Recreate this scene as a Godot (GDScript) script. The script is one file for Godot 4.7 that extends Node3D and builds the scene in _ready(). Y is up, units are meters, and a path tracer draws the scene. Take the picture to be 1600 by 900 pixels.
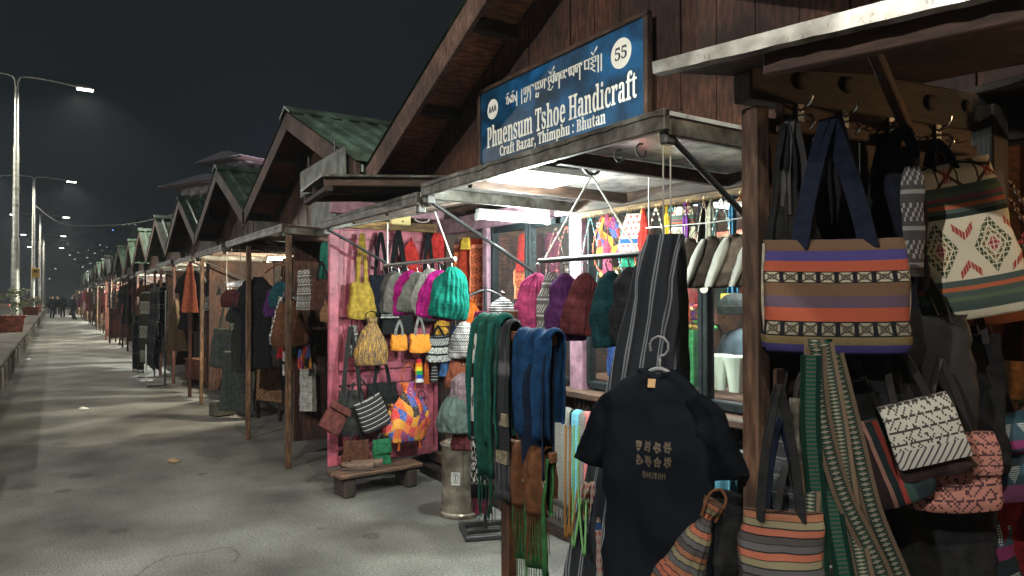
extends Node3D
# A night market: a row of timber craft stalls along a concrete walkway, lit by tube lamps and street lamps.
# Ground plan: x runs from the walkway towards the stalls, v(x, y, z) takes z as metres along the row (world -z).

const WALL := 2.95          # the stalls' front wall
const PITCH := 4.68         # spacing of the gables
const FIRST := 3.55         # middle of the sign-board stall
const SECOND := 9.09        # middle of the next one
var R := RandomNumberGenerator.new()
var used := {}
var store := {}
var nz := FastNoiseLite.new()


func _ready() -> void:
	R.seed = 7
	nz.seed = 3
	nz.frequency = 1.0
	var cam := Camera3D.new()
	cam.name = "camera"
	cam.fov = 44.49
	cam.near = 0.05
	cam.far = 3000.0
	cam.position = Vector3(0, 1.55, 0)
	cam.rotation_degrees = Vector3(0.78, -33.02, 0)
	add_child(cam)
	cam.current = true
	var env := Environment.new()
	env.background_mode = Environment.BG_SKY
	var sm := ProceduralSkyMaterial.new()
	sm.sky_top_color = lin(0.0052, 0.0067, 0.0080)
	sm.sky_horizon_color = lin(0.0042, 0.0058, 0.0069)
	sm.ground_horizon_color = lin(0.0042, 0.0058, 0.0069)
	sm.ground_bottom_color = lin(0.005, 0.006, 0.007)
	sm.sky_curve = 0.3
	env.sky = Sky.new()
	env.sky.sky_material = sm
	env.tonemap_mode = Environment.TONE_MAPPER_LINEAR
	env.tonemap_exposure = 1.85
	env.fog_enabled = true
	env.fog_density = 0.0006
	env.fog_light_color = Color(0.9, 0.95, 1.0)
	env.sdfgi_enabled = true
	env.ssao_enabled = true
	env.ssil_enabled = true
	var we := WorldEnvironment.new()
	we.name = "world"
	we.environment = env
	add_child(we)

	setting()
	street()
	sign_stall()
	row_of_stalls()
	near_stall()
	shop_inside()
	pink_panel_goods()
	hanging_rails()
	front_displays()
	brown_panel_goods()
	next_stall_goods()
	far_goods()
	people()


# ---------------------------------------------------------------- small helpers

func v(x: float, y: float, z: float) -> Vector3:
	return Vector3(x, y, -z)


func lin(r: float, g: float, b: float) -> Color:
	return Color(r, g, b).linear_to_srgb()


func rf(a: float, b: float) -> float:
	return R.randf_range(a, b)


func numbered(s: String) -> String:
	if not used.has(s):
		used[s] = 0
		return s
	used[s] += 1
	return "%s_%03d" % [s, used[s]]


func thing(called: String, label: String, category: String, at := Vector3.ZERO, turn := 0.0, group := "") -> Node3D:
	var o := Node3D.new()
	o.name = numbered(called)
	add_child(o)
	o.position = at
	o.rotation.y = deg_to_rad(turn)
	tag(o, label, category, group)
	return o


func tag(o: Node, label: String, category: String, group := "") -> void:
	o.set_meta("label", label)
	o.set_meta("category", category)
	if group:
		o.set_meta("group", group)


func part(called: String, mb: MB, m: Material, to: Node) -> MeshInstance3D:
	var o := MeshInstance3D.new()
	o.name = called
	o.mesh = mb.done()
	o.material_override = m
	to.add_child(o, true)
	return o


func part_of(called: String, mesh: Mesh, m: Material, to: Node, at := Vector3.ZERO) -> MeshInstance3D:
	var o := MeshInstance3D.new()
	o.name = called
	o.mesh = mesh
	o.material_override = m
	o.position = at
	to.add_child(o, true)
	return o


func struct(called: String, mb: MB, m: Material) -> MeshInstance3D:
	var o := MeshInstance3D.new()
	o.name = numbered(called)
	o.mesh = mb.done()
	o.material_override = m
	o.set_meta("kind", "structure")
	add_child(o)
	return o


func copy_of(o: Node3D, at: Vector3, turn: float, label: String) -> Node3D:
	var c: Node3D = o.duplicate()
	var base := String(o.name)
	if base.length() > 4 and base[-4] == "_":
		base = base.left(-4)
	c.name = numbered(base)
	add_child(c)
	c.position = at
	c.rotation.y = deg_to_rad(turn)
	c.set_meta("label", label)
	return c


class MB:
	var st := SurfaceTool.new()
	var T := Transform3D()
	var shift := Vector2()

	func _init() -> void:
		st.begin(Mesh.PRIMITIVE_TRIANGLES)
		st.set_smooth_group(-1)
		st.set_color(Color.WHITE)

	func flat() -> void:
		st.set_smooth_group(-1)

	func smooth(n := 1) -> void:
		st.set_smooth_group(n)

	func done() -> ArrayMesh:
		st.generate_normals()
		return st.commit()

	func vert(p: Vector3, t: Vector2) -> void:
		st.set_uv(t + shift)
		st.add_vertex(T * p)

	# corners run counter-clockwise as seen from outside
	func tri(a: Vector3, b: Vector3, c: Vector3, ta := Vector2(), tb := Vector2(), tc := Vector2()) -> void:
		vert(a, ta)
		vert(c, tc)
		vert(b, tb)

	func quad(a: Vector3, b: Vector3, c: Vector3, d: Vector3, ta := Vector2(0, 1), tb := Vector2(1, 1), tc := Vector2(1, 0), td := Vector2(0, 0)) -> void:
		tri(a, b, c, ta, tb, tc)
		tri(a, c, d, ta, tc, td)

	func out_tri(a: Vector3, b: Vector3, c: Vector3, o: Vector3, f: Callable) -> void:
		if (b - a).cross(c - a).dot(o) > 0.0:
			tri(a, b, c, f.call(a), f.call(b), f.call(c))
		else:
			tri(a, c, b, f.call(a), f.call(c), f.call(b))

	# a box with chamfered edges; the texture's grain runs along its longest side
	func box(c: Vector3, s: Vector3, bevel := 0.004, B := Basis()) -> void:
		var h := s * 0.5
		var b: float = minf(bevel, minf(h.x, minf(h.y, h.z)) * 0.6)
		var order := [0, 1, 2]
		order.sort_custom(func(i, j): return s[i] > s[j])
		var off := Vector2(fposmod(c.x * 3.7 + c.z * 1.3, 1.0), fposmod(c.y * 2.9 + c.x * 5.1 + c.z * 0.7, 1.0))
		var keep := T
		T = T * Transform3D(B, c)
		for ax in 3:
			var o2 := order.filter(func(i): return i != ax)
			var iu: int = o2[0]
			var iv: int = o2[1]
			var uv := func(p: Vector3) -> Vector2: return Vector2(p[iu], p[iv]) + off
			for sg in [-1.0, 1.0]:
				var n := Vector3()
				n[ax] = sg
				var q := []
				for k in [[-1, -1], [1, -1], [1, 1], [-1, 1]]:
					var p := Vector3()
					p[ax] = sg * h[ax]
					p[iu] = k[0] * (h[iu] - b)
					p[iv] = k[1] * (h[iv] - b)
					q.append(p)
				out_tri(q[0], q[1], q[2], n, uv)
				out_tri(q[0], q[2], q[3], n, uv)
			if b > 0.0:
				for s1 in [-1.0, 1.0]:
					for s2 in [-1.0, 1.0]:
						var n2 := Vector3()
						n2[iu] = s1
						n2[iv] = s2
						var q2 := []
						for k2 in [[0, -1], [0, 1], [1, 1], [1, -1]]:
							var p2 := Vector3()
							p2[ax] = k2[1] * (h[ax] - b)
							p2[iu] = s1 * (h[iu] - (b if k2[0] == 1 else 0.0))
							p2[iv] = s2 * (h[iv] - (0.0 if k2[0] == 1 else b))
							q2.append(p2)
						out_tri(q2[0], q2[1], q2[2], n2, uv)
						out_tri(q2[0], q2[2], q2[3], n2, uv)
		if b > 0.0:
			for sx in [-1.0, 1.0]:
				for sy in [-1.0, 1.0]:
					for sz in [-1.0, 1.0]:
						var n3 := Vector3(sx, sy, sz)
						out_tri(Vector3(sx * h.x, sy * (h.y - b), sz * (h.z - b)), Vector3(sx * (h.x - b), sy * h.y, sz * (h.z - b)), Vector3(sx * (h.x - b), sy * (h.y - b), sz * h.z), n3, func(_p): return off)
		T = keep

	# a beam of rectangular section from a to b; w is its size along «side», t across that
	func beam(a: Vector3, b: Vector3, w: float, t: float, side := Vector3.UP, bevel := 0.004) -> void:
		var d := b - a
		var x := d.normalized()
		var z := x.cross(side).normalized()
		var y := z.cross(x)
		box((a + b) * 0.5, Vector3(d.length(), w, t), bevel, Basis(x, y, z))

	# any six-sided solid: four corners below and the same four above
	func hexa(p: Array) -> void:
		var c := Vector3()
		for q in p:
			c += q / 8.0
		for f in [[0, 1, 2, 3], [4, 5, 6, 7], [0, 1, 5, 4], [1, 2, 6, 5], [2, 3, 7, 6], [3, 0, 4, 7]]:
			var m: Vector3 = (p[f[0]] + p[f[2]]) * 0.5 - c
			var n: Vector3 = (p[f[1]] - p[f[0]]).cross(p[f[3]] - p[f[0]])
			var uv := func(q: Vector3) -> Vector2: return Vector2(q.y, q.x + q.z) if absf(n.y) < 0.7 * n.length() else Vector2(q.x, q.z)
			out_tri(p[f[0]], p[f[1]], p[f[2]], m, uv)
			out_tri(p[f[0]], p[f[2]], p[f[3]], m, uv)

	func tube(pts: Array, r: float, sides := 8, r_end := -1.0, group := 2) -> void:
		smooth(group)
		var up := Vector3.UP
		var rows := []
		var run := 0.0
		for i in pts.size():
			var d: Vector3 = (pts[mini(i + 1, pts.size() - 1)] - pts[maxi(i - 1, 0)]).normalized()
			if absf(d.dot(up)) > 0.95:
				up = Vector3.RIGHT if absf(d.x) < 0.8 else Vector3.BACK
			var x := up.cross(d).normalized()
			up = d.cross(x)
			var rr: float = r if r_end < 0.0 else lerpf(r, r_end, float(i) / (pts.size() - 1))
			if i:
				run += pts[i].distance_to(pts[i - 1])
			var row := []
			for k in sides + 1:
				var a := TAU * k / sides
				row.append([pts[i] + (x * cos(a) + up * sin(a)) * rr, Vector2(run, float(k) / sides * TAU * rr)])
			rows.append(row)
		for i in rows.size() - 1:
			for k in sides:
				var a = rows[i][k]
				var b = rows[i][k + 1]
				var c = rows[i + 1][k + 1]
				var d = rows[i + 1][k]
				quad(a[0], b[0], c[0], d[0], a[1], b[1], c[1], d[1])
		flat()
		for k in range(1, sides - 1):
			tri(rows[0][0][0], rows[0][k + 1][0], rows[0][k][0])
			tri(rows[-1][0][0], rows[-1][k][0], rows[-1][k + 1][0])

	# a flat band along a path; side is its width direction
	func band(pts: Array, w: float, t: float, side: Vector3, len0 := 0.0) -> void:
		smooth(3)
		var rows := []
		var run := len0
		for i in pts.size():
			var d: Vector3 = (pts[mini(i + 1, pts.size() - 1)] - pts[maxi(i - 1, 0)]).normalized()
			var s: Vector3 = (side - d * side.dot(d)).normalized()
			var n := s.cross(d)
			if i:
				run += pts[i].distance_to(pts[i - 1])
			rows.append([pts[i] - s * w * 0.5 + n * t * 0.5, pts[i] + s * w * 0.5 + n * t * 0.5, pts[i] + s * w * 0.5 - n * t * 0.5, pts[i] - s * w * 0.5 - n * t * 0.5, run])
		for face in 4:
			smooth(3 + face)
			for i in rows.size() - 1:
				var a = rows[i]
				var b = rows[i + 1]
				var j := (face + 1) % 4
				var u0: float = 0.0 if face == 0 else (1.0 if face == 2 else 0.5)
				var u1: float = 1.0 - u0 if face % 2 == 0 else 0.52
				quad(a[j], b[j], b[face], a[face], Vector2(u1, a[4] / w * 0.25), Vector2(u1, b[4] / w * 0.25), Vector2(u0, b[4] / w * 0.25), Vector2(u0, a[4] / w * 0.25))
		flat()
		var f = rows[0]
		var l = rows[-1]
		quad(f[3], f[2], f[1], f[0])
		quad(l[0], l[1], l[2], l[3])

	# a solid along y through rings [y, half width, half depth, x, z]; o: segs, e (2 round, 5 boxy), sub, ribs, rib, pleats, pleat, rough, freq, noise, uv
	func loft(rings: Array, o := {}) -> void:
		var segs: int = o.get("segs", 24)
		var e: float = o.get("e", 2.4)
		var sub: int = o.get("sub", 4)
		var ribs: int = o.get("ribs", 0)
		var rib: float = o.get("rib", 0.0)
		var pleats: float = o.get("pleats", 0.0)
		var pleat: float = o.get("pleat", 0.0)
		var rough: float = o.get("rough", 0.0)
		var freq: float = o.get("freq", 7.0)
		var how: String = o.get("uv", "front")
		var sag: float = o.get("sag", 0.0)
		var belly: float = o.get("belly", 0.0)
		var ph: float = o.get("phase", 0.0)
		var noise: FastNoiseLite = o.get("noise", null)
		if rings[0][0] > rings[-1][0]:
			rings = rings.duplicate()
			rings.reverse()
		var dense := []
		var n := rings.size()
		for i in n - 1:
			for k in sub:
				var t := float(k) / sub
				var q := []
				for c in 5:
					var p1: float = rings[i][c] if c < rings[i].size() else 0.0
					var p2: float = rings[i + 1][c] if c < rings[i + 1].size() else 0.0
					var p0: float = (rings[i - 1][c] if c < rings[i - 1].size() else 0.0) if i else p1 * 2 - p2
					var p3: float = (rings[i + 2][c] if c < rings[i + 2].size() else 0.0) if i + 2 < n else p2 * 2 - p1
					var val: float = cubic_interpolate(p1, p2, p0, p3, t)
					val = clampf(val, minf(p1, p2), maxf(p1, p2)) if c == 0 else val
					q.append(maxf(val, 0.0005) if c == 1 or c == 2 else val)
				dense.append(q)
		var last := [rings[-1][0], rings[-1][1], rings[-1][2], rings[-1][3] if rings[-1].size() > 3 else 0.0, rings[-1][4] if rings[-1].size() > 4 else 0.0]
		dense.append(last)
		var big := 0.0
		for q in dense:
			big = maxf(big, q[1])
		var y0: float = dense[0][0]
		var y1: float = dense[-1][0]
		var rows := []
		for q in dense:
			var row := []
			var down: float = (y1 - q[0]) / maxf(y1 - y0, 0.001)
			for k in segs + 1:
				var a := TAU * (k % segs) / segs
				var cx := cos(a)
				var cz := sin(a)
				var m := 1.0 + rib * absf(cos(a * ribs * 0.5)) if ribs else 1.0
				var x: float = q[1] * signf(cx) * pow(absf(cx), 2.0 / e) * m
				var z: float = q[2] * signf(cz) * pow(absf(cz), 2.0 / e) * m
				if pleats > 0.0:
					z += pleat * (0.35 + 0.65 * down) * sin(x / maxf(q[1], 0.001) * PI * pleats + ph + down * 1.3)
				var p := Vector3(x + q[3], q[0], z + q[4])
				p.y -= (sag * (1.0 - down) + belly * down) * (1.0 - pow(absf(x) / maxf(q[1], 0.001), 2.0))
				if rough > 0.0 and noise:
					var d := Vector3(x, 0, z).normalized()
					p += d * rough * noise.get_noise_3d(p.x * freq + ph * 5.0, p.y * freq, p.z * freq + ph)
					p.z += rough * 0.7 * noise.get_noise_3d(p.x * freq * 0.6 + 9.0 + ph, p.y * freq * 0.6, 4.0)
				var t2 := Vector2(x / (2.0 * big) + 0.5, down)
				if how == "around":
					t2 = Vector2(float(k) / segs, down)
				elif how == "metric":
					t2 = Vector2(x, -q[0])
				row.append([p, t2])
			rows.append(row)
		smooth(9 + (o.get("group", 0) as int))
		for i in rows.size() - 1:
			for k in segs:
				var a = rows[i][k]
				var b = rows[i][k + 1]
				var c = rows[i + 1][k + 1]
				var d = rows[i + 1][k]
				quad(a[0], d[0], c[0], b[0], a[1], d[1], c[1], b[1])
		flat()
		for end in [0, -1]:
			var r = rows[end]
			var mid := Vector3()
			for k in segs:
				mid += r[k][0] / segs
			for k in segs:
				if end == 0:
					tri(mid, r[k][0], r[k + 1][0], r[k][1], r[k][1], r[k + 1][1])
				else:
					tri(mid, r[k + 1][0], r[k][0], r[k][1], r[k + 1][1], r[k][1])

	# an outline in x and y, given thickness along z
	func prism(poly: PackedVector2Array, z0: float, z1: float) -> void:
		if Geometry2D.is_polygon_clockwise(poly):
			poly = poly.duplicate()
			poly.reverse()
		var n := poly.size()
		var lo := poly[0]
		var hi := poly[0]
		for p in poly:
			lo = lo.min(p)
			hi = hi.max(p)
		var size := (hi - lo).max(Vector2(0.001, 0.001))
		var uv := func(p: Vector2) -> Vector2: return Vector2((p.x - lo.x) / size.x, (hi.y - p.y) / size.y)
		flat()
		var ids := Geometry2D.triangulate_polygon(poly)
		for i in range(0, ids.size(), 3):
			var a := poly[ids[i]]
			var b := poly[ids[i + 1]]
			var c := poly[ids[i + 2]]
			if (b - a).cross(c - a) < 0:
				var s := b
				b = c
				c = s
			tri(Vector3(a.x, a.y, z1), Vector3(b.x, b.y, z1), Vector3(c.x, c.y, z1), uv.call(a), uv.call(b), uv.call(c))
			tri(Vector3(a.x, a.y, z0), Vector3(c.x, c.y, z0), Vector3(b.x, b.y, z0), uv.call(a), uv.call(c), uv.call(b))
		for i in n:
			var a := poly[i]
			var b := poly[(i + 1) % n]
			quad(Vector3(a.x, a.y, z0), Vector3(b.x, b.y, z0), Vector3(b.x, b.y, z1), Vector3(a.x, a.y, z1), uv.call(a), uv.call(b), uv.call(b), uv.call(a))


func curve(pts: Array, n := 6) -> Array:
	var c := Curve3D.new()
	for i in pts.size():
		var a: Vector3 = pts[maxi(i - 1, 0)]
		var b: Vector3 = pts[mini(i + 1, pts.size() - 1)]
		c.add_point(pts[i], (a - b) / 6.0, (b - a) / 6.0)
	var out := []
	for i in pts.size() - 1:
		for k in n:
			out.append(c.sample(i, float(k) / n))
	out.append(pts[-1])
	return out


func ngon(n: int, r: float, at := Vector2.ZERO, squash := 1.0) -> PackedVector2Array:
	var p := PackedVector2Array()
	for k in n:
		p.append(at + Vector2(cos(TAU * k / n) * r, sin(TAU * k / n) * r * squash))
	return p


# ---------------------------------------------------------------- materials

func grey_noise(sd: int, freq: float, oct: int, w: int, h: int, sw := 0, sh := 0) -> Image:
	var f := FastNoiseLite.new()
	f.seed = sd
	f.frequency = freq
	f.fractal_octaves = oct
	f.noise_type = FastNoiseLite.TYPE_SIMPLEX_SMOOTH
	var im := f.get_seamless_image(w, h)
	im.convert(Image.FORMAT_RGB8)
	if sw:
		im.resize(sw, sh, Image.INTERPOLATE_CUBIC)
	return im


func levels(im: Image, lo: float, hi: float, power := 1.0, warm := 0.0) -> Image:
	for y in im.get_height():
		for x in im.get_width():
			var g := lerpf(lo, hi, pow(im.get_pixel(x, y).r, power))
			im.set_pixel(x, y, Color(g, g * (1.0 - warm * (1.0 - g)), g * (1.0 - 2.0 * warm * (1.0 - g))))
	return im


func tex(key: String) -> Texture2D:
	if store.has("t:" + key):
		return store["t:" + key]
	var im: Image
	match key:
		"wood":
			im = levels(grey_noise(11, 0.035, 5, 128, 256, 768, 256), 0.45, 1.0, 1.0, 0.25)
		"wood_bump":
			im = levels(grey_noise(12, 0.06, 4, 96, 256, 768, 256), 0.0, 1.0)
		"stain":
			im = levels(grey_noise(13, 0.012, 5, 256, 256), 0.35, 1.0, 0.8, 0.12)
		"speck":
			im = levels(grey_noise(14, 0.22, 3, 256, 256), 0.42, 0.88, 0.8)
			for k in 1400:
				var g := rf(0.3, 1.0) if k % 3 else 1.0
				var px := R.randi() % 256
				var py := R.randi() % 256
				im.set_pixel(px, py, Color(g, g, g))
				if k % 4 == 0:
					im.set_pixel((px + 1) % 256, py, Color(g, g, g))
		"grain":
			im = levels(grey_noise(15, 0.12, 4, 256, 256), 0.0, 1.0)
		"ground":
			im = levels(grey_noise(16, 0.010, 7, 512, 512), 0.40, 1.0, 0.75, 0.05)
			for k in 9:   # hairline cracks and a few old spills
				var c := Vector2(R.randf() * 512, R.randf() * 512)
				var a := rf(0, TAU)
				for j in 60 + R.randi() % 160:
					a += rf(-0.45, 0.45)
					c += Vector2(cos(a), sin(a))
					var at := Vector2i(posmod(int(c.x), 512), posmod(int(c.y), 512))
					im.set_pixelv(at, im.get_pixelv(at) * 0.72)
			for k in 26:
				var c := Vector2(R.randf() * 512, R.randf() * 512)
				var r := rf(2, 9)
				for y in range(-10, 11):
					for x in range(-10, 11):
						if Vector2(x, y).length() < r * (1.0 + 0.4 * nz.get_noise_2d(x * 0.3 + k * 7.0, y * 0.3)):
							var at := Vector2i(posmod(int(c.x) + x, 512), posmod(int(c.y) + y, 512))
							im.set_pixelv(at, im.get_pixelv(at) * 0.8)
		"weave":
			im = Image.create(96, 96, false, Image.FORMAT_RGB8)
			for y in 96:
				for x in 96:
					var a := sin(TAU * x / 6.0) * 0.5 + 0.5
					var b := sin(TAU * y / 6.0) * 0.5 + 0.5
					var g := (a if (x / 6 + y / 6) % 2 else b) * 0.8 + R.randf() * 0.2
					im.set_pixel(x, y, Color(g, g, g))
		"thread":
			im = Image.create(512, 512, false, Image.FORMAT_RGB8)
			for y in 512:
				for x in 512:
					var g := (0.5 + 0.5 * sin(TAU * x / 8.0)) * (0.6 + 0.4 * sin(TAU * y / 5.0)) * rf(0.7, 1.0)
					im.set_pixel(x, y, Color(g, g, g))
		"cloth":
			im = levels(grey_noise(17, 0.03, 4, 128, 128), 0.62, 1.0)
			for y in 128:
				for x in 128:
					var k := 0.86 + 0.14 * ((x + y) % 2) + rf(-0.06, 0.04)
					im.set_pixel(x, y, im.get_pixel(x, y) * k)
		"scuff":
			im = levels(grey_noise(18, 0.02, 5, 256, 256), 0.18, 0.85, 1.2)
		"wear":
			im = levels(grey_noise(19, 0.02, 5, 256, 256), 0.55, 1.0, 0.6)
			for k in 220:
				var cx := R.randi() % 256
				var cy := R.randi() % 256
				var d := rf(0.35, 0.7)
				for j in 2 + R.randi() % 12:
					im.set_pixel((cx + R.randi() % 3) % 256, (cy + j) % 256, Color(d, d * 0.9, d * 0.85))
		_:
			im = woven(key)
	var t := ImageTexture.create_from_image(im)
	store["t:" + key] = t
	return t


func look(key: String, col: Color, rough := 0.8, o := {}) -> StandardMaterial3D:
	if store.has("m:" + key):
		return store["m:" + key]
	var m := StandardMaterial3D.new()
	m.resource_name = key
	m.albedo_color = lin(col.r, col.g, col.b)
	m.roughness = rough
	if o.has("tex"):
		m.albedo_texture = tex(o.tex)
	if o.has("scale"):
		m.uv1_scale = o.scale
	if o.has("tri"):
		m.uv1_triplanar = true
		m.uv1_scale = Vector3.ONE * (o.tri as float)
		m.uv1_world_triplanar = o.get("world", false)
	if o.has("bump"):
		m.heightmap_enabled = true
		m.heightmap_texture = tex(o.bump)
		m.heightmap_scale = o.get("deep", 0.1)
	if o.has("rough_tex"):
		m.roughness_texture = tex(o.rough_tex)
	m.metallic = o.get("metal", 0.0)
	m.metallic_specular = o.get("spec", 0.5)
	if o.has("rim"):
		m.rim_enabled = true
		m.rim = o.rim
		m.rim_tint = 1.0
	if o.has("detail"):
		m.detail_enabled = true
		m.detail_blend_mode = BaseMaterial3D.BLEND_MODE_MUL
		m.detail_albedo = tex(o.detail)
		m.detail_uv_layer = BaseMaterial3D.DETAIL_UV_2
		m.uv2_triplanar = true
		m.uv2_world_triplanar = true
		m.uv2_scale = Vector3.ONE * (o.get("detail_scale", 0.5) as float)
	if o.has("back"):
		m.backlight_enabled = true
		m.backlight = lin(o.back.r, o.back.g, o.back.b)
	store["m:" + key] = m
	return m


func wood(key: String, r: float, g: float, b: float, rough := 0.75) -> StandardMaterial3D:
	return look("wood " + key, Color(r, g, b), rough, {"tex": "wood", "bump": "wood_bump", "deep": 0.12, "scale": Vector3(1.3, 3.2, 1), "detail": "stain", "detail_scale": 0.45})


func cloth(key: String, r: float, g: float, b: float, tri := 5.0) -> StandardMaterial3D:
	return look("cloth " + key, Color(r, g, b), 0.92, {"tex": "cloth", "bump": "weave", "deep": 0.06, "tri": tri, "spec": 0.2 if r + g + b > 0.06 else 0.08, "rim": 0.25 if r + g + b > 0.2 else 0.0})


func knit(key: String, r: float, g: float, b: float) -> StandardMaterial3D:
	return look("knit " + key, Color(r, g, b), 0.95, {"tex": "cloth", "bump": "weave", "deep": 0.16, "tri": 3.0, "spec": 0.2, "rim": 0.3 if r + g + b > 0.2 else 0.0})


func print_cloth(key: String, times := Vector3(1, 1, 1), gain := 1.0) -> StandardMaterial3D:
	return look("woven %s %.2f" % [key, times.x + times.y * 7.0 + gain], Color(gain, gain, gain), 0.9, {"tex": key, "scale": times, "spec": 0.05 if key == "tee print" else 0.2, "bump": "thread", "deep": 0.07})


func steel(key: String, r: float, g: float, b: float, rough := 0.4) -> StandardMaterial3D:
	return look("steel " + key, Color(r, g, b), rough, {"metal": 0.9, "tex": "wear", "tri": 1.5})


func glow(key: String, col: Color, energy: float) -> StandardMaterial3D:
	var m := look("lamp " + key, Color(0.8, 0.8, 0.8), 0.4)
	m.emission_enabled = true
	m.emission = lin(col.r, col.g, col.b)
	m.emission_energy_multiplier = energy
	return m


func pane() -> StandardMaterial3D:
	var m := look("pane", Color(0.9, 0.95, 0.95), 0.03)
	m.transparency = BaseMaterial3D.TRANSPARENCY_ALPHA
	m.albedo_color.a = 0.004
	return m


# ---------------------------------------------------------------- woven and printed patterns (flat print, linear colours)

func bands(t: float, list: Array) -> Array:
	for k in list.size():
		if t < list[k][0] or k == list.size() - 1:
			return list[k]
	return list[0]


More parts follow.
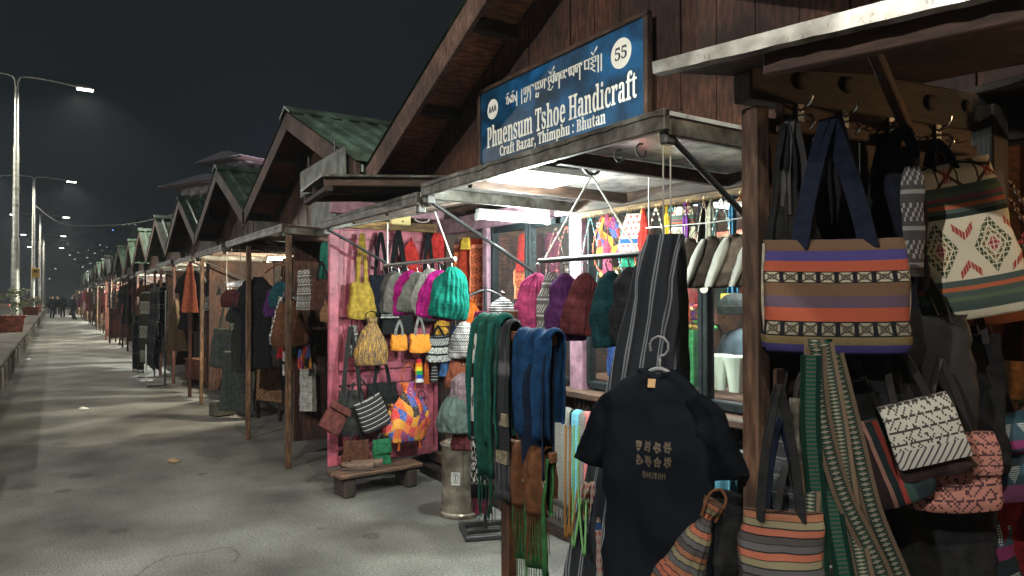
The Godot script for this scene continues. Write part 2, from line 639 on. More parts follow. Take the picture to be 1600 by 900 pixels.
func woven(key: String) -> Image:
	var w := 512 if key == "tee print" else 256
	var h := w
	var im := Image.create(w, h, false, Image.FORMAT_RGB8)
	var black := Color(0.012, 0.012, 0.014)
	var cream := Color(0.62, 0.56, 0.43)
	var rnd := RandomNumberGenerator.new()
	rnd.seed = hash(key)
	var wild := FastNoiseLite.new()
	wild.seed = rnd.randi() % 1000
	wild.frequency = 0.03
	var cells := []
	for k in 4096:
		cells.append(rnd.randf())
	for y in h:
		for x in w:
			var u := (x + 0.5) / w
			var t := (y + 0.5) / h
			var c := Color(0.2, 0.2, 0.2)
			match key:
				"striped bag":
					var b = bands(t, [[0.10, 0], [0.19, 1], [0.285, 2], [0.385, 3], [0.50, 0], [0.60, 4], [0.72, 2], [0.85, 3], [0.92, 5], [1.0, 1]])
					c = [Color(0.115, 0.068, 0.042), Color(0.055, 0.045, 0.16), Color(0.30, 0.070, 0.040), black, Color(0.085, 0.058, 0.085), Color(0.16, 0.12, 0.06)][b[1]]
					if b[1] == 3:
						var lo := 0.285 if t < 0.5 else 0.72
						var hi := 0.385 if t < 0.5 else 0.85
						var q := fposmod(u * 8.0, 1.0)
						var tt := (t - lo) / (hi - lo)
						if absf(q - 0.5) < 0.37 and absf(tt - 0.5) < 0.42:
							var d := absf(absf(q - 0.5) - absf(tt - 0.5))
							var e2 := Vector2(q - 0.5, tt - 0.5).length()
							if d > 0.09 and absf(e2 - 0.2) > 0.05:
								c = cream * (0.55 if t < 0.5 else 0.36)
							else:
								c = Color(0.06, 0.05, 0.04)
				"cream bag":
					c = cream
					var b2 = bands(t, [[0.155, 0], [0.19, 1], [0.225, 2], [0.25, 3], [0.275, 1], [0.30, 4], [0.33, 1], [0.36, 5], [0.75, 0], [0.79, 1], [0.815, 4], [0.85, 1], [0.88, 2], [0.94, 1], [1.0, 0]])
					c = [cream, Color(0.07, 0.10, 0.09), Color(0.10, 0.14, 0.09), Color(0.22, 0.06, 0.10), Color(0.42, 0.12, 0.06), Color(0.025, 0.035, 0.035)][b2[1]]
					if b2[1] == 0 and t > 0.36 and t < 0.75:
						var tt2 := (t - 0.555) / 0.18
						for k in 2:
							var cx := 0.30 + 0.44 * k
							var d2 := absf(u - cx) / 0.155 + absf(tt2)
							var dots := fposmod(u * 34.0, 1.0) > 0.2 and fposmod(t * 34.0, 1.0) > 0.2
							if absf(d2 - 0.86) < 0.14 and dots:
								c = Color(0.05, 0.07, 0.035)
							elif absf(d2 - 0.52) < 0.09 and dots:
								c = Color(0.13, 0.10, 0.03)
							elif d2 < 0.3 and dots and (absf(u - cx) < 0.02 or absf(tt2) < 0.1):
								c = Color(0.32, 0.05, 0.07)
						for q3 in [[0.08, -0.6], [0.52, -0.6], [0.96, -0.6], [0.08, 0.75], [0.52, 0.75], [0.96, 0.75]]:
							var du := absf(u - q3[0])
							var dv: float = (tt2 - q3[1]) * signf(q3[1])
							if du < 0.09 and absf(dv - (du * 4.2 - 0.2)) < 0.13 and fposmod(u * 40.0, 1.0) > 0.2:
								c = Color(0.34, 0.06, 0.05)
					elif b2[1] == 0 and t < 0.155:
						var q4 := fposmod(u * 3.0, 1.0) - 0.5
						var tt4 := t / 0.155 - 0.55
						if absf(absf(q4) * 1.6 - absf(tt4)) < 0.09 or absf(absf(q4) * 1.2 - 0.3) < 0.03:
							c = Color(0.09, 0.055, 0.04)
						if absf(q4) < 0.1 and absf(tt4) < 0.3 and fposmod(u * 40.0, 1.0) > 0.4:
							c = Color(0.34, 0.05, 0.05)
				"cross bag":
					var b5 = bands(t, [[0.45, 0], [0.60, 1], [0.72, 2], [1.0, 3]])
					c = [cream, Color(0.20, 0.045, 0.07), Color(0.10, 0.03, 0.06), Color(0.42, 0.13, 0.06)][b5[1]]
					if t < 0.45:
						var q5 := fposmod(u * 6.0, 1.0) - 0.5
						var w5 := t / 0.45 - 0.5
						if (absf(q5) < 0.06 and absf(w5) < 0.33) or (absf(w5) < 0.07 and absf(q5) < 0.28):
							c = Color(0.03, 0.03, 0.03)
						if t < 0.04 or t > 0.41:
							c = Color(0.04, 0.05, 0.05)
				"pink maze", "grey maze":
					var gx := int(u * 44.0)
					var gy := int(t * 30.0)
					var s6 := absi(gx - 22) + absi(gy - 15)
					var line6 := (s6 % 5 == 0 and (gx + gy / 3) % 4 != 0) or (gy % 6 == 0 and gx % 5 != 0) or ((gx - gy + 60) % 11 == 0 and gy % 5 < 3)
					var base6 := Color(0.33, 0.145, 0.12) if key == "pink maze" else Color(0.36, 0.35, 0.31)
					c = (Color(0.06, 0.03, 0.035) if key == "pink maze" else Color(0.045, 0.04, 0.038)) if line6 else base6
					if key == "grey maze" and t > 0.72:
						c = Color(0.05, 0.04, 0.05) if fposmod(u * 10.0 + t * 8.0, 1.0) < 0.3 else Color(0.34, 0.33, 0.30)
				"teal bag":
					var b7 = bands(t, [[0.12, 0], [0.32, 1], [0.42, 2], [0.56, 3], [0.78, 1], [1.0, 4]])
					c = [Color(0.02, 0.05, 0.065), Color(0.03, 0.06, 0.085), Color(0.16, 0.03, 0.10), Color(0.02, 0.03, 0.04), Color(0.13, 0.045, 0.10)][b7[1]]
					if b7[1] == 1:
						var q7 := fposmod(u * 3.0, 1.0) - 0.5
						var lo7 := 0.12 if t < 0.4 else 0.56
						var w7 := (t - lo7) / 0.21
						if absf(q7) < (1.0 - w7) * 0.4 and fposmod(u * 42.0, 1.0) > 0.35 and fposmod(t * 42.0, 1.0) > 0.35:
							c = Color(0.45, 0.46, 0.45)
				"navy red":
					var b8 = bands(u, [[0.45, 0], [0.5, 1], [0.58, 2], [0.64, 3], [0.74, 4], [1.0, 2]])
					c = [Color(0.035, 0.022, 0.026), Color(0.30, 0.16, 0.14), Color(0.02, 0.03, 0.035), Color(0.20, 0.035, 0.03), Color(0.03, 0.06, 0.05)][b8[1]]
				"strap":
					var q9 := fposmod(t * 5.0, 1.0)
					c = Color(0.17, 0.12, 0.085)
					if u > 0.2 and u < 0.8:
						c = Color(0.035, 0.032, 0.03)
						var w9 := (u - 0.5) / 0.3
						if absf(q9 - 0.5) + absf(w9) * 0.4 < 0.34 and fposmod(t * 60.0, 1.0) > 0.3:
							c = Color(0.45, 0.42, 0.34)
						elif q9 < 0.12:
							c = Color(0.03, 0.16, 0.10)
				"green strap":
					var q10 := fposmod(t * 7.0, 1.0)
					c = Color(0.012, 0.07, 0.05)
					if u > 0.25 and u < 0.75:
						c = Color(0.02, 0.20, 0.13) if absf(q10 - 0.5) < 0.3 else Color(0.25, 0.24, 0.2)
					if fposmod(t * 70.0 + u * 6.0, 1.0) < 0.35:
						c = c * 0.4
				"hemp stripes":
					var b11 := int(t * 22.0)
					c = [Color(0.20, 0.085, 0.05), Color(0.07, 0.07, 0.075), Color(0.26, 0.085, 0.055), Color(0.16, 0.14, 0.09), Color(0.05, 0.045, 0.045), Color(0.24, 0.17, 0.07), Color(0.10, 0.055, 0.08)][int(cells[b11] * 6.99)]
					if fposmod(t * 22.0, 1.0) < 0.14:
						c = black
				"shawl":
					c = Color(0.019, 0.021, 0.026)
					var q12 := fposmod(u * 7.0, 1.0)
					if absf(q12 - 0.44) < 0.05 or absf(q12 - 0.60) < 0.05:
						c = Color(0.14, 0.15, 0.17)
				"tapestry":
					c = Color(0.72, 0.17, 0.07)
					var q13 := Vector2(fposmod(u * 2.0, 1.0) - 0.5, fposmod(t * 6.0, 1.0) - 0.5)
					var e13 := q13.length() + 0.1 * sin(q13.angle() * 6.0)
					if u < 0.10 or u > 0.90 or t < 0.06 or t > 0.95:
						c = Color(0.80, 0.26, 0.14)
					elif absf(e13 - 0.3) < 0.07 or e13 < 0.1 or absf(wild.get_noise_2d(x * 3.0, y * 3.0)) < 0.06:
						c = Color(0.16, 0.035, 0.02)
				"patchwork":
					var id14 := int(u * 6.0 + sin(t * 9.0) * 0.4) + int(t * 6.0 + sin(u * 8.0) * 0.5) * 7
					c = [Color(0.75, 0.17, 0.05), Color(0.03, 0.09, 0.38), Color(0.02, 0.30, 0.22), Color(0.62, 0.05, 0.06), Color(0.62, 0.10, 0.03), Color(0.22, 0.03, 0.16), Color(0.02, 0.02, 0.03), Color(0.70, 0.30, 0.04)][int(cells[absi(id14)] * 7.99)]
					if absf(wild.get_noise_2d(x * 2.2, y * 2.2)) < 0.09:
						c = c.lerp(Color(0.60, 0.40, 0.20), 0.5)
				"black white bands":
					var b15 = bands(t, [[0.08, 0], [0.34, 1], [0.42, 0], [0.66, 2], [0.74, 0], [1.0, 2]])
					c = black
					if b15[1] == 1 and wild.get_noise_2d(x * 3.5, y * 3.5) > 0.06:
						c = Color(0.5, 0.5, 0.47)
					elif b15[1] == 2:
						c = Color(0.5, 0.5, 0.47) if wild.get_noise_2d(x * 1.6, y * 1.6) > -0.12 else Color(0.10, 0.10, 0.10)
				"pin stripes":
					c = Color(0.025, 0.023, 0.026)
					if fposmod(t * 7.0, 1.0) < 0.14:
						c = Color(0.42, 0.40, 0.38)
					elif fposmod(t * 7.0, 1.0) < 0.5 and fposmod(u * 30.0, 1.0) < 0.5:
						c = Color(0.055, 0.05, 0.05)
				"gold streaks":
					var n17 := wild.get_noise_2d(x * 4.0, y * 0.5)
					c = Color(0.22, 0.13, 0.08)
					if n17 > 0.18:
						c = Color(0.55, 0.30, 0.05)
					elif n17 < -0.2:
						c = Color(0.12, 0.075, 0.06)
					if cells[(x / 3 * 31 + y / 5) % 4096] > 0.8:
						c = c.lerp(Color(0.55, 0.42, 0.15), 0.5)
				"ikat":
					c = Color(0.72, 0.32, 0.035)
					if wild.get_noise_2d(x * 2.2, y * 2.2) > 0.16:
						c = Color(0.24, 0.06, 0.02)
					elif wild.get_noise_2d(x * 2.2 + 300.0, y * 2.2) > 0.26:
						c = Color(0.70, 0.10, 0.03)
				"wicker":
					c = Color(0.17, 0.09, 0.05)
					if (x / 5 + y / 4) % 2:
						c = Color(0.24, 0.14, 0.08)
					if wild.get_noise_2d(x, y) > 0.2:
						c = c * 0.65
				"diamond bands":
					var b20 := fposmod(t * 6.0, 1.0)
					c = Color(0.030, 0.028, 0.022)
					if b20 < 0.5:
						var q20 := fposmod(u * 4.0, 1.0) - 0.5
						var w20 := b20 / 0.5 - 0.5
						c = Color(0.26, 0.25, 0.20)
						if absf(absf(q20) + absf(w20) - 0.36) < 0.08 or fposmod(u * 50.0 + t * 50.0, 1.0) < 0.2:
							c = Color(0.05, 0.05, 0.045)
				"dark bands":
					c = Color(0.016, 0.017, 0.020)
					if fposmod(t * 9.0, 1.0) < 0.08:
						c = Color(0.06, 0.06, 0.065)
					elif fposmod(t * 9.0, 1.0) < 0.3 and cells[(int(u * 30.0) * 17 + int(t * 60.0)) % 4096] > 0.75:
						c = Color(0.045, 0.05, 0.055)
				"tweed":
					var k21: float = cells[(x * 53 + y * 31) % 4096]
					c = Color(0.9, 0.9, 0.9) * (0.65 + 0.35 * k21)
					if fposmod(t * 24.0, 1.0) < 0.12 or fposmod(u * 9.0, 1.0) < 0.06:
						c = c * 0.72
				"floral":
					c = Color(0.50, 0.40, 0.34)
					var q22 := Vector2(fposmod(u * 7.0 + (0.5 if int(t * 9.0) % 2 else 0.0), 1.0) - 0.5, fposmod(t * 9.0, 1.0) - 0.5)
					if q22.length() < 0.26:
						c = Color(0.42, 0.10, 0.11)
					if absf(t - 0.52) < 0.045:
						c = Color(0.03, 0.09, 0.25)
				"fair isle":
					c = Color(0.09, 0.085, 0.085)
					var gx23 := int(u * 30.0) % 6
					var gy23 := int(t * 30.0)
					if gy23 % 8 < 4 and (gx23 + gy23) % 3 == 0:
						c = Color(0.42, 0.41, 0.39)
					elif gy23 % 8 == 5:
						c = Color(0.34, 0.33, 0.31)
				"rainbow":
					c = [Color(0.5, 0.02, 0.03), Color(0.7, 0.2, 0.02), Color(0.7, 0.5, 0.03), Color(0.03, 0.3, 0.06), Color(0.02, 0.08, 0.4), Color(0.6, 0.6, 0.58)][int(t * 5.99)]
				"tee print":
					c = Color(0.0065, 0.008, 0.011)
					var ink := Color(0.085, 0.066, 0.05)
					var row2 := 0 if t < 0.27 else 1
					var col2 := int((u - 0.36) / 0.075)
					if u > 0.36 and u < 0.66 and t > 0.215 and t < 0.325:
						var q26 := Vector2((u - 0.36 - col2 * 0.075) / 0.075 - 0.5, (t - 0.215 - row2 * 0.055) / 0.055 - 0.5)
						var k26 := row2 * 4 + col2
						var e26 := q26.length() + 0.06 * sin(q26.angle() * (3.0 + k26 % 4) + k26)
						var horn := absf(absf(q26.x) - 0.22) < 0.06 and q26.y < -0.1 and q26.y > -0.40 and k26 % 2 == 1
						if (e26 < 0.34 and not (Vector2(absf(q26.x) - 0.12, q26.y + 0.06).length() < 0.055) and not (absf(q26.y - 0.15) < 0.04 and absf(q26.x) < 0.12)) or horn:
							c = ink * (0.7 + 0.5 * cells[k26])
					var gl26 := int((u - 0.42) / 0.033)
					if u > 0.42 and u < 0.618 and t > 0.338 and t < 0.362:
						var rows26: Array = [["1110", "1001", "1110", "1001", "1110"], ["1001", "1001", "1111", "1001", "1001"], ["1001", "1001", "1001", "1001", "0110"], ["1111", "0110", "0110", "0110", "0110"], ["0110", "1001", "1111", "1001", "1001"], ["1001", "1101", "1011", "1001", "1001"]][clampi(gl26, 0, 5)]
						var fx := (u - 0.42 - gl26 * 0.033) / 0.033 * 5.0
						var fy := int((t - 0.338) / 0.024 * 5.0)
						if fx < 4.0 and rows26[clampi(fy, 0, 4)][clampi(int(fx), 0, 3)] == "1":
							c = ink
				"sticker":
					c = Color(0.55, 0.56, 0.54)
					var d25 := Vector2(u - 0.5, t - 0.45).length()
					if absf(d25 - 0.28) < 0.03 or (t > 0.78 and t < 0.88 and fposmod(u * 9.0, 1.0) < 0.6) or (d25 < 0.2 and absf(u - 0.5) < 0.05):
						c = Color(0.10, 0.11, 0.12)
			var f: float = 0.9 + 0.16 * cells[(x * 97 + y * 61) % 4096] - 0.08 * float((x + y) % 2)
			im.set_pixel(x, y, (c * f).clamp().linear_to_srgb())
	return im


# ---------------------------------------------------------------- the setting

func omni(at: Vector3, col: Color, e: float, size := 0.03) -> void:
	var l := OmniLight3D.new()
	l.name = "light"
	l.light_color = col
	l.light_energy = e
	l.light_size = size
	l.shadow_enabled = true
	l.omni_range = 60.0
	l.omni_attenuation = 2.0
	add_child(l, true)
	l.position = at


func sheet(called: String, x0: float, x1: float, z0: float, z1: float, y: float, m: Material) -> void:
	var mb := MB.new()
	mb.quad(v(x0, y, z0), v(x1, y, z0), v(x1, y, z1), v(x0, y, z1))
	struct(called, mb, m)


func setting() -> void:
	var concrete := look("walkway concrete", Color(0.37, 0.362, 0.335), 0.85, {"tex": "speck", "tri": 1.1, "world": true, "bump": "speck", "deep": 0.5, "detail": "ground", "detail_scale": 0.15})
	var asphalt := look("asphalt", Color(0.06, 0.06, 0.06), 0.85, {"tex": "speck", "tri": 0.8, "world": true})
	sheet("ground", -900, 900, -300, 1200, -0.02, look("earth", Color(0.07, 0.07, 0.06), 0.95, {"tex": "stain", "tri": 0.05, "world": true}))
	sheet("walkway", -0.75, 6.5, -30, 120, 0.0, concrete)
	sheet("road", -12, -2.6, -60, 200, -0.01, asphalt)
	# hillside beyond the town
	var mb := MB.new()
	mb.smooth(1)
	var rows := []
	for i in 13:
		var row := []
		for k in 41:
			var a := deg_to_rad(lerpf(-75, 55, k / 40.0))
			var d := 420.0 + 60.0 * i
			var h := 10.0 + (105.0 + 60.0 * nz.get_noise_2d(k * 0.21, 3.0)) * smoothstep(0.0, 12.0, i) + 9.0 * nz.get_noise_2d(k * 0.9, i * 0.9)
			row.append(v(sin(a) * d, maxf(h - 14.0, -3.0), cos(a) * d))
		rows.append(row)
	for i in 12:
		for k in 40:
			mb.quad(rows[i][k], rows[i][k + 1], rows[i + 1][k + 1], rows[i + 1][k])
	struct("hill", mb, look("hill", Color(0.60, 0.64, 0.62), 1.0))


func cluster(mb: MB, at: Vector3, r: float, n: int, leaf: float) -> void:
	for k in n:
		var d := Vector3(rf(-1, 1), rf(-0.8, 1), rf(-1, 1)).normalized() * r * pow(R.randf(), 0.4)
		var a := Vector3(rf(-1, 1), rf(-1, 1), rf(-1, 1)).normalized() * leaf
		var b := a.cross(Vector3(rf(-1, 1), rf(-1, 1), rf(-1, 1))).normalized() * leaf * 0.45
		var p := at + d
		mb.tri(p - a, p + b, p + a, Vector2(), Vector2(), Vector2())
		mb.tri(p - a, p + a, p - b, Vector2(), Vector2(), Vector2())


func street() -> void:
	# the low planted wall on the left: a core with pale upright face blocks and coping slabs
	var conc := look("wall concrete", Color(0.24, 0.23, 0.20), 0.9, {"tex": "speck", "tri": 1.4, "detail": "stain", "detail_scale": 0.35})
	var pale := look("pale concrete", Color(0.50, 0.48, 0.42), 0.9, {"tex": "speck", "tri": 1.4, "detail": "stain", "detail_scale": 0.5})
	var slab := look("brown paving", Color(0.20, 0.155, 0.12), 0.9, {"tex": "speck", "tri": 1.2, "detail": "stain", "detail_scale": 0.4})
	var wall := thing("low_wall", "long knee-high concrete planter wall with upright face blocks left of the walkway", "wall", v(-0.75, 0, 45))
	var mb := MB.new()
	mb.box(Vector3(-0.87, 0.22, 0), Vector3(1.66, 0.44, 80), 0.01)
	part("core", mb, conc, wall)
	for k in 62:
		var z := 37.5 - k * 1.3
		mb = MB.new()
		mb.box(Vector3(0, 0.205, z), Vector3(0.13, 0.41, 0.56 + rf(-0.02, 0.02)), 0.02)
		part("face_block", mb, pale, wall)
		mb = MB.new()
		mb.box(Vector3(-0.83, 0.478 + rf(-0.004, 0.004), z - 0.3), Vector3(1.80, 0.075, 1.285), 0.012)
		part("coping_slab", mb, slab, wall)
	# planters on it
	var brick := look("planter clay", Color(0.32, 0.075, 0.045), 0.8, {"tex": "stain", "tri": 1.5})
	var soil := look("soil", Color(0.04, 0.03, 0.02), 1.0)
	var leafm := look("dark leaf", Color(0.055, 0.075, 0.035), 0.7, {"back": Color(0.04, 0.06, 0.02)})
	var petal := look("dry flower", Color(0.28, 0.07, 0.06), 0.8)
	var beds := [[26.9, "nearest red clay planter box with a thin bare shrub on the low wall", 0.60, 0.5], [51.0, "red planter box full of reddish plants between the second and third lamp poles", 0.45, 1.5], [62.0, "farthest red planter box of reddish plants on the low wall", 0.45, 1.5]]
	for b in beds:
		var p := thing("planter", b[1], "planter", v(-1.16, 0.516, b[0] - 0.8), 0, "planters on the low wall")
		mb = MB.new()
		var w := 0.42
		mb.hexa([Vector3(-w + 0.06, 0, 0.2), Vector3(w - 0.06, 0, 0.2), Vector3(w - 0.06, 0, -0.2), Vector3(-w + 0.06, 0, -0.2), Vector3(-w, 0.44, 0.26), Vector3(w, 0.44, 0.26), Vector3(w, 0.44, -0.26), Vector3(-w, 0.44, -0.26)])
		part("box", mb, brick, p)
		mb = MB.new()
		for s in [-1, 1]:
			mb.box(Vector3(0, 0.465, s * 0.25), Vector3(0.92, 0.06, 0.07), 0.01)
			mb.box(Vector3(s * 0.425, 0.465, 0), Vector3(0.07, 0.06, 0.428), 0.01)
		part("rim", mb, brick, p)
		mb = MB.new()
		mb.box(Vector3(0, 0.43, 0), Vector3(0.78, 0.05, 0.42), 0.0)
		part("soil", mb, soil, p)
		mb = MB.new()
		var fl := MB.new()
		for k in 12:
			var a := Vector3(rf(-0.33, 0.33), 0.45, rf(-0.15, 0.15))
			var top := a + Vector3(rf(-0.18, 0.18), b[2] * rf(0.6, 1.3), rf(-0.18, 0.18))
			mb.tube([a, (a + top) * 0.5 + Vector3(rf(-0.03, 0.03), 0, 0), top], 0.008, 5, 0.003)
			cluster(mb, top, 0.15, 26, 0.045)
			cluster(mb, (a + top) * 0.5, 0.12, 16, 0.04)
			cluster(fl, top + Vector3(0, 0.03, 0), 0.14, int(10 * b[3]), 0.035)
		part("foliage", mb, leafm, p).set_meta("kind", "stuff")
		part("flowers", fl, petal, p).set_meta("kind", "stuff")

	# street lamps: a double-armed pole every 24 m
	var galv := look("galvanised steel", Color(0.46, 0.46, 0.42), 0.45, {"metal": 0.55, "tex": "wear", "tri": 0.8})
	var proto: Node3D
	var where := [29.4, 53.4, 77.4, 101.4, 125.4, -2.5]
	var says := ["nearest tall grey street lamp with two long arms left of the walkway", "second street lamp from the front with a small yellow plate on its pole", "third double-armed street lamp along the low wall", "fourth double-armed street lamp along the low wall", "farthest double-armed street lamp at the end of the walkway", "street lamp standing behind the viewer beside the walkway"]
	for i in where.size():
		var at: Vector3 = v(-1.13, 0.516, where[i])
		if i == 0:
			proto = thing("street_lamp", says[0], "street lamp", at, 0, "street lamps along the walkway")
			mb = MB.new()
			mb.loft([[0, 0.13, 0.13], [0.3, 0.125, 0.125], [3.0, 0.112, 0.112], [3.06, 0.095, 0.095], [6.2, 0.085, 0.085], [6.24, 0.07, 0.07], [8.25, 0.06, 0.06]], {"e": 2.0, "segs": 14, "sub": 1, "uv": "metric"})
			part("pole", mb, galv, proto)
			mb = MB.new()
			mb.box(Vector3(0, 0.02, 0), Vector3(0.4, 0.04, 0.4), 0.01)
			part("base_plate", mb, galv, proto)
			mb = MB.new()
			for y in [4.2, 4.75]:
				mb.loft([[y, 0.105, 0.105], [y + 0.05, 0.105, 0.105]], {"e": 2.0, "segs": 14, "sub": 1})
			part("collar", mb, galv, proto)
			for s in [1, -1]:
				mb = MB.new()
				mb.tube(curve([Vector3(s * 0.03, 8.15, 0), Vector3(s * 0.06, 8.5, 0), Vector3(s * 0.22, 8.63, 0), Vector3(s * 0.8, 8.64, 0), Vector3(s * 1.75, 8.56, 0)], 5), 0.032, 8)
				part("arm", mb, galv, proto)
				mb = MB.new()
				mb.loft([[-0.05, 0.25, 0.09], [-0.02, 0.30, 0.12], [0.04, 0.28, 0.11], [0.07, 0.16, 0.06]], {"e": 3.2, "segs": 20})
				var hd := part("lamp_head", mb, galv, proto)
				hd.position = Vector3(s * 2.0, 8.54, 0)
				mb = MB.new()
				mb.box(Vector3(0, -0.065, 0), Vector3(0.5, 0.03, 0.2), 0.01)
				part("lamp_lens", mb, glow("street", Color(1.0, 0.98, 0.86), 14.0), hd)
		else:
			copy_of(proto, at, 0, says[i])
		for s in [1, -1]:
			if where[i] > 110:
				continue
			var l := SpotLight3D.new()
			l.name = "street_light"
			l.light_color = Color(1.0, 0.98, 0.90)
			l.light_energy = 44.0 if where[i] > 0 else 40.0
			l.light_size = 0.12
			l.spot_angle = 80.0
			l.spot_angle_attenuation = 0.6
			l.spot_range = 60.0
			l.spot_attenuation = 2.0
			l.shadow_enabled = true
			add_child(l, true)
			l.position = at + Vector3(s * 2.0, 8.54 - 0.12, 0)
			l.rotation_degrees.x = -90
	# lamps on the road's far kerb, out of the picture on the left: they light the fronts of the stalls
	var kerb: Node3D
	for i in 4:
		var at := v(-9.5, 0, 26.0 * i)
		var label: String = "single-armed street lamp on the far kerb of the road, %s from the viewer" % ["nearest", "second", "third", "fourth"][i]
		if i == 0:
			kerb = thing("kerb_lamp", label, "street lamp", at, 0, "street lamps on the far kerb")
			mb = MB.new()
			mb.loft([[0, 0.10, 0.10], [1.2, 0.09, 0.09], [7.5, 0.05, 0.05]], {"e": 2.0, "segs": 12, "sub": 2, "uv": "metric"})
			part("pole", mb, galv, kerb)
			mb = MB.new()
			mb.tube(curve([Vector3(0, 7.4, 0), Vector3(0.1, 7.65, 0), Vector3(0.9, 7.7, 0)], 5), 0.03, 8)
			part("arm", mb, galv, kerb)
			mb = MB.new()
			mb.loft([[-0.05, 0.25, 0.09], [-0.02, 0.30, 0.12], [0.04, 0.28, 0.11], [0.07, 0.16, 0.06]], {"e": 3.2, "segs": 20})
			var kh := part("lamp_head", mb, galv, kerb)
			kh.position = Vector3(1.15, 7.68, 0)
			mb = MB.new()
			mb.box(Vector3(0, -0.065, 0), Vector3(0.5, 0.03, 0.2), 0.01)
			part("lamp_lens", mb, glow("street", Color(1.0, 0.98, 0.86), 14.0), kh)
		else:
			copy_of(kerb, at, 0, label)
		omni(at + Vector3(1.15, 7.5, 0), Color(1.0, 0.985, 0.95), 56.0 if i == 0 else 24.0, 0.12)
	mb = MB.new()
	mb.box(Vector3(0, 0, 0), Vector3(0.42, 0.6, 0.03), 0.01)
	var yl := thing("pole_sign", "small yellow rectangular sign strapped to the second lamp pole", "sign", v(-1.0, 3.1, 53.2))
	part("plate", mb, look("yellow paint", Color(0.55, 0.33, 0.04), 0.6), yl)
	mb = MB.new()
	mb.box(Vector3(0, 0.1, 0.018), Vector3(0.2, 0.16, 0.008), 0.002)
	part("emblem", mb, look("dark paint", Color(0.06, 0.05, 0.02), 0.6), yl)

	for q in [[-0.54, 21.3, "small crumpled scrap of white paper on the walkway near the low wall"], [0.35, 11.4, "tiny pale paper scrap lying alone in the middle of the walkway"], [0.95, 7.3, "small crumpled brown wrapper on the walkway before the pink door"]]:
		var sc := thing("paper_scrap", q[2], "litter", v(q[0], 0.003, q[1]), rf(0, 180))
		mb = MB.new()
		mb.loft([[0, 0.05, 0.035], [0.012, 0.06, 0.045], [0.03, 0.035, 0.03, 0.01], [0.04, 0.01, 0.008, 0.01]], {"segs": 12, "sub": 2, "rough": 0.02, "freq": 22.0, "noise": nz, "phase": q[1]})
		part("scrap", mb, look("scrap %.0f" % q[1], Color(0.55, 0.54, 0.50) if q[1] > 8.0 else Color(0.22, 0.14, 0.08), 0.9), sc)

	# an overhead wire from the poles to the stalls
	mb = MB.new()
	mb.tube(curve([v(-1.1, 7.4, 53.4), v(0.2, 5.6, 45), v(1.9, 4.75, 36.0), v(3.4, 4.55, 29.0), v(5.0, 5.1, 24)], 8), 0.012, 6)
	var wire := part("power_cable", mb, look("cable", Color(0.10, 0.10, 0.10), 0.7), self)
	wire.name = numbered("power_cable")
	tag(wire, "thin overhead cable sagging from a lamp pole down to the stall roofs", "cable")

	# cars on the road beyond the wall
	car(v(-4.0, 0, 58), 0, Color(0.30, 0.30, 0.31), "grey car driving away with red tail lights lit, nearer the low wall")
	car(v(-6.6, 0, 66), 180, Color(0.45, 0.45, 0.44), "pale car coming with white headlights lit on the far lane")
	car(v(-4.2, 0, 88), 0, Color(0.05, 0.02, 0.02), "dark red car with tail lights lit farther down the road")

	# a tall pale house behind the stalls and its trees
	house_tower()
	for t in [[11.0, 63.0, 6.5, "bushy dark tree left of the pale storeyed house, low behind the roofs"], [9.0, 76.0, 8.5, "dark round tree crown rising at the left foot of the pale house"], [16.2, 79.0, 15.5, "thin leafy tree top standing right of the house roof"]]:
		tree(v(t[0], 0, t[1]), t[2], t[3])

	# lit houses on the far hillside
	var hl := [[5.0, 430, 28.6], [11.5, 467, 26.9], [14.5, 444, 26.4], [10.6, 481, 23.5], [11.0, 458, 22.5], [13.9, 435, 21.9], [16.7, 472, 20.7], [20.1, 449, 29.7], [23.7, 486, 29.4], [25.1, 463, 29.0], [-0.8, 440, 13.6], [0.6, 477, 17.9], [-2.0, 454, 11.9], [8.5, 487, 26.0], [24.9, 431, 36.7], [28.3, 468, 39.7], [31.8, 445, 41.0], [37.5, 482, 45.2], [38.3, 459, 42.5], [40.2, 436, 39.9], [18.9, 473, 26.3], [12.6, 450, 18.0]]
	var hm := look("house wall", Color(0.42, 0.44, 0.43), 0.9)
	for i in hl.size():
		var q = hl[i]
		var ang := rad_to_deg(atan2(q[0], q[1]))
		var dist := Vector2(q[0], q[1]).length()
		var kk := (ang + 75.0) / 130.0 * 40.0
		var ii := clampf((dist - 420.0) / 60.0, 0.0, 11.0)
		var hy := 10.0 + (105.0 + 60.0 * nz.get_noise_2d(kk * 0.21, 3.0)) * smoothstep(0.0, 12.0, ii) - 14.0
		var far := 1.0
		while hy * 1.0 < q[2] * far - 4.0 and ii < 10.5:
			ii += 0.25
			far = (420.0 + 60.0 * ii) / dist
			hy = 10.0 + (105.0 + 60.0 * nz.get_noise_2d(kk * 0.21, 3.0)) * smoothstep(0.0, 12.0, ii) - 14.0
		var pos := v(q[0] * far, hy + 2.0, q[1] * far)
		var o := thing("hillside_house", ["small dark house with a lit window, scattered on the far hillside"][0], "house", pos, rf(-25, 25), "houses on the far hillside")
		mb = MB.new()
		mb.box(Vector3(0, -1, 0), Vector3(6, 8, 5), 0.0)
		part("wall", mb, hm, o)
		mb = MB.new()
		mb.hexa([Vector3(-4, 3, 3.6), Vector3(4, 3, 3.6), Vector3(4, 3, -3.6), Vector3(-4, 3, -3.6), Vector3(-3.6, 5, 0.3), Vector3(3.6, 5, 0.3), Vector3(3.6, 5, -0.3), Vector3(-3.6, 5, -0.3)])
		part("roof", mb, hm, o)
		mb = MB.new()
		mb.box(Vector3(rf(-1.5, 1.5), 1.0, 2.54), Vector3(rf(0.6, 1.6), rf(0.6, 1.1), 0.1), 0.0)
		var cool: bool = i in [14, 15]
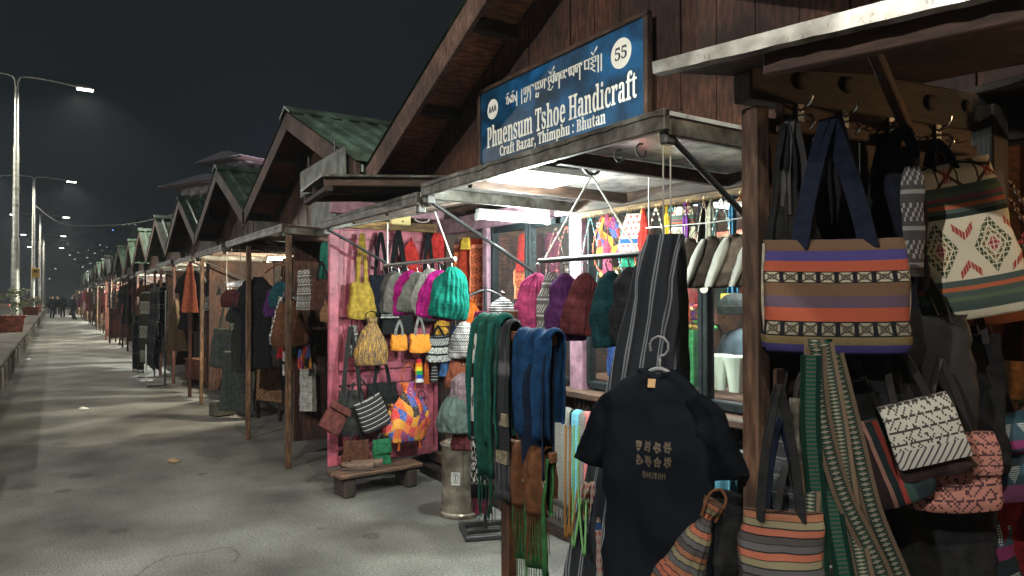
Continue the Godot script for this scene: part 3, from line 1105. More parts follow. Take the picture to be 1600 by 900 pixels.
		part("lit_window", mb, glow("blue window", Color(0.15, 0.25, 1.0), 6.0) if cool else glow("pale window", Color(0.85, 0.92, 0.9), [0.5, 1.0, 0.3][i % 3] if i % 3 != 1 else 1.0), o)


func car(at: Vector3, turn: float, col: Color, label: String) -> void:
	var o := thing("car", label, "car", at, turn, "cars on the road")
	var paint := look("car paint %.2f" % col.r, col, 0.3, {"spec": 0.6})
	var dark := look("car glass", Color(0.02, 0.02, 0.025), 0.1)
	var mb := MB.new()
	var shell := PackedVector2Array([Vector2(-2.1, 0.35), Vector2(2.05, 0.35), Vector2(2.1, 0.75), Vector2(1.9, 0.95), Vector2(1.0, 1.0), Vector2(-1.75, 1.02), Vector2(-2.1, 0.9)])
	mb.T = Transform3D(Basis(Vector3.UP, PI / 2), Vector3.ZERO)
	mb.prism(shell, -0.82, 0.82)
	part("body", mb, paint, o)
	mb = MB.new()
	mb.hexa([Vector3(-0.76, 1.0, 1.5), Vector3(0.76, 1.0, 1.5), Vector3(0.76, 1.0, -1.0), Vector3(-0.76, 1.0, -1.0), Vector3(-0.6, 1.45, 1.0), Vector3(0.6, 1.45, 1.0), Vector3(0.6, 1.45, -0.3), Vector3(-0.6, 1.45, -0.3)])
	part("cabin_glass", mb, dark, o)
	mb = MB.new()
	mb.box(Vector3(0, 1.465, 0.35), Vector3(1.2, 0.04, 1.3), 0.02)
	part("roof", mb, paint, o)
	for sx in [-1, 1]:
		for sz in [-1.3, 1.35]:
			mb = MB.new()
			mb.T = Transform3D(Basis(Vector3.BACK, PI / 2), Vector3(sx * 0.74, 0.31, sz))
			mb.loft([[-0.1, 0.27, 0.27], [-0.08, 0.31, 0.31], [0.08, 0.31, 0.31], [0.1, 0.27, 0.27]], {"e": 2.0, "segs": 16, "sub": 1})
			part("wheel", mb, look("tyre", Color(0.02, 0.02, 0.02), 0.9), o)
		mb = MB.new()
		mb.box(Vector3(sx * 0.62, 0.8, 2.1), Vector3(0.32, 0.16, 0.05), 0.01)
		part("tail_light", mb, glow("tail", Color(1.0, 0.06, 0.03), 3.0), o)
		mb = MB.new()
		mb.box(Vector3(sx * 0.6, 0.68, -2.1), Vector3(0.34, 0.16, 0.06), 0.01)
		part("headlight", mb, glow("headlight", Color(1, 0.97, 0.9), 4.0), o)


func tree(at: Vector3, h: float, label: String) -> void:
	var o := thing("tree", label, "tree", at)
	var mb := MB.new()
	mb.tube(curve([Vector3.ZERO, Vector3(0.2, h * 0.3, 0.1), Vector3(-0.1, h * 0.6, 0), Vector3(0.1, h * 0.85, 0)], 4), 0.22, 8, 0.05)
	var cr := MB.new()
	for k in 9:
		var a := TAU * k / 9.0 + rf(-0.3, 0.3)
		var b := Vector3(0, h * rf(0.4, 0.75), 0)
		var e := b + Vector3(cos(a), rf(0.3, 0.9), sin(a)) * h * rf(0.12, 0.24)
		mb.tube([b, (b + e) * 0.5 + Vector3(0, 0.15, 0), e], 0.07, 6, 0.02)
		for j in 4:
			cluster(cr, e + Vector3(rf(-1, 1), rf(-0.6, 0.8), rf(-1, 1)) * h * 0.09, h * rf(0.05, 0.10), 130, h * 0.014)
	part("trunk", mb, look("bark", Color(0.10, 0.08, 0.06), 0.9), o)
	part("crown", cr, look("tree leaf", Color(0.10, 0.115, 0.09), 0.8), o).set_meta("kind", "stuff")


func house_tower() -> void:
	var o := thing("storeyed_house", "tall pale storeyed house with wide flat roofs rising behind the row of stalls", "house", v(16.5, 0, 75), 24)
	var wallm := look("house plaster", Color(0.66, 0.62, 0.66), 0.9, {"tex": "stain", "tri": 0.3})
	var trim := look("house trim", Color(0.12, 0.07, 0.06), 0.8)
	var roofm := look("house roof", Color(0.60, 0.56, 0.60), 0.7)
	var win := look("house window", Color(0.02, 0.022, 0.03), 0.2)
	var mb := MB.new()
	mb.box(Vector3(0, 6.2, 0), Vector3(9.5, 12.4, 8), 0.02)
	part("wall", mb, wallm, o)
	mb = MB.new()
	mb.box(Vector3(1.0, 14.2, -0.5), Vector3(5.6, 2.0, 5), 0.02)
	part("attic_wall", mb, wallm, o)
	for r in [[0.0, 12.55, 0.0, 12.6, 11.0, 0.9], [1.0, 15.3, -0.5, 8.4, 7.6, 0.9]]:
		mb = MB.new()
		var hx: float = r[3] / 2
		var hz: float = r[4] / 2
		var c := Vector3(r[0], r[1], r[2])
		mb.hexa([c + Vector3(-hx, 0, hz), c + Vector3(hx, 0, hz), c + Vector3(hx, 0, -hz), c + Vector3(-hx, 0, -hz), c + Vector3(-hx * 0.8, r[5], hz * 0.12), c + Vector3(hx * 0.8, r[5], hz * 0.12), c + Vector3(hx * 0.8, r[5], -hz * 0.12), c + Vector3(-hx * 0.8, r[5], -hz * 0.12)])
		part("roof", mb, roofm, o)
		mb = MB.new()
		mb.box(c + Vector3(0, -0.12, 0), Vector3(r[3] - 0.3, 0.16, r[4] - 0.3), 0.01)
		part("eave_board", mb, trim, o)
	for row in 3:
		for k in 5:
			mb = MB.new()
			mb.box(Vector3(-3.7 + k * 1.85, 10.8 - row * 3.0, 4.03), Vector3(1.15, 1.7, 0.10), 0.02)
			var f := part("window", mb, trim, o)
			mb = MB.new()
			mb.box(Vector3(-3.7 + k * 1.85, 10.8 - row * 3.0, 4.09), Vector3(0.9, 1.4, 0.03), 0.0)
			part("pane", mb, win, f)
			mb = MB.new()
			mb.box(Vector3(-4.78, 10.8 - row * 3.0, -3.0 + k * 1.5), Vector3(0.10, 1.7, 1.0), 0.02)
			f = part("window", mb, trim, o)
			mb = MB.new()
			mb.box(Vector3(-4.84, 10.8 - row * 3.0, -3.0 + k * 1.5), Vector3(0.03, 1.4, 0.78), 0.0)
			part("pane", mb, win, f)
	for k in 4:
		mb = MB.new()
		mb.box(Vector3(-1.0 + k * 1.3, 14.2, 2.02), Vector3(0.7, 1.2, 0.06), 0.02)
		part("window", mb, trim, o)
	for row in 3:
		mb = MB.new()
		mb.box(Vector3(0, 9.5 - row * 3.0, 4.5), Vector3(9.0, 0.18, 1.0), 0.02)
		part("balcony", mb, wallm, o)
	mb = MB.new()
	omni(o.transform * Vector3(-2.0, 10.0, 9.0), Color(0.95, 0.92, 1.0), 60.0, 0.2)
	mb.box(Vector3(2.4, 14.9, 2.2), Vector3(1.2, 0.8, 0.12), 0.02)
	part("lit_window", mb, glow("attic", Color(0.6, 0.65, 0.95), 0.35), o)


# ---------------------------------------------------------------- the stalls

# a point in a stall's own axes: x as in the plan, z from the middle of its front
func L(x: float, y: float, dz: float) -> Vector3:
	return Vector3(x - WALL, y, -dz)


# ridge height, eave height and half width of the gable being built
var ridge := 3.64
var eave := 2.68
var half := 2.0
var body0 := -1.9      # the walls below the roof, along the row
var body1 := 1.9


func roof_y(dz: float) -> float:
	return ridge - absf(dz) * (ridge - eave) / half


func shell(o: Node3D, fine: bool, tint := 1.0) -> void:
	var green := look("green roof sheet", Color(0.27, 0.46, 0.37), 0.5, {"tex": "wear", "tri": 0.9, "detail": "stain", "detail_scale": 0.6, "metal": 0.15})
	var barge := wood("barge", 0.29, 0.185, 0.16)
	var brown := wood("gable brown", 0.20, 0.088, 0.056)
	var ply := wood("soffit", 0.42, 0.175, 0.085)
	var dark := wood("dark", 0.05, 0.03, 0.022)
	var mb: MB
	for s in [-1, 1]:
		mb = MB.new()
		var prev := []
		var x := 2.46
		while x < 5.9:
			for q in [[0.0, 0.0], [0.155, 0.0], [0.175, 0.035], [0.215, 0.035], [0.235, 0.0]]:
				var px: float = x + q[0]
				var n := Vector3(0, 0.9, -s * 0.44) * (q[1] as float)
				var lo := L(px, roof_y(half) + 0.02, s * half) + n
				var hi := L(px, roof_y(0.03) + 0.02, s * 0.03) + n
				if prev:
					if s > 0:
						mb.quad(prev[0], lo, hi, prev[1])
					else:
						mb.quad(lo, prev[0], prev[1], hi)
				prev = [lo, hi]
			x += 0.25
		var rs := part("roof_sheet", mb, green, o)
		mb = MB.new()
		var a := half - 0.02
		for k in [[2.47, 0.035, 0.0, 0.22], [2.52, 0.02, -0.02, 0.07]]:
			var p := []
			for y in [0, 1]:
				for q2 in [[k[0], 0.012], [k[0], a], [k[0] + k[1], a], [k[0] + k[1], 0.012]]:
					p.append(L(q2[0], roof_y(q2[1]) + k[2] - 0.005 - (0.0 if y else k[3]), s * q2[1]))
			mb = MB.new()
			mb.hexa(p)
			part("bargeboard" if k[0] < 2.5 else "eave_strip", mb, barge if k[0] < 2.5 else look("strip green", Color(0.30, 0.36, 0.32), 0.5, {"tex": "wear", "tri": 1.0}), o)
		if fine:
			for k in 3:
				var wide := (half - 0.1) / 3.0
				var d0 := 0.06 + k * wide
				var p := []
				for y in [0, 1]:
					for q3 in [[2.56, d0], [2.56, d0 + wide - 0.03], [2.93, d0 + wide - 0.03], [2.93, d0]]:
						p.append(L(q3[0], roof_y(q3[1]) - 0.045 + 0.015 * y, s * q3[1]))
				mb = MB.new()
				mb.hexa(p)
				part("soffit_board", mb, ply, o)
				mb = MB.new()
				mb.box(L(2.73, roof_y(d0 + wide - 0.05) - 0.10, s * (d0 + wide - 0.05)), Vector3(0.43, 0.09, 0.07), 0.006)
				part("purlin", mb, dark, o)
	mb = MB.new()
	mb.T = Transform3D(Basis(Vector3.UP, PI / 2), Vector3(-WALL, 0, 0))
	mb.prism(PackedVector2Array([Vector2(-0.24, ridge - 0.04), Vector2(-0.02, ridge + 0.075), Vector2(0.02, ridge + 0.075), Vector2(0.24, ridge - 0.04), Vector2(0.22, ridge - 0.055), Vector2(0, ridge + 0.05), Vector2(-0.22, ridge - 0.055)]), 2.44, 5.92)
	part("ridge_cap", mb, green, o)
	# gable boards
	if fine:
		var g := Node3D.new()
		g.name = "gable_wall"
		o.add_child(g, true)
		for k in 22:
			var step := (half * 2.0 - 0.08) / 22.0
			var d0 := -half + 0.04 + k * step
			var d1 := d0 + step - 0.008
			var p := []
			var j := rf(-0.006, 0.006)
			for top in [0, 1]:
				for q in [[2.945 + j, d0], [2.945 + j, d1], [2.985, d1], [2.985, d0]]:
					p.append(L(q[0], roof_y(q[1]) - 0.05 if top else 2.2, q[1]))
			mb = MB.new()
			mb.shift = Vector2(rf(0, 1), rf(0, 1))
			mb.hexa(p)
			part("plank", mb, brown if R.randf() > 0.3 else wood("gable brown b", 0.165, 0.076, 0.052), g)
	else:
		mb = MB.new()
		mb.hexa([L(2.95, 2.2, 0.05 - half), L(2.95, 2.2, half - 0.05), L(2.99, 2.2, half - 0.05), L(2.99, 2.2, 0.05 - half), L(2.95, ridge - 0.09, -0.03), L(2.95, ridge - 0.09, 0.03), L(2.99, ridge - 0.09, 0.03), L(2.99, ridge - 0.09, -0.03)])
		part("gable_wall", mb, brown, o)
	for d in [body0, body1]:
		mb = MB.new()
		mb.box(L(4.3, 1.37, d), Vector3(2.66, 2.5, 0.05), 0.0)
		part("side_wall", mb, brown, o)
		mb = MB.new()
		mb.box(L(2.93, 1.12, d), Vector3(0.11, 1.96, 0.11), 0.008)
		part("corner_post", mb, dark, o)
	var mid := (body0 + body1) / 2.0
	var wide_b := body1 - body0 - 0.06
	mb = MB.new()
	mb.box(L(5.60, 1.37, mid), Vector3(0.05, 2.5, wide_b), 0.0)
	part("back_wall", mb, brown, o)
	mb = MB.new()
	mb.box(L(4.28, 0.08, mid), Vector3(2.6, 0.12, wide_b), 0.01)
	part("floor", mb, dark, o)
	mb = MB.new()
	mb.box(L(4.28, 2.42, mid), Vector3(2.58, 0.02, wide_b), 0.0)
	part("ceiling", mb, ply, o)
	mb = MB.new()
	mb.box(L(2.93, 2.16, 0), Vector3(0.09, 0.1, half * 2.0 - 0.2), 0.008)
	part("tie_beam", mb, dark, o)


# a shutter opened upwards: sheet metal on a frame, with ribs below; z0..z1 along the row
func flap(o: Node3D, zc: float, z0: float, z1: float, xo: float, yo: float, xi: float, yi: float, ribs: Array, white: bool, props: Array) -> void:
	var sheet_m := look("flap underside", Color(0.66, 0.66, 0.64), 0.24, {"metal": 0.2, "spec": 0.8, "tex": "wear", "tri": 1.1}) if white else wood("flap ply", 0.13, 0.075, 0.05)
	var angle := look("angle iron", Color(0.30, 0.295, 0.27), 0.5, {"metal": 0.5, "tex": "wear", "tri": 3.0, "detail": "stain", "detail_scale": 1.5})
	var ribm := wood("rib", 0.15, 0.09, 0.065)
	var d0 := z0 - zc
	var d1 := z1 - zc
	var mb := MB.new()
	mb.hexa([L(xo, yo + 0.035, d0), L(xo, yo + 0.035, d1), L(xi, yi + 0.035, d1), L(xi, yi + 0.035, d0), L(xo, yo + 0.05, d0), L(xo, yo + 0.05, d1), L(xi, yi + 0.05, d1), L(xi, yi + 0.05, d0)])
	var f := part("flap", mb, sheet_m, o)
	for e in [[L(xo, yo + 0.02, d0), L(xo, yo + 0.02, d1)], [L(xi - 0.02, yi, d0), L(xi - 0.02, yi, d1)]]:
		mb = MB.new()
		mb.beam(e[0], e[1], 0.075, 0.03)
		part("frame_rail", mb, angle if e[0].x < -0.5 else ribm, f)
	for d in [d0 + 0.02, d1 - 0.02]:
		mb = MB.new()
		mb.beam(L(xo + 0.02, yo, d), L(xi - 0.04, yi, d), 0.065, 0.03)
		part("frame_rail", mb, angle, f)
	for z in ribs:
		mb = MB.new()
		mb.beam(L(xo + 0.02, yo, z - zc), L(xi - 0.04, yi, z - zc), 0.06, 0.04)
		part("rib", mb, ribm, f)
	# a torn, crimped sheet edge along the front
	mb = MB.new()
	var n := int((z1 - z0) / 0.05)
	mb.smooth(1)
	for k in n:
		var a0 := d0 + (d1 - d0) * k / n
		var a1 := d0 + (d1 - d0) * (k + 1) / n
		var y0 := yo + 0.062 + 0.006 * nz.get_noise_2d(a0 * 9.0 + zc, 1.0)
		var y1 := yo + 0.062 + 0.006 * nz.get_noise_2d(a1 * 9.0 + zc, 1.0)
		var s0 := 0.028 + 0.012 * nz.get_noise_2d(a0 * 7.0, 5.0 + zc)
		var s1 := 0.028 + 0.012 * nz.get_noise_2d(a1 * 7.0, 5.0 + zc)
		mb.quad(L(xo - 0.02, y0 - s0, a0), L(xo + 0.10, y0 + 0.004, a0), L(xo + 0.10, y1 + 0.004, a1), L(xo - 0.02, y1 - s1, a1))
	part("sheet_edge", mb, look("bare sheet", Color(0.42, 0.42, 0.40), 0.4, {"metal": 0.7, "tex": "wear", "tri": 4.0, "detail": "stain", "detail_scale": 3.0}), f)
	for p in props:
		mb = MB.new()
		mb.tube([L(p[0], p[1], p[2] - zc), L(p[3], p[4], p[5] - zc)], 0.012, 8)
		part("prop_rod", mb, look("black rod", Color(0.035, 0.035, 0.037), 0.45, {"metal": 0.4}), f)
	mb = MB.new()
	for d in [d0 + 0.03, d1 - 0.03]:
		mb.box(L(xo + 0.03, yo - 0.035, d), Vector3(0.05, 0.05, 0.035), 0.006)
		part("corner_bracket", mb, look("old bolt", Color(0.09, 0.085, 0.08), 0.5, {"metal": 0.6}), f)
		mb = MB.new()


func tube_lamp(a: Vector3, b: Vector3, e: float, label: String, lights := 2, warm := 0.0) -> void:
	var o := thing("tube_lamp", label, "lamp", (a + b) * 0.5)
	var d := (b - a).normalized()
	var h := a.distance_to(b) * 0.5
	var mb := MB.new()
	mb.beam(-d * h * 1.04 + Vector3(0, 0.035, 0), d * h * 1.04 + Vector3(0, 0.035, 0), 0.03, 0.05)
	part("fitting", mb, look("lamp housing", Color(0.6, 0.6, 0.58), 0.5), o)
	mb = MB.new()
	mb.tube([-d * h, d * h], 0.016, 10)
	var col := Color(0.93, 1.0, 0.97).lerp(Color(1.0, 0.72, 0.40), warm)
	part("glowing_tube", mb, glow("tube %.1f" % warm, col, 9.0), o)
	for s in [-1, 1]:
		mb = MB.new()
		mb.beam(d * s * h, d * s * (h + 0.02), 0.045, 0.045)
		part("end_cap", mb, look("lamp housing", Color(0.6, 0.6, 0.58), 0.5), o)
	for k in lights:
		omni((a + b) * 0.5 + d * h * (0.0 if lights == 1 else lerpf(-0.6, 0.6, float(k) / (lights - 1))) + Vector3(0, -0.07, 0), col, e / lights, 0.03)


func letters(to: Node, s: String, font: String, weight: int, height: float, width: float, at: Vector3, m: Material, called := "lettering") -> void:
	var t := TextMesh.new()
	var f := SystemFont.new()
	f.font_names = PackedStringArray([font])
	f.font_weight = weight
	t.font = f
	t.font_size = 64
	t.pixel_size = 0.01
	t.depth = 0.02
	t.curve_step = 2.0
	t.text = s
	t.horizontal_alignment = HORIZONTAL_ALIGNMENT_CENTER
	t.vertical_alignment = VERTICAL_ALIGNMENT_CENTER
	var box := t.get_aabb()
	var o := part_of(called, t, m, to, at)
	o.scale = Vector3(width / maxf(box.size.x, 0.001), height / maxf(box.size.y, 0.001), 0.1)


# the upper line of the sign: strokes in a unit cell, headline at y = 0
func tibetan(to: Node, m: Material) -> void:
	var head := [[0, 0, 1, 0]]
	var pha := [[0, 0, 1, 0], [.12, 0, .08, -.25, .2, -.45, .5, -.42], [.5, 0, .5, -.45], [.92, 0, .9, -.45, .86, -.7], [.5, -.3, .9, -.3]]
	var na := [[0, 0, .9, 0], [.15, 0, .1, -.28, .3, -.42, .5, -.25], [.5, 0, .52, -.5, .48, -1.0]]
	var sa := [[0, 0, 1, 0], [.1, 0, .1, -.4, .35, -.45, .5, -.2], [.5, 0, .5, -.45], [.5, -.2, .95, -.5], [.9, 0, .55, -.3]]
	var ma := [[0, 0, 1, 0], [.12, 0, .1, -.4, .35, -.48], [.35, -.48, .55, -.2, .5, 0], [.88, 0, .88, -.6]]
	var tsha := [[0, 0, 1, 0], [.1, 0, .1, -.3, .5, -.3, .5, 0], [.1, -.3, .3, -.6, .05, -.8, .5, -.9, .8, -.7], [.5, -.3, .9, -.5, .88, 0], [.88, .04, 1.05, .2]]
	var ga := [[0, 0, 1, 0], [.12, 0, .1, -.4, .4, -.45, .42, -.15], [.42, -.15, .85, -.12], [.88, 0, .88, -1.0]]
	var la := [[0, 0, 1, 0], [.05, -.05, .2, -.5, .45, -.4, .42, 0], [.45, -.4, .7, -.5, .9, -.3], [.9, 0, .9, -.6]]
	var ba := [[0, 0, 1, 0], [.15, 0, .15, -.5, .85, -.5], [.85, 0, .85, -.6]]
	var za := [[0, 0, 1, 0], [.1, 0, .6, -.25, .1, -.3, .7, -.55, .1, -.6, .75, -.9], [.85, 0, .8, -.3]]
	var o_up := [[.2, .35, .5, .15, .8, .35], [.5, .15, 1.0, .55]]
	var u_low := [[.3, -.7, .15, -.95, .6, -1.0, .75, -.75]]
	var shad := [[.3, 0, .3, -1.0]]
	var tsheg := [[.2, 0, .3, -.14]]
	var yig := [[.0, -.1, .3, -.3, .1, -.55, .5, -.6, .8, -.2], [.3, -.05, .6, -.3], [.8, -.2, 1.0, -.6], [.2, .1, .6, .15]]
	var run := [[yig, 1.0], [yig, .9], [shad, .5], [[], .35], [shad, .4], [pha + u_low, .85], [na, .7], [tsheg, .35], [sa + u_low, .85], [ma, .85], [tsheg, .35], [tsha + o_up, 1.05], [ga, .85], [sa, .9], [tsheg, .3], [la, .9], [ga, .85], [tsheg, .4], [ba, .8], [za + o_up, 1.0], [shad, .35], [shad, .4]]
	var total := 0.0
	for g in run:
		total += g[1] + 0.06
	var x := -0.585
	var unit := 1.14 / total
	for g in run:
		if g[0]:
			var mb := MB.new()
			for s in g[0]:
				for k in range(0, s.size() - 2, 2):
					var a := Vector3(x + s[k] * unit * g[1], 0.075 + s[k + 1] * 0.105, 0)
					var b := Vector3(x + s[k + 2] * unit * g[1], 0.075 + s[k + 3] * 0.105, 0)
					var n := (b - a).normalized().cross(Vector3.BACK) * (0.0065 if absf(b.y - a.y) > absf(b.x - a.x) else 0.0045)
					var e := (b - a).normalized() * 0.003
					mb.quad(a - e + n, b + e + n, b + e - n, a - e - n)
			var o := part("lettering", mb, m, to)
			o.position = Vector3(0.02, 0.215, 0.0125)
		x += (g[1] + 0.06) * unit


func sign_stall() -> void:
	var zc := FIRST
	var o := thing("market_stall", "nearest full stall with brown gable, blue sign board, tilted white shutters and pink door", "market stall", v(WALL, 0, zc), 0, "timber market stalls")
	ridge = 4.08
	eave = 2.77
	half = 2.81
	body0 = 1.48 - zc
	body1 = 5.62 - zc
	shell(o, true)
	var pink := look("pink paint", Color(0.47, 0.105, 0.155), 0.5, {"tex": "wear", "tri": 1.6})
	var pale := look("pale pink paint", Color(0.30, 0.165, 0.215), 0.6, {"tex": "wear", "tri": 1.6})
	var frame := look("window frame", Color(0.014, 0.018, 0.020), 0.6, {"tex": "wear", "tri": 2.0, "spec": 0.25})
	var brown := wood("dark red brown", 0.10, 0.045, 0.03)
	var dark := wood("dark", 0.05, 0.03, 0.022)
	var sillm := wood("worn sill", 0.26, 0.14, 0.085)
	var mb: MB
	# posts and beams of the front
	for q in [[3.60, 3.73, 0.92, 2.11], [4.80, 4.87, 0.12, 2.11], [5.62, 5.74, 0.12, 2.11]]:
		mb = MB.new()
		mb.box(L(2.93, (q[2] + q[3]) / 2, (q[0] + q[1]) / 2 - zc), Vector3(0.10, q[3] - q[2], q[1] - q[0]), 0.006)
		part("front_post", mb, pale, o)
	mb = MB.new()
	mb.box(L(2.885, 2.17, 4.68 - zc), Vector3(0.05, 0.13, 2.1), 0.006)
	part("header_beam", mb, pale, o)
	mb = MB.new()
	mb.box(L(2.87, 2.09, 2.75 - zc), Vector3(0.035, 0.055, 1.66), 0.006)
	part("hook_rail", mb, wood("yellow rail", 0.50, 0.34, 0.13), o)
	# windows
	for q in [[3.75, 4.27], [4.28, 4.79], [2.612, 3.59], [1.98, 2.608]]:
		var f := Node3D.new()
		f.name = "window"
		o.add_child(f, true)
		var a: float = q[0] - zc
		var b: float = q[1] - zc
		for s in [a + 0.016, b - 0.016]:
			mb = MB.new()
			mb.box(L(2.94, 1.545, s), Vector3(0.06, 1.13, 0.032), 0.004)
			part("frame", mb, frame, f)
		for y in [0.985, 2.085]:
			mb = MB.new()
			mb.box(L(2.94, y, (a + b) / 2), Vector3(0.055, 0.05, b - a - 0.066), 0.006)
			part("frame", mb, frame, f)
		mb = MB.new()
		mb.box(L(2.945, 1.535, (a + b) / 2), Vector3(0.005, 1.06, b - a - 0.066), 0.0)
		part("pane", mb, pane(), f)
	# sill, carved strip, boarding below
	mb = MB.new()
	mb.box(L(2.89, 0.93, 3.37 - zc), Vector3(0.20, 0.045, 2.86), 0.008)
	part("window_sill", mb, sillm, o)
	mb = MB.new()
	mb.box(L(2.93, 0.855, 3.37 - zc), Vector3(0.05, 0.10, 2.84), 0.004)
	var strip := part("carved_strip", mb, sillm, o)
	for k in 60:
		mb = MB.new()
		mb.box(L(2.895, 0.865 - 0.012 * (k % 2), 1.99 + k * 0.047 - zc), Vector3(0.022, 0.055, 0.026), 0.004)
		part("dentil", mb, wood("dentil", 0.16, 0.085, 0.05), strip)
	for k in 14:
		mb = MB.new()
		mb.box(L(2.94 + rf(-0.004, 0.004), 0.46, 2.06 + k * 0.2035 - zc), Vector3(0.03, 0.70, 0.196), 0.005)
		part("plank", mb, brown if k % 3 else dark, o)
	for q in [[2.78, 0.045, 0.07], [2.86, 0.15, 0.06]]:
		mb = MB.new()
		mb.beam(L(q[0], q[1], 1.98 - zc), L(q[0], q[1], 5.68 - zc), 0.08, q[2] * 1.4)
		part("ground_beam", mb, sillm if q[1] > 0.1 else dark, o)
	# rail for the folded scarves
	mb = MB.new()
	mb.tube([L(2.80, 0.80, 2.02 - zc), L(2.80, 0.80, 4.0 - zc)], 0.014, 8)
	part("scarf_rail", mb, look("black rod", Color(0.035, 0.035, 0.037), 0.45, {"metal": 0.4}), o)
	# doorway
	mb = MB.new()
	mb.box(L(2.95, 1.15, 5.565 - zc), Vector3(0.12, 2.05, 0.10), 0.006)
	part("door_frame", mb, brown, o)
	mb = MB.new()
	mb.box(L(3.0, 0.66, 5.16 - zc), Vector3(0.04, 1.08, 0.54), 0.006)
	var leaf := part("door", mb, look("white door", Color(0.60, 0.58, 0.56), 0.6, {"tex": "wear", "tri": 1.5}), o)
	mb = MB.new()
	mb.box(L(2.985, 1.21, 5.16 - zc), Vector3(0.02, 0.05, 0.54), 0.004)
	part("rail", mb, brown, leaf)
	# the pink leaf folded out across the walkway side
	var pz := 5.68 - zc
	mb = MB.new()
	mb.box(L(2.405, 1.15, pz), Vector3(1.03, 1.96, 0.022), 0.003)
	var pl := part("pink_door", mb, pink, o)
	for x in [1.925, 2.885]:
		mb = MB.new()
		mb.box(L(x, 1.15, pz - 0.022), Vector3(0.085, 1.97, 0.04), 0.006)
		part("stile", mb, pink, pl)
	for y in [0.205, 0.86, 0.98, 1.42, 2.075]:
		mb = MB.new()
		mb.box(L(2.405, y, pz - 0.021), Vector3(0.874, 0.075, 0.034), 0.006)
		part("rail", mb, pink, pl)
	for x in [2.09, 2.245, 2.40, 2.555, 2.71]:
		mb = MB.new()
		mb.box(L(x, 1.15, pz - 0.014), Vector3(0.148, 1.92, 0.008), 0.003)
		part("board", mb, pink, pl)
	mb = MB.new()
	mb.box(L(2.42, 2.165, pz - 0.02), Vector3(1.08, 0.075, 0.05), 0.006)
	var yr := part("top_rail", mb, wood("yellow rail", 0.50, 0.34, 0.13), o)
	mb = MB.new()
	mb.box(L(2.42, 2.30, 5.66 - zc), Vector3(1.05, 0.11, 0.04), 0.006)
	part("cross_beam", mb, pale, o)
	mb = MB.new()
	mb.box(L(2.50, 2.235, 5.615 - zc), Vector3(0.18, 0.12, 0.05), 0.008)
	var jb := part("junction_box", mb, look("cream plastic", Color(0.52, 0.40, 0.17), 0.5), o)
	for q in [[-0.055, 0.03], [0.05, 0.032], [0.01, -0.03]]:
		mb = MB.new()
		mb.box(L(2.50 + q[0], 2.235 + q[1], 5.587 - zc), Vector3(0.014, 0.014, 0.012), 0.002)
		part("screw", mb, dark, jb)
	# shutters
	flap(o, zc, 1.72, 3.62, 1.75, 2.14, 2.86, 2.135, [2.37, 3.12], true, [[1.77, 2.12, 1.745, 2.62, 1.60, 1.76], [1.78, 2.10, 3.6, 2.88, 1.52, 3.64]])
	flap(o, zc, 3.68, 5.42, 1.75, 2.10, 2.86, 2.34, [4.2, 4.8], true, [[1.78, 2.08, 5.36, 2.86, 1.56, 5.5]])
	mb = MB.new()
	var ring := []
	for k in 11:
		var a := PI * k / 10.0
		ring.append(L(2.06 + 0.055 * cos(a), 2.165 - 0.05 * sin(a), 2.5 - zc))
	mb.tube(ring, 0.008, 6)
	part("handle", mb, look("old bolt", Color(0.09, 0.085, 0.08), 0.5, {"metal": 0.6}), o)
	mb = MB.new()
	ring = []
	for k in 9:
		var a := PI * k / 8.0
		ring.append(L(2.70 + 0.07 * cos(a), 2.24 - 0.03 * sin(a), 5.60 - zc))
	mb.tube(ring, 0.006, 6)
	part("handle", mb, look("bright steel", Color(0.7, 0.7, 0.68), 0.35, {"metal": 0.8}), o)
	for k in 13:
		mb = MB.new()
		ring = []
		for j in 7:
			var a := lerpf(-0.3, PI + 0.2, j / 6.0)
			ring.append(L(2.845 - 0.016 + 0.016 * cos(a), 2.068 - 0.022 * sin(a), 2.05 + k * 0.115 - zc))
		mb.tube(ring, 0.0028, 5)
		part("hook", mb, look("brass hook", Color(0.30, 0.22, 0.10), 0.4, {"metal": 0.8}), o)
	for z in [1.9, 2.02]:
		mb = MB.new()
		ring = []
		for j in 9:
			var a := lerpf(0.0, PI * 1.6, j / 8.0)
			ring.append(L(1.80 + 0.024 * cos(a), 2.09 - 0.024 * sin(a), z - zc))
		mb.tube(ring, 0.004, 6)
		part("hook", mb, look("old bolt", Color(0.09, 0.085, 0.08), 0.5, {"metal": 0.6}), o)
	# the sign
	var sg := thing("shop_sign", "blue painted sign board with white lettering and number 55 on the nearest gable", "sign", v(2.88, 2.79, 3.935), -90)
	mb = MB.new()
	mb.box(Vector3.ZERO, Vector3(1.88, 0.80, 0.022), 0.002)
	part("board", mb, look("sign blue", Color(0.018, 0.19, 0.50), 0.45, {"tex": "wear", "tri": 0.9, "detail": "stain", "detail_scale": 0.5}), sg)
	var fr := wood("sign frame", 0.20, 0.13, 0.10)
	for s in [-1, 1]:
		mb = MB.new()
		mb.box(Vector3(0, s * 0.412, 0.004), Vector3(1.94, 0.03, 0.045), 0.004)
		part("frame", mb, fr, sg)
		mb = MB.new()
		mb.box(Vector3(s * 0.955, 0, 0.004), Vector3(0.035, 0.793, 0.045), 0.004)
		part("frame", mb, fr, sg)
	var wh := look("sign white", Color(0.80, 0.80, 0.73), 0.6)
	var ink := look("sign ink", Color(0.02, 0.035, 0.05), 0.6)
	for q in [[-0.755, 0.235, 0.078], [0.735, 0.24, 0.092]]:
		mb = MB.new()
		mb.prism(ngon(32, q[2], Vector2(q[0], q[1])), 0.0105, 0.0135)
		part("roundel", mb, wh, sg)
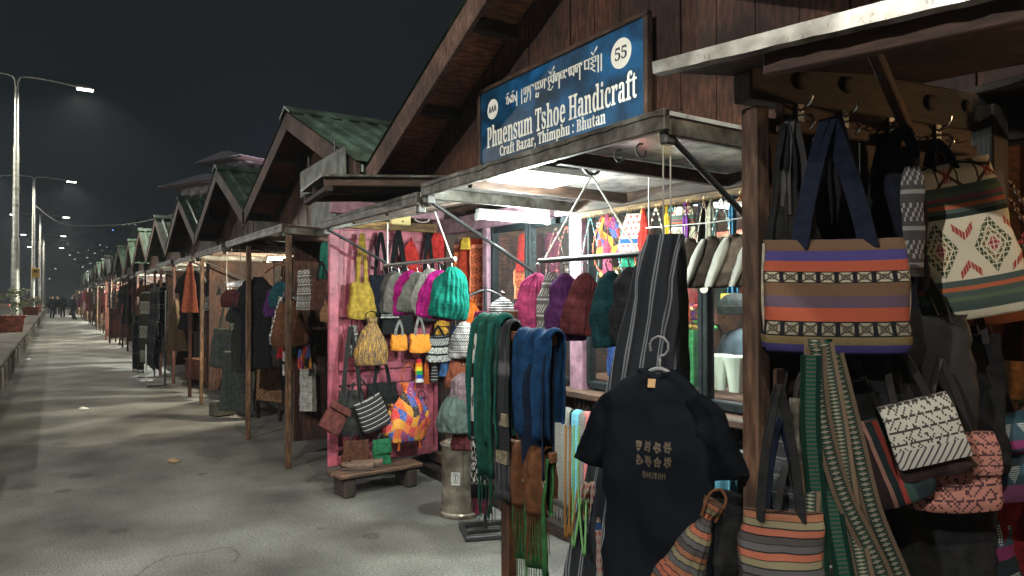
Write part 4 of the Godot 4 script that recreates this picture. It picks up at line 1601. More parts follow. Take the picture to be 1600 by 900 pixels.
	letters(sg, "55", "Droid Serif", 700, 0.078, 0.105, Vector3(0.735, 0.24, 0.0145), ink, "number")
	# the small emblem in the left roundel: three joined peaks
	mb = MB.new()
	for k in 3:
		var x := -0.755 + (k - 1) * 0.038
		mb.prism(PackedVector2Array([Vector2(x - 0.02, 0.212), Vector2(x - 0.007, 0.212), Vector2(x, 0.24), Vector2(x + 0.007, 0.212), Vector2(x + 0.02, 0.212), Vector2(x + 0.006, 0.262), Vector2(x - 0.006, 0.262)]), 0.0135, 0.0145)
	part("emblem", mb, ink, sg)
	tibetan(sg, wh)
	letters(sg, "Phuensum Tshoe Handicraft", "Droid Serif", 700, 0.176, 1.71, Vector3(0.015, 0.018, 0.0125), wh)
	letters(sg, "Craft Bazar, Thimphu : Bhutan", "Droid Serif", 700, 0.112, 1.24, Vector3(-0.03, -0.115, 0.0125), wh)
	letters(sg, "Mob. No.: +975-17503830", "Droid Serif", 700, 0.075, 0.95, Vector3(0.02, -0.225, 0.0125), wh)
	tube_lamp(v(2.28, 2.07, 3.9), v(2.82, 2.07, 3.9), 1.6, "bright white tube lamp under the shutter beside the doorway of the sign stall", 1)

	# the flat lamp under the right shutter
	var lp := thing("panel_lamp", "bright flat white lamp fixed under the right shutter of the sign stall", "lamp", v(1.97, 2.135, 2.80))
	mb = MB.new()
	mb.box(Vector3(0, 0.01, 0), Vector3(0.42, 0.03, 0.34), 0.005)
	part("housing", mb, look("lamp housing", Color(0.6, 0.6, 0.58), 0.5), lp)
	mb = MB.new()
	mb.box(Vector3(0, -0.01, 0), Vector3(0.39, 0.012, 0.31), 0.003)
	part("glowing_diffuser", mb, glow("panel", Color(0.95, 1.0, 0.98), 2.2), lp)
	var al := AreaLight3D.new()
	al.name = "panel_light"
	al.light_color = Color(0.95, 1.0, 0.97)
	al.light_energy = 2.2
	al.area_size = Vector2(0.37, 0.29)
	al.shadow_enabled = true
	add_child(al, true)
	al.position = lp.position + Vector3(0, -0.03, 0)
	al.rotation_degrees.x = -90
	omni(lp.position + Vector3(0.05, -0.16, -0.1), Color(0.95, 1.0, 0.97), 1.0, 0.1)


func board_sign(at: Vector3, turn: float, tilt: float, w: float, h: float, label: String, m: Material) -> void:
	var o := thing("board", label, "board", at, turn)
	o.rotation.z = deg_to_rad(tilt)
	var mb := MB.new()
	mb.box(Vector3.ZERO, Vector3(w, h, 0.02), 0.004)
	part("panel", mb, m, o)
	mb = MB.new()
	for s in [-1, 1]:
		mb.box(Vector3(s * w * 0.3, h * 0.5 + 0.05, 0), Vector3(0.012, 0.14, 0.012), 0.0)
	part("hanger", mb, look("black rod", Color(0.035, 0.035, 0.037), 0.45, {"metal": 0.4}), o).set_meta("kind", "stuff")


func generic_front(o: Node3D, fine: bool, postm: Material, posts := [-1.75, 0.06, 1.9]) -> void:
	var brown := wood("dark red brown", 0.10, 0.045, 0.03)
	var counterm := wood("counter", 0.15, 0.075, 0.05)
	var dark := wood("dark", 0.05, 0.03, 0.022)
	var mb := MB.new()
	mb.box(L(2.62, 1.0, 0), Vector3(0.62, 0.05, 3.9), 0.008)
	part("counter_top", mb, counterm, o)
	if fine:
		for k in 19:
			mb = MB.new()
			mb.box(L(2.40, 0.55, -1.86 + k * 0.207), Vector3(0.03, 0.82, 0.2), 0.005)
			part("plank", mb, brown if k % 2 else dark, o)
	else:
		mb = MB.new()
		mb.box(L(2.40, 0.55, 0), Vector3(0.03, 0.82, 3.9), 0.005)
		part("counter_front", mb, brown, o)
	for y in [1.35, 1.75]:
		mb = MB.new()
		mb.box(L(5.3, y, 0), Vector3(0.5, 0.04, 4.2), 0.004)
		part("shelf", mb, counterm, o)
	for s in [-1, 1]:
		mb = MB.new()
		mb.box(L(2.42, 1.13, s * 2.22), Vector3(0.96, 1.94, 0.03), 0.004)
		part("side_door", mb, wood("side door", 0.17, 0.075, 0.05), o)
	for d in posts:
		mb = MB.new()
		mb.box(L(1.79, 1.06, d), Vector3(0.05, 2.12, 0.05), 0.006)
		part("awning_post", mb, postm, o)


func row_of_stalls() -> void:
	var post_a := wood("post tan", 0.30, 0.18, 0.10)
	var post_b := wood("post dark", 0.10, 0.07, 0.05)
	var post_c := wood("post red", 0.22, 0.075, 0.05)
	var tell := ["second stall from the front, green ribbed roof with grey boards hung under its gable", "third stall along the row, beside the red brown hanging cloth and clothes racks", "fourth stall along the row, behind the rack of dark woven scarves", "fifth stall along the row with pale awning edge"]
	for k in 4:
		var zc := SECOND + PITCH * k
		ridge = 3.92
		eave = 2.87
		half = 2.52 if k == 0 else 2.32
		body0 = -2.2
		body1 = 2.2
		var o := thing("market_stall", tell[k], "market stall", v(WALL, 0, zc), 0, "timber market stalls")
		shell(o, k < 3)
		generic_front(o, k < 2, [post_a, post_c, post_c, post_b][k], [-2.6, -1.02, 1.9] if k == 0 else [-1.75, 0.06, 1.9])
		flap(o, zc, zc - (2.55 if k == 0 else 1.95), zc - 0.03, 1.75 + 0.03 * k, 2.17 - 0.02 * k, 2.86, 2.14, [zc - 0.9], false, [[1.79, 2.12, zc - 1.8, 2.86, 1.6, zc - 1.9]])
		flap(o, zc, zc + 0.03, zc + 2.05, 1.72 + 0.02 * k, 2.14 + 0.03 * (k % 2), 2.86, 2.14, [zc + 0.9], false, [[1.79, 2.1, zc + 1.95, 2.86, 1.6, zc + 2.05]])
	# the sheet of grey roofing that lies over the joint of the first two stalls
	var mb := MB.new()
	var slab := thing("roof_sheet", "loose grey roofing sheet laid on battens above the sign stall's left shutter", "roof sheet", v(1.45, 2.33, 4.55), -8)
	mb.hexa([Vector3(0, 0, 0.1), Vector3(0.95, 0.06, 0.1), Vector3(0.95, 0.07, -0.95), Vector3(0, 0.02, -0.80), Vector3(0, 0.014, 0.1), Vector3(0.95, 0.074, 0.1), Vector3(0.95, 0.084, -0.95), Vector3(0, 0.034, -0.80)])
	part("sheet", mb, look("bare sheet", Color(0.42, 0.42, 0.40), 0.4, {"metal": 0.7, "tex": "wear", "tri": 4.0, "detail": "stain", "detail_scale": 3.0}), slab)
	for s in [0.06, -0.36, -0.76]:
		mb = MB.new()
		mb.beam(Vector3(0.02, -0.03, s), Vector3(0.94, 0.03, s), 0.055, 0.04)
		part("batten", mb, wood("rib", 0.15, 0.09, 0.065), slab)
	for x in [0.05, 0.8]:
		mb = MB.new()
		mb.beam(Vector3(x, x * 0.064 - 0.075, 0.08), Vector3(x, x * 0.064 - 0.06, -0.82), 0.035, 0.05)
		part("bearer", mb, wood("dark", 0.05, 0.03, 0.022), slab)
	var gb := look("grey green board", Color(0.20, 0.235, 0.21), 0.6, {"tex": "stain", "tri": 1.0})
	board_sign(v(2.40, 2.88, 7.45), -88, 3, 1.35, 0.30, "upper grey green board slung under the second stall's gable", gb)
	board_sign(v(2.30, 2.42, 7.1), -96, -3, 1.10, 0.36, "lower grey green board with a faint stamp below the second stall's gable", gb)
	# the rest of the row
	var far: Node3D
	var nth := ["sixth", "seventh", "eighth", "ninth", "tenth", "eleventh", "twelfth", "thirteenth", "fourteenth", "fifteenth", "sixteenth", "seventeenth", "eighteenth", "nineteenth", "twentieth"]
	for k in nth.size():
		var zc := SECOND + PITCH * (k + 4)
		var label: String = "%s stall along the row, small green gabled roof in the distance" % nth[k]
		if k == 0:
			far = thing("market_stall", label, "market stall", v(WALL, 0, zc), 0, "timber market stalls")
			shell(far, false)
			generic_front(far, false, post_a)
			flap(far, zc, zc - 1.95, zc - 0.03, 1.75, 2.15, 2.86, 2.14, [], false, [])
			flap(far, zc, zc + 0.03, zc + 2.05, 1.75, 2.12, 2.86, 2.14, [], false, [])
		else:
			copy_of(far, v(WALL + rf(-0.06, 0.06), rf(-0.05, 0.03), zc), rf(-1.2, 1.2), label)
	# lamps of the other stalls
	var says := ["tube lamp under the shutter of the second stall", "tube lamp above the dark clothes between the second and third stalls", "tube lamp under the awning of the fourth stall", "tube lamp under the awning of the sixth stall", "tube lamp under the awning of the eighth stall", "far tube lamp under the awning of the eleventh stall", "farthest tube lamp under the awning of the fifteenth stall"]
	var at := [[9.3, 5.0, 0.3], [12.2, 5.5, 0.25], [19.0, 10.0, 0.1], [28.3, 14.0, 0.2], [37.6, 14.0, 0.15], [51.8, 18.0, 0.1], [70.0, 20.0, 0.1]]
	for i in at.size():
		tube_lamp(v(2.3, 2.05, at[i][0]), v(2.85, 2.05, at[i][0]), at[i][1], says[i], 1, at[i][2])


func near_stall() -> void:
	# the stall nearest the viewer, turned a little; only its left side shows
	var o := thing("market_stall", "stall nearest the viewer, brown board panel with hook rail and bright metal roof edge", "market stall", v(1.75, 0, 1.366), -9, "timber market stalls")
	var brown := wood("door brown", 0.13, 0.06, 0.042)
	var dark := wood("dark", 0.05, 0.03, 0.022)
	var rail := wood("rail brown", 0.155, 0.075, 0.052)
	var mb := MB.new()
	mb.box(Vector3(0.0, 1.15, 0.005), Vector3(0.055, 1.93, 0.065), 0.006)
	part("end_post", mb, wood("end post", 0.20, 0.115, 0.075), o)
	var leaf := Node3D.new()
	leaf.name = "side_panel"
	o.add_child(leaf, true)
	for k in 5:
		mb = MB.new()
		mb.box(Vector3(0.127 + k * 0.2, 1.14, rf(-0.004, 0.004)), Vector3(0.194, 1.9, 0.03), 0.005)
		part("plank", mb, brown if k % 2 else wood("door brown b", 0.105, 0.05, 0.035), leaf)
	for y in [0.35, 1.30]:
		mb = MB.new()
		mb.box(Vector3(0.53, y, 0.028), Vector3(0.98, 0.08, 0.028), 0.004)
		part("batten", mb, rail, leaf)
	mb = MB.new()
	mb.box(Vector3(0.49, 2.085, 0.04), Vector3(0.86, 0.085, 0.035), 0.005)
	var hr := part("hook_rail", mb, rail, o)
	var chrome := look("chrome", Color(0.75, 0.75, 0.74), 0.2, {"metal": 1.0})
	for x in [0.12, 0.305, 0.51, 0.735]:
		mb = MB.new()
		mb.box(Vector3(x, 2.10, 0.064), Vector3(0.028, 0.055, 0.006), 0.002)
		mb.tube(curve([Vector3(x, 2.09, 0.066), Vector3(x, 2.085, 0.10), Vector3(x, 2.06, 0.115), Vector3(x, 2.045, 0.10)], 4), 0.005, 8)
		mb.tube(curve([Vector3(x, 2.105, 0.066), Vector3(x, 2.12, 0.10), Vector3(x, 2.145, 0.108)], 4), 0.005, 8)
		part("hook", mb, chrome, hr)
	for x in [0.19, 0.38, 0.42, 0.60, 0.66, 0.81, 0.85]:
		mb = MB.new()
		mb.tube([Vector3(x, 2.075, 0.055), Vector3(x, 2.08, 0.085)], 0.003, 6)
		part("nail", mb, chrome, hr)
	# upper frame: a plank beam over the panel with round holes of old bolts
	mb = MB.new()
	mb.box(Vector3(0.9, 2.22, -0.05), Vector3(1.8, 0.14, 0.08), 0.006)
	part("upper_beam", mb, wood("upper beam", 0.07, 0.034, 0.025), o)
	for k in 6:
		mb = MB.new()
		mb.T = Transform3D(Basis(Vector3.RIGHT, PI / 2), Vector3(0.2 + k * 0.2, 2.225 + 0.012 * (k % 3), -0.008))
		mb.loft([[0, 0.028, 0.028], [0.012, 0.026, 0.026], [0.014, 0.012, 0.012]], {"e": 2.0, "segs": 12, "sub": 1})
		part("bolt_head", mb, dark, o)
	# the raised shutter whose bright metal edge runs across the top right
	var s0 := Vector3(-0.25, 2.22, -0.10)
	var s1 := Vector3(0.56, 2.20, 1.75)
	var in0 := s0 + Vector3(1.1, 0.10, 0)
	var in1 := s1 + Vector3(1.1, 0.14, 0)
	mb = MB.new()
	mb.hexa([s0, s1, in1, in0, s0 + Vector3(0, 0.012, 0), s1 + Vector3(0, 0.012, 0), in1 + Vector3(0, 0.012, 0), in0 + Vector3(0, 0.012, 0)])
	var fl := part("flap", mb, wood("flap ply", 0.13, 0.075, 0.05), o)
	mb = MB.new()
	var tin := look("bright tin", Color(0.78, 0.82, 0.80), 0.4, {"metal": 0.55, "tex": "wear", "tri": 2.0, "detail": "stain", "detail_scale": 1.4})
	for k in 44:
		var t0 := k / 44.0
		var t1 := (k + 1) / 44.0
		var pts := []
		for t in [t0, t1]:
			var b := s0.lerp(s1, t)
			var w := 0.010 * nz.get_noise_2d(t * 30.0, 2.0)
			pts.append([b + Vector3(-0.02 + w, -0.016 + w * 0.6, 0), b + Vector3(-0.045 + w, -0.010 + w * 0.6, 0), b + Vector3(-0.045, 0.026 + 0.03 * t, 0), b + Vector3(0.09, 0.032 + 0.03 * t, 0)])
		for j in 3:
			mb.smooth(j + 1)
			mb.quad(pts[0][j], pts[1][j], pts[1][j + 1], pts[0][j + 1])
	part("tin_edge", mb, tin, fl)
	mb = MB.new()
	mb.beam(s0.lerp(s1, 0.14) + Vector3(0.03, -0.035, 0), s1 + Vector3(0.03, -0.035, 0), 0.06, 0.035)
	part("frame_rail", mb, rail, fl)
	mb = MB.new()
	mb.beam(s0.lerp(s1, 0.4) + Vector3(0.06, -0.03, 0), in0.lerp(in1, 0.4) + Vector3(0, -0.03, 0), 0.05, 0.04)
	part("rib", mb, rail, fl)
	mb = MB.new()
	mb.beam(Vector3(0.05, 2.20, 0.36), Vector3(0.75, 2.05, -0.02), 0.035, 0.03)
	part("brace", mb, rail, o)
	# its front wall, inside and roof
	var orange := wood("orange ply", 0.30, 0.115, 0.045)
	mb = MB.new()
	mb.box(Vector3(2.0, 1.2, 0.35), Vector3(0.04, 2.3, 1.9), 0.004)
	part("inner_wall", mb, orange, o)
	mb = MB.new()
	mb.box(Vector3(1.10, 1.14, 0.0), Vector3(0.09, 2.2, 0.09), 0.006)
	part("corner_post", mb, dark, o)
	mb = MB.new()
	mb.box(Vector3(1.55, 2.3, 0.6), Vector3(1.0, 0.03, 2.2), 0.004)
	part("ceiling", mb, dark, o)
	mb = MB.new()
	mb.box(Vector3(1.55, 0.9, 0.32), Vector3(0.7, 0.05, 1.6), 0.006)
	part("counter_top", mb, rail, o)
	mb = MB.new()
	mb.box(Vector3(1.22, 0.45, 0.32), Vector3(0.03, 0.84, 1.6), 0.006)
	part("counter_front", mb, brown, o)
	var p := o.transform * Vector3(1.75, 2.12, 1.0)
	tube_lamp(p, o.transform * Vector3(1.75, 2.12, 1.5), 0.5, "warm tube lamp inside the stall nearest the viewer", 1, 0.75)


# ---------------------------------------------------------------- builders of goods

func loop_pts(x0: float, x1: float, y0: float, top: Vector3, spread := 0.0, z := 0.0) -> Array:
	return curve([Vector3(x0, y0, z), Vector3(lerpf(x0, top.x, 0.5) - spread, lerpf(y0, top.y, 0.5), z * 0.6), top + Vector3(-0.006, 0, z * 0.2), top + Vector3(0.006, 0.0, z * 0.2), Vector3(lerpf(x1, top.x, 0.5) + spread, lerpf(y0, top.y, 0.5), z * 0.6), Vector3(x1, y0, z)], 5)


# a soft bag hanging from its straps; the node sits where it hangs
func bag(called: String, label: String, at: Vector3, turn: float, w: float, h: float, d: float, m: Material, sm: Material, o := {}) -> Node3D:
	var r := thing(called, label, o.get("cat", "bag"), at, turn, o.get("group", ""))
	var sh: float = o.get("strap", 0.3)
	var down := Vector3(0, -sh - h / 2, 0)   # it tilts about its own middle
	r.rotation.z = deg_to_rad(o.get("roll", 0.0))
	r.position += Basis(Vector3.UP, deg_to_rad(turn)) * (down - Basis(Vector3.BACK, r.rotation.z) * down)
	var top: float = o.get("top", 0.92)
	var y := -sh
	var hw := w / 2
	var mb := MB.new()
	mb.loft([[y - h, hw * 0.90, d * 0.30], [y - h * 0.985, hw * 0.97, d * 0.42], [y - h * 0.8, hw, d * 0.52], [y - h * 0.45, hw * lerpf(1.0, top, 0.4), d * 0.46], [y - h * 0.12, hw * lerpf(1.0, top, 0.85), d * 0.26], [y, hw * top, d * 0.12]],
		{"e": o.get("e", 4.5), "segs": 48, "sub": 6, "rough": o.get("rough", 0.016) * 1.3, "freq": 6.5, "sag": w * (o.get("sag", 0.045) as float), "belly": w * (o.get("sag", 0.045) as float), "noise": nz, "phase": rf(0, 9)})
	part("body", mb, m, r)
	if sh > 0.0:
		var sw: float = o.get("sw", 0.022)
		for s in [-1, 1]:
			mb = MB.new()
			var x: float = hw * top * (o.get("sx", 0.55) as float)
			var pts := loop_pts(-x, x, y - 0.03, Vector3(rf(-0.01, 0.01), 0, 0), 0.01, s * d * 0.16)
			if sw > 0.012:
				mb.band(pts, sw, 0.005, Vector3(1, 0.0, 0.0) if sh < 0.01 else Vector3(0.8, 0.3, 0.5 * s))
			else:
				mb.tube(pts, sw * 0.5, 6)
			part("strap", mb, sm, r)
	if o.has("flap"):
		mb = MB.new()
		var fh: float = h * (o.flap as float)
		mb.loft([[y - fh, hw * 0.98, 0.007, 0, d * 0.56], [y - fh * 0.8, hw * 1.0, 0.008, 0, d * 0.56], [y - fh * 0.3, hw * 0.98, 0.008, 0, d * 0.43], [y + 0.012, hw * 0.96, 0.01, 0, d * 0.12]], {"e": 6.0, "segs": 28, "sub": 4, "rough": 0.006, "noise": nz, "phase": rf(0, 9)})
		part("flap", mb, o.get("flap_m", m), r)
	if o.get("zip", false):
		mb = MB.new()
		mb.beam(Vector3(-hw * top * 0.9, y + 0.004, 0), Vector3(hw * top * 0.9, y + 0.004, 0), 0.01, d * 0.1)
		part("zip", mb, sm, r)
	return r


# a drawstring pouch gathered at the neck
func pouch(label: String, at: Vector3, turn: float, w: float, h: float, m: Material, cm: Material, o := {}) -> Node3D:
	var r := thing("pouch", label, "pouch", at, turn, o.get("group", ""))
	r.rotation.z = deg_to_rad(o.get("roll", 0.0))
	var y: float = -(o.get("strap", 0.06) as float)
	var hw := w / 2
	var mb := MB.new()
	mb.loft([[y - h, hw * 0.80, 0.02], [y - h * 0.96, hw * 0.95, 0.045], [y - h * 0.7, hw, 0.07], [y - h * 0.4, hw * 0.72, 0.055], [y - h * 0.16, hw * 0.30, 0.03], [y - h * 0.12, hw * 0.27, 0.026], [y, hw * 0.42, 0.035]],
		{"e": 2.6, "segs": 44, "sub": 5, "ribs": 13, "rib": -0.16, "rough": 0.014, "freq": 11.0, "noise": nz, "phase": rf(0, 9), "uv": "around" if o.get("around", false) else "front"})
	part("body", mb, m, r)
	for s in [-1, 1]:
		mb = MB.new()
		mb.tube(curve([Vector3(s * hw * 0.3, y - h * 0.13, 0.02), Vector3(s * hw * 0.35, y * 0.5, 0.015), Vector3(0, 0, 0)], 5), 0.004, 6)
		part("cord", mb, cm, r)
	if o.get("tassel", false):
		for s in [-1, 1]:
			mb = MB.new()
			mb.tube(curve([Vector3(s * hw * 0.5, y - h * 0.95, 0.03), Vector3(s * hw * 0.55, y - h * 1.12, 0.03)], 3), 0.006, 6, 0.012)
			part("tassel", mb, cm, r)
	return r


func beanie(label: String, at: Vector3, turn: float, w: float, h: float, m: Material, o := {}) -> Node3D:
	var r := thing("beanie", label, "knit hat", at, turn, o.get("group", ""))
	r.rotation.z = deg_to_rad(o.get("roll", 0.0))
	var hw := w / 2
	var mb := MB.new()
	var d: float = o.get("d", 0.045)
	mb.loft([[-h - 0.03, hw * 0.93, d * 0.8], [-h * 0.99 - 0.02, hw * 1.0, d], [-h * 0.78 - 0.03, hw * 1.02, d], [-h * 0.5 - 0.03, hw * 0.92, d], [-h * 0.22 - 0.03, hw * 0.68, d * 0.85], [-h * 0.07 - 0.03, hw * 0.36, d * 0.6], [-0.03, hw * 0.12, d * 0.3]],
		{"e": 2.1, "segs": 120, "sub": 5, "ribs": o.get("ribs", 14), "rib": o.get("rib", 0.12), "rough": 0.026, "freq": 7.0, "noise": nz, "phase": rf(0, 9)})
	part("crown", mb, m, r)
	mb = MB.new()
	mb.tube(curve([Vector3(0.012, 0.0, 0), Vector3(0, 0.012, 0), Vector3(-0.012, 0.0, 0), Vector3(0, -0.045, 0)], 3), 0.003, 6)
	part("hook", mb, look("chrome", Color(0.75, 0.75, 0.74), 0.2, {"metal": 1.0}), r)
	return r


# cloth folded over a bar that runs along its own x
func drape(label: String, at: Vector3, turn: float, w: float, hf: float, hb: float, m: Material, o := {}) -> Node3D:
	var r := thing(o.get("called", "scarf"), label, o.get("cat", "scarf"), at, turn, o.get("group", ""))
	var rad: float = o.get("rad", 0.03)
	var th: float = o.get("thick", 0.018)
	var amp: float = o.get("amp", 0.016)
	var folds: float = o.get("folds", 2.0)
	var pinch: float = o.get("pinch", 0.0)
	var ph := rf(0, 6)
	var path := []
	for k in 13:
		var t := k / 12.0
		path.append([Vector2(rad + 0.01 * sin(t * 3.0), -hf * (1.0 - t)), hf * (1.0 - t)])
	for k in range(1, 8):
		var a := PI * k / 8.0
		path.append([Vector2(cos(a), sin(a)) * rad, 0.0])
	for k in 13:
		var t := k / 12.0
		path.append([Vector2(-rad, -hb * t), hb * t])
	var nu := 26
	var mb := MB.new()
	var grids := []
	for side in [1.0, -1.0]:
		var g := []
		for i in path.size():
			var row := []
			var a: Vector2 = path[maxi(i - 1, 0)][0]
			var b: Vector2 = path[mini(i + 1, path.size() - 1)][0]
			var tan := (b - a).normalized()
			var nrm := Vector2(tan.y, -tan.x)
			for k in nu + 1:
				var u := k / float(nu)
				var down: float = path[i][1]
				var f: float = amp * minf(down * 5.0 + 0.3, 1.0) * sin(u * TAU * folds + ph + down * 1.5) + 0.008 * nz.get_noise_2d(u * 3.0 + ph, down * 4.0)
				var edge := sqrt(maxf(0.0, 1.0 - pow(absf(u * 2.0 - 1.0), 6.0)))
				var p2: Vector2 = path[i][0] + nrm * (f * (1.0 if i < 13 else -1.0) + side * th * 0.5 * edge)
				var x := (u - 0.5) * w * (1.0 - pinch * minf(down / 0.5, 1.0)) + 0.006 * nz.get_noise_2d(down * 6.0, ph + u)
				row.append([Vector3(x, p2.y, p2.x), Vector2(u, i / float(path.size() - 1))])
			g.append(row)
		grids.append(g)
	mb.smooth(1)
	for i in path.size() - 1:
		for k in nu:
			var g = grids[0]
			mb.quad(g[i][k][0], g[i][k + 1][0], g[i + 1][k + 1][0], g[i + 1][k][0], g[i][k][1], g[i][k + 1][1], g[i + 1][k + 1][1], g[i + 1][k][1])
			g = grids[1]
			mb.quad(g[i + 1][k][0], g[i + 1][k + 1][0], g[i][k + 1][0], g[i][k][0], g[i + 1][k][1], g[i + 1][k + 1][1], g[i][k + 1][1], g[i][k][1])
	for k in nu:
		for i in [0, path.size() - 1]:
			mb.quad(grids[0][i][k][0], grids[1][i][k][0], grids[1][i][k + 1][0], grids[0][i][k + 1][0])
	part("cloth", mb, m, r)
	var fl: float = o.get("fringe", 0.0)
	if fl > 0.0:
		mb = MB.new()
		var n := int(w / 0.008)
		for k in n:
			var u := (k + 0.5) / n
			var p: Vector3 = grids[0][0][int(u * nu)][0].lerp(grids[0][0][mini(int(u * nu) + 1, nu)][0], fposmod(u * nu, 1.0)) - Vector3(0, -0.004, th * 0.4)
			var l := fl * rf(0.8, 1.1)
			mb.tube([p, p + Vector3(rf(-0.004, 0.004), -l * 0.5, rf(-0.004, 0.004)), p + Vector3(rf(-0.01, 0.01), -l, rf(-0.008, 0.008))], 0.0022, 4, 0.0016)
		part("fringe", mb, o.get("fringe_m", m), r).set_meta("kind", "stuff")
	return r


# cloth hanging from a point or a clip, narrow at the top
func hung(called: String, label: String, cat: String, at: Vector3, turn: float, wt: float, wb: float, h: float, d: float, m: Material, o := {}) -> Node3D:
	var r := thing(called, label, cat, at, turn, o.get("group", ""))
	r.rotation.z = deg_to_rad(o.get("roll", 0.0))
	var mb := MB.new()
	var ln: float = o.get("lean", 0.0)
	mb.loft([[-h, wb / 2, d * 0.8, ln], [-h * 0.97, wb / 2, d, ln * 0.97], [-h * 0.6, lerpf(wt, wb, 0.66) / 2, d, ln * 0.6], [-h * 0.25, lerpf(wt, wb, 0.3) / 2, d, ln * 0.25], [-0.03, wt / 2, d * 0.9], [0.0, wt / 2 * 0.8, d * 0.5]],
		{"e": 3.2, "segs": 56, "sub": 6, "pleats": o.get("pleats", 3.0), "pleat": o.get("pleat", 0.02), "rough": 0.016, "freq": 5.0, "noise": nz, "phase": rf(0, 9), "uv": o.get("uv", "front")})
	part("cloth", mb, m, r)
	if o.get("cord", 0.0) > 0.0:
		mb = MB.new()
		mb.tube([Vector3(0, -0.005, 0), Vector3(0, o.cord, 0)], 0.003, 6)
		part("cord", mb, look("string", Color(0.25, 0.23, 0.2), 0.9), r)
	return r


func tee(label: String, at: Vector3, turn: float, w: float, h: float, m: Material, o := {}) -> Node3D:
	var r := thing("t_shirt", label, "t-shirt", at, turn, o.get("group", ""))
	var hw := w / 2
	var mb := MB.new()
	mb.loft([[-h, hw * 1.0, 0.03], [-h * 0.98, hw * 1.02, 0.04], [-h * 0.6, hw * 0.97, 0.045], [-h * 0.3, hw * 0.94, 0.055], [-h * 0.13, hw * 0.93, 0.05], [-h * 0.06, hw * 0.70, 0.04], [-0.012, hw * 0.36, 0.032], [0, hw * 0.31, 0.028]],
		{"e": 2.8, "segs": 64, "sub": 7, "pleats": o.get("pleats", 2.6), "pleat": 0.014, "rough": 0.034, "freq": 4.0, "noise": nz, "phase": rf(0, 9), "sag": 0.03, "belly": 0.02})
	part("shirt", mb, o.get("front", m), r)
	for s in [-1, 1]:
		mb = MB.new()
		mb.T = Transform3D(Basis(Vector3.BACK, s * deg_to_rad(o.get("arm", 32.0))), Vector3(s * hw * 0.78, -h * 0.09, 0))
		mb.loft([[-h * 0.30, hw * 0.33, 0.018, s * 0.02], [-h * 0.29, hw * 0.36, 0.032, s * 0.02], [-h * 0.17, hw * 0.32, 0.042, s * 0.008], [-h * 0.06, hw * 0.28, 0.045, 0.0], [0.0, hw * 0.20, 0.04, -s * 0.025], [0.018, hw * 0.08, 0.025, -s * 0.04]], {"e": 2.5, "segs": 36, "sub": 6, "rough": 0.022, "freq": 5.0, "noise": nz, "phase": rf(0, 9), "pleats": 1.4, "pleat": 0.008})
		part("sleeve", mb, m, r)
	mb = MB.new()
	var ring := []
	for k in 25:
		var a := TAU * k / 24.0
		ring.append(Vector3(cos(a) * hw * 0.33, -0.006 - 0.03 * (0.5 + 0.5 * sin(a)) * (1.0 - absf(cos(a))), sin(a) * 0.03))
	mb.tube(ring, 0.007, 8)
	part("collar", mb, m, r)
	return r


func hanger(label: String, at: Vector3, turn: float, w: float, m: Material) -> Node3D:
	var r := thing("hanger", label, "hanger", at, turn)
	var mb := MB.new()
	mb.tube(curve([Vector3(-w / 2, -0.13, 0), Vector3(-w * 0.2, -0.065, 0), Vector3(0, -0.04, 0), Vector3(w * 0.2, -0.065, 0), Vector3(w / 2, -0.13, 0)], 5), 0.008, 8)
	part("shoulder_bar", mb, m, r)
	mb = MB.new()
	var pts := [Vector3(0, -0.04, 0), Vector3(0, -0.005, 0)]
	for k in 9:
		var a := lerpf(-PI / 2, PI * 1.15, k / 8.0)
		pts.append(Vector3(0.03 * cos(a), 0.03 + 0.032 * sin(a), 0))
	mb.tube(pts, 0.0045, 8)
	part("hook", mb, m, r)
	return r


func necklace(label: String, at: Vector3, turn: float, h: float, w: float, bead: float, m: Material, m2: Material, group: String) -> void:
	var r := thing("necklace", label, "necklace", at, turn, group)
	var st := MB.new()
	var pts := []
	for k in 25:
		var a := PI / 2 - TAU * k / 24.0
		pts.append(Vector3(w * 0.5 * cos(a) * (0.35 + 0.65 * clampf((1.0 - sin(a)) * 0.9, 0, 1)), -h * 0.5 + h * 0.5 * sin(a), 0.004 * sin(a * 3.0)))
	st.tube(pts, bead * 0.3, 5)
	part("string", st, m2, r)
	var mb := MB.new()
	for k in 24:
		var p: Vector3 = pts[k]
		mb.T = Transform3D(Basis(), p)
		mb.loft([[-bead, bead * 0.4, bead * 0.4], [0, bead, bead], [bead, bead * 0.4, bead * 0.4]], {"e": 2.0, "segs": 6, "sub": 1})
	part("beads", mb, m, r).set_meta("kind", "stuff")
	mb = MB.new()
	mb.prism(ngon(10, bead * 2.6, Vector2(0, -h - bead * 2)), -0.004, 0.004)
	part("pendant", mb, m2, r)


# ---------------------------------------------------------------- goods on and under the pink door

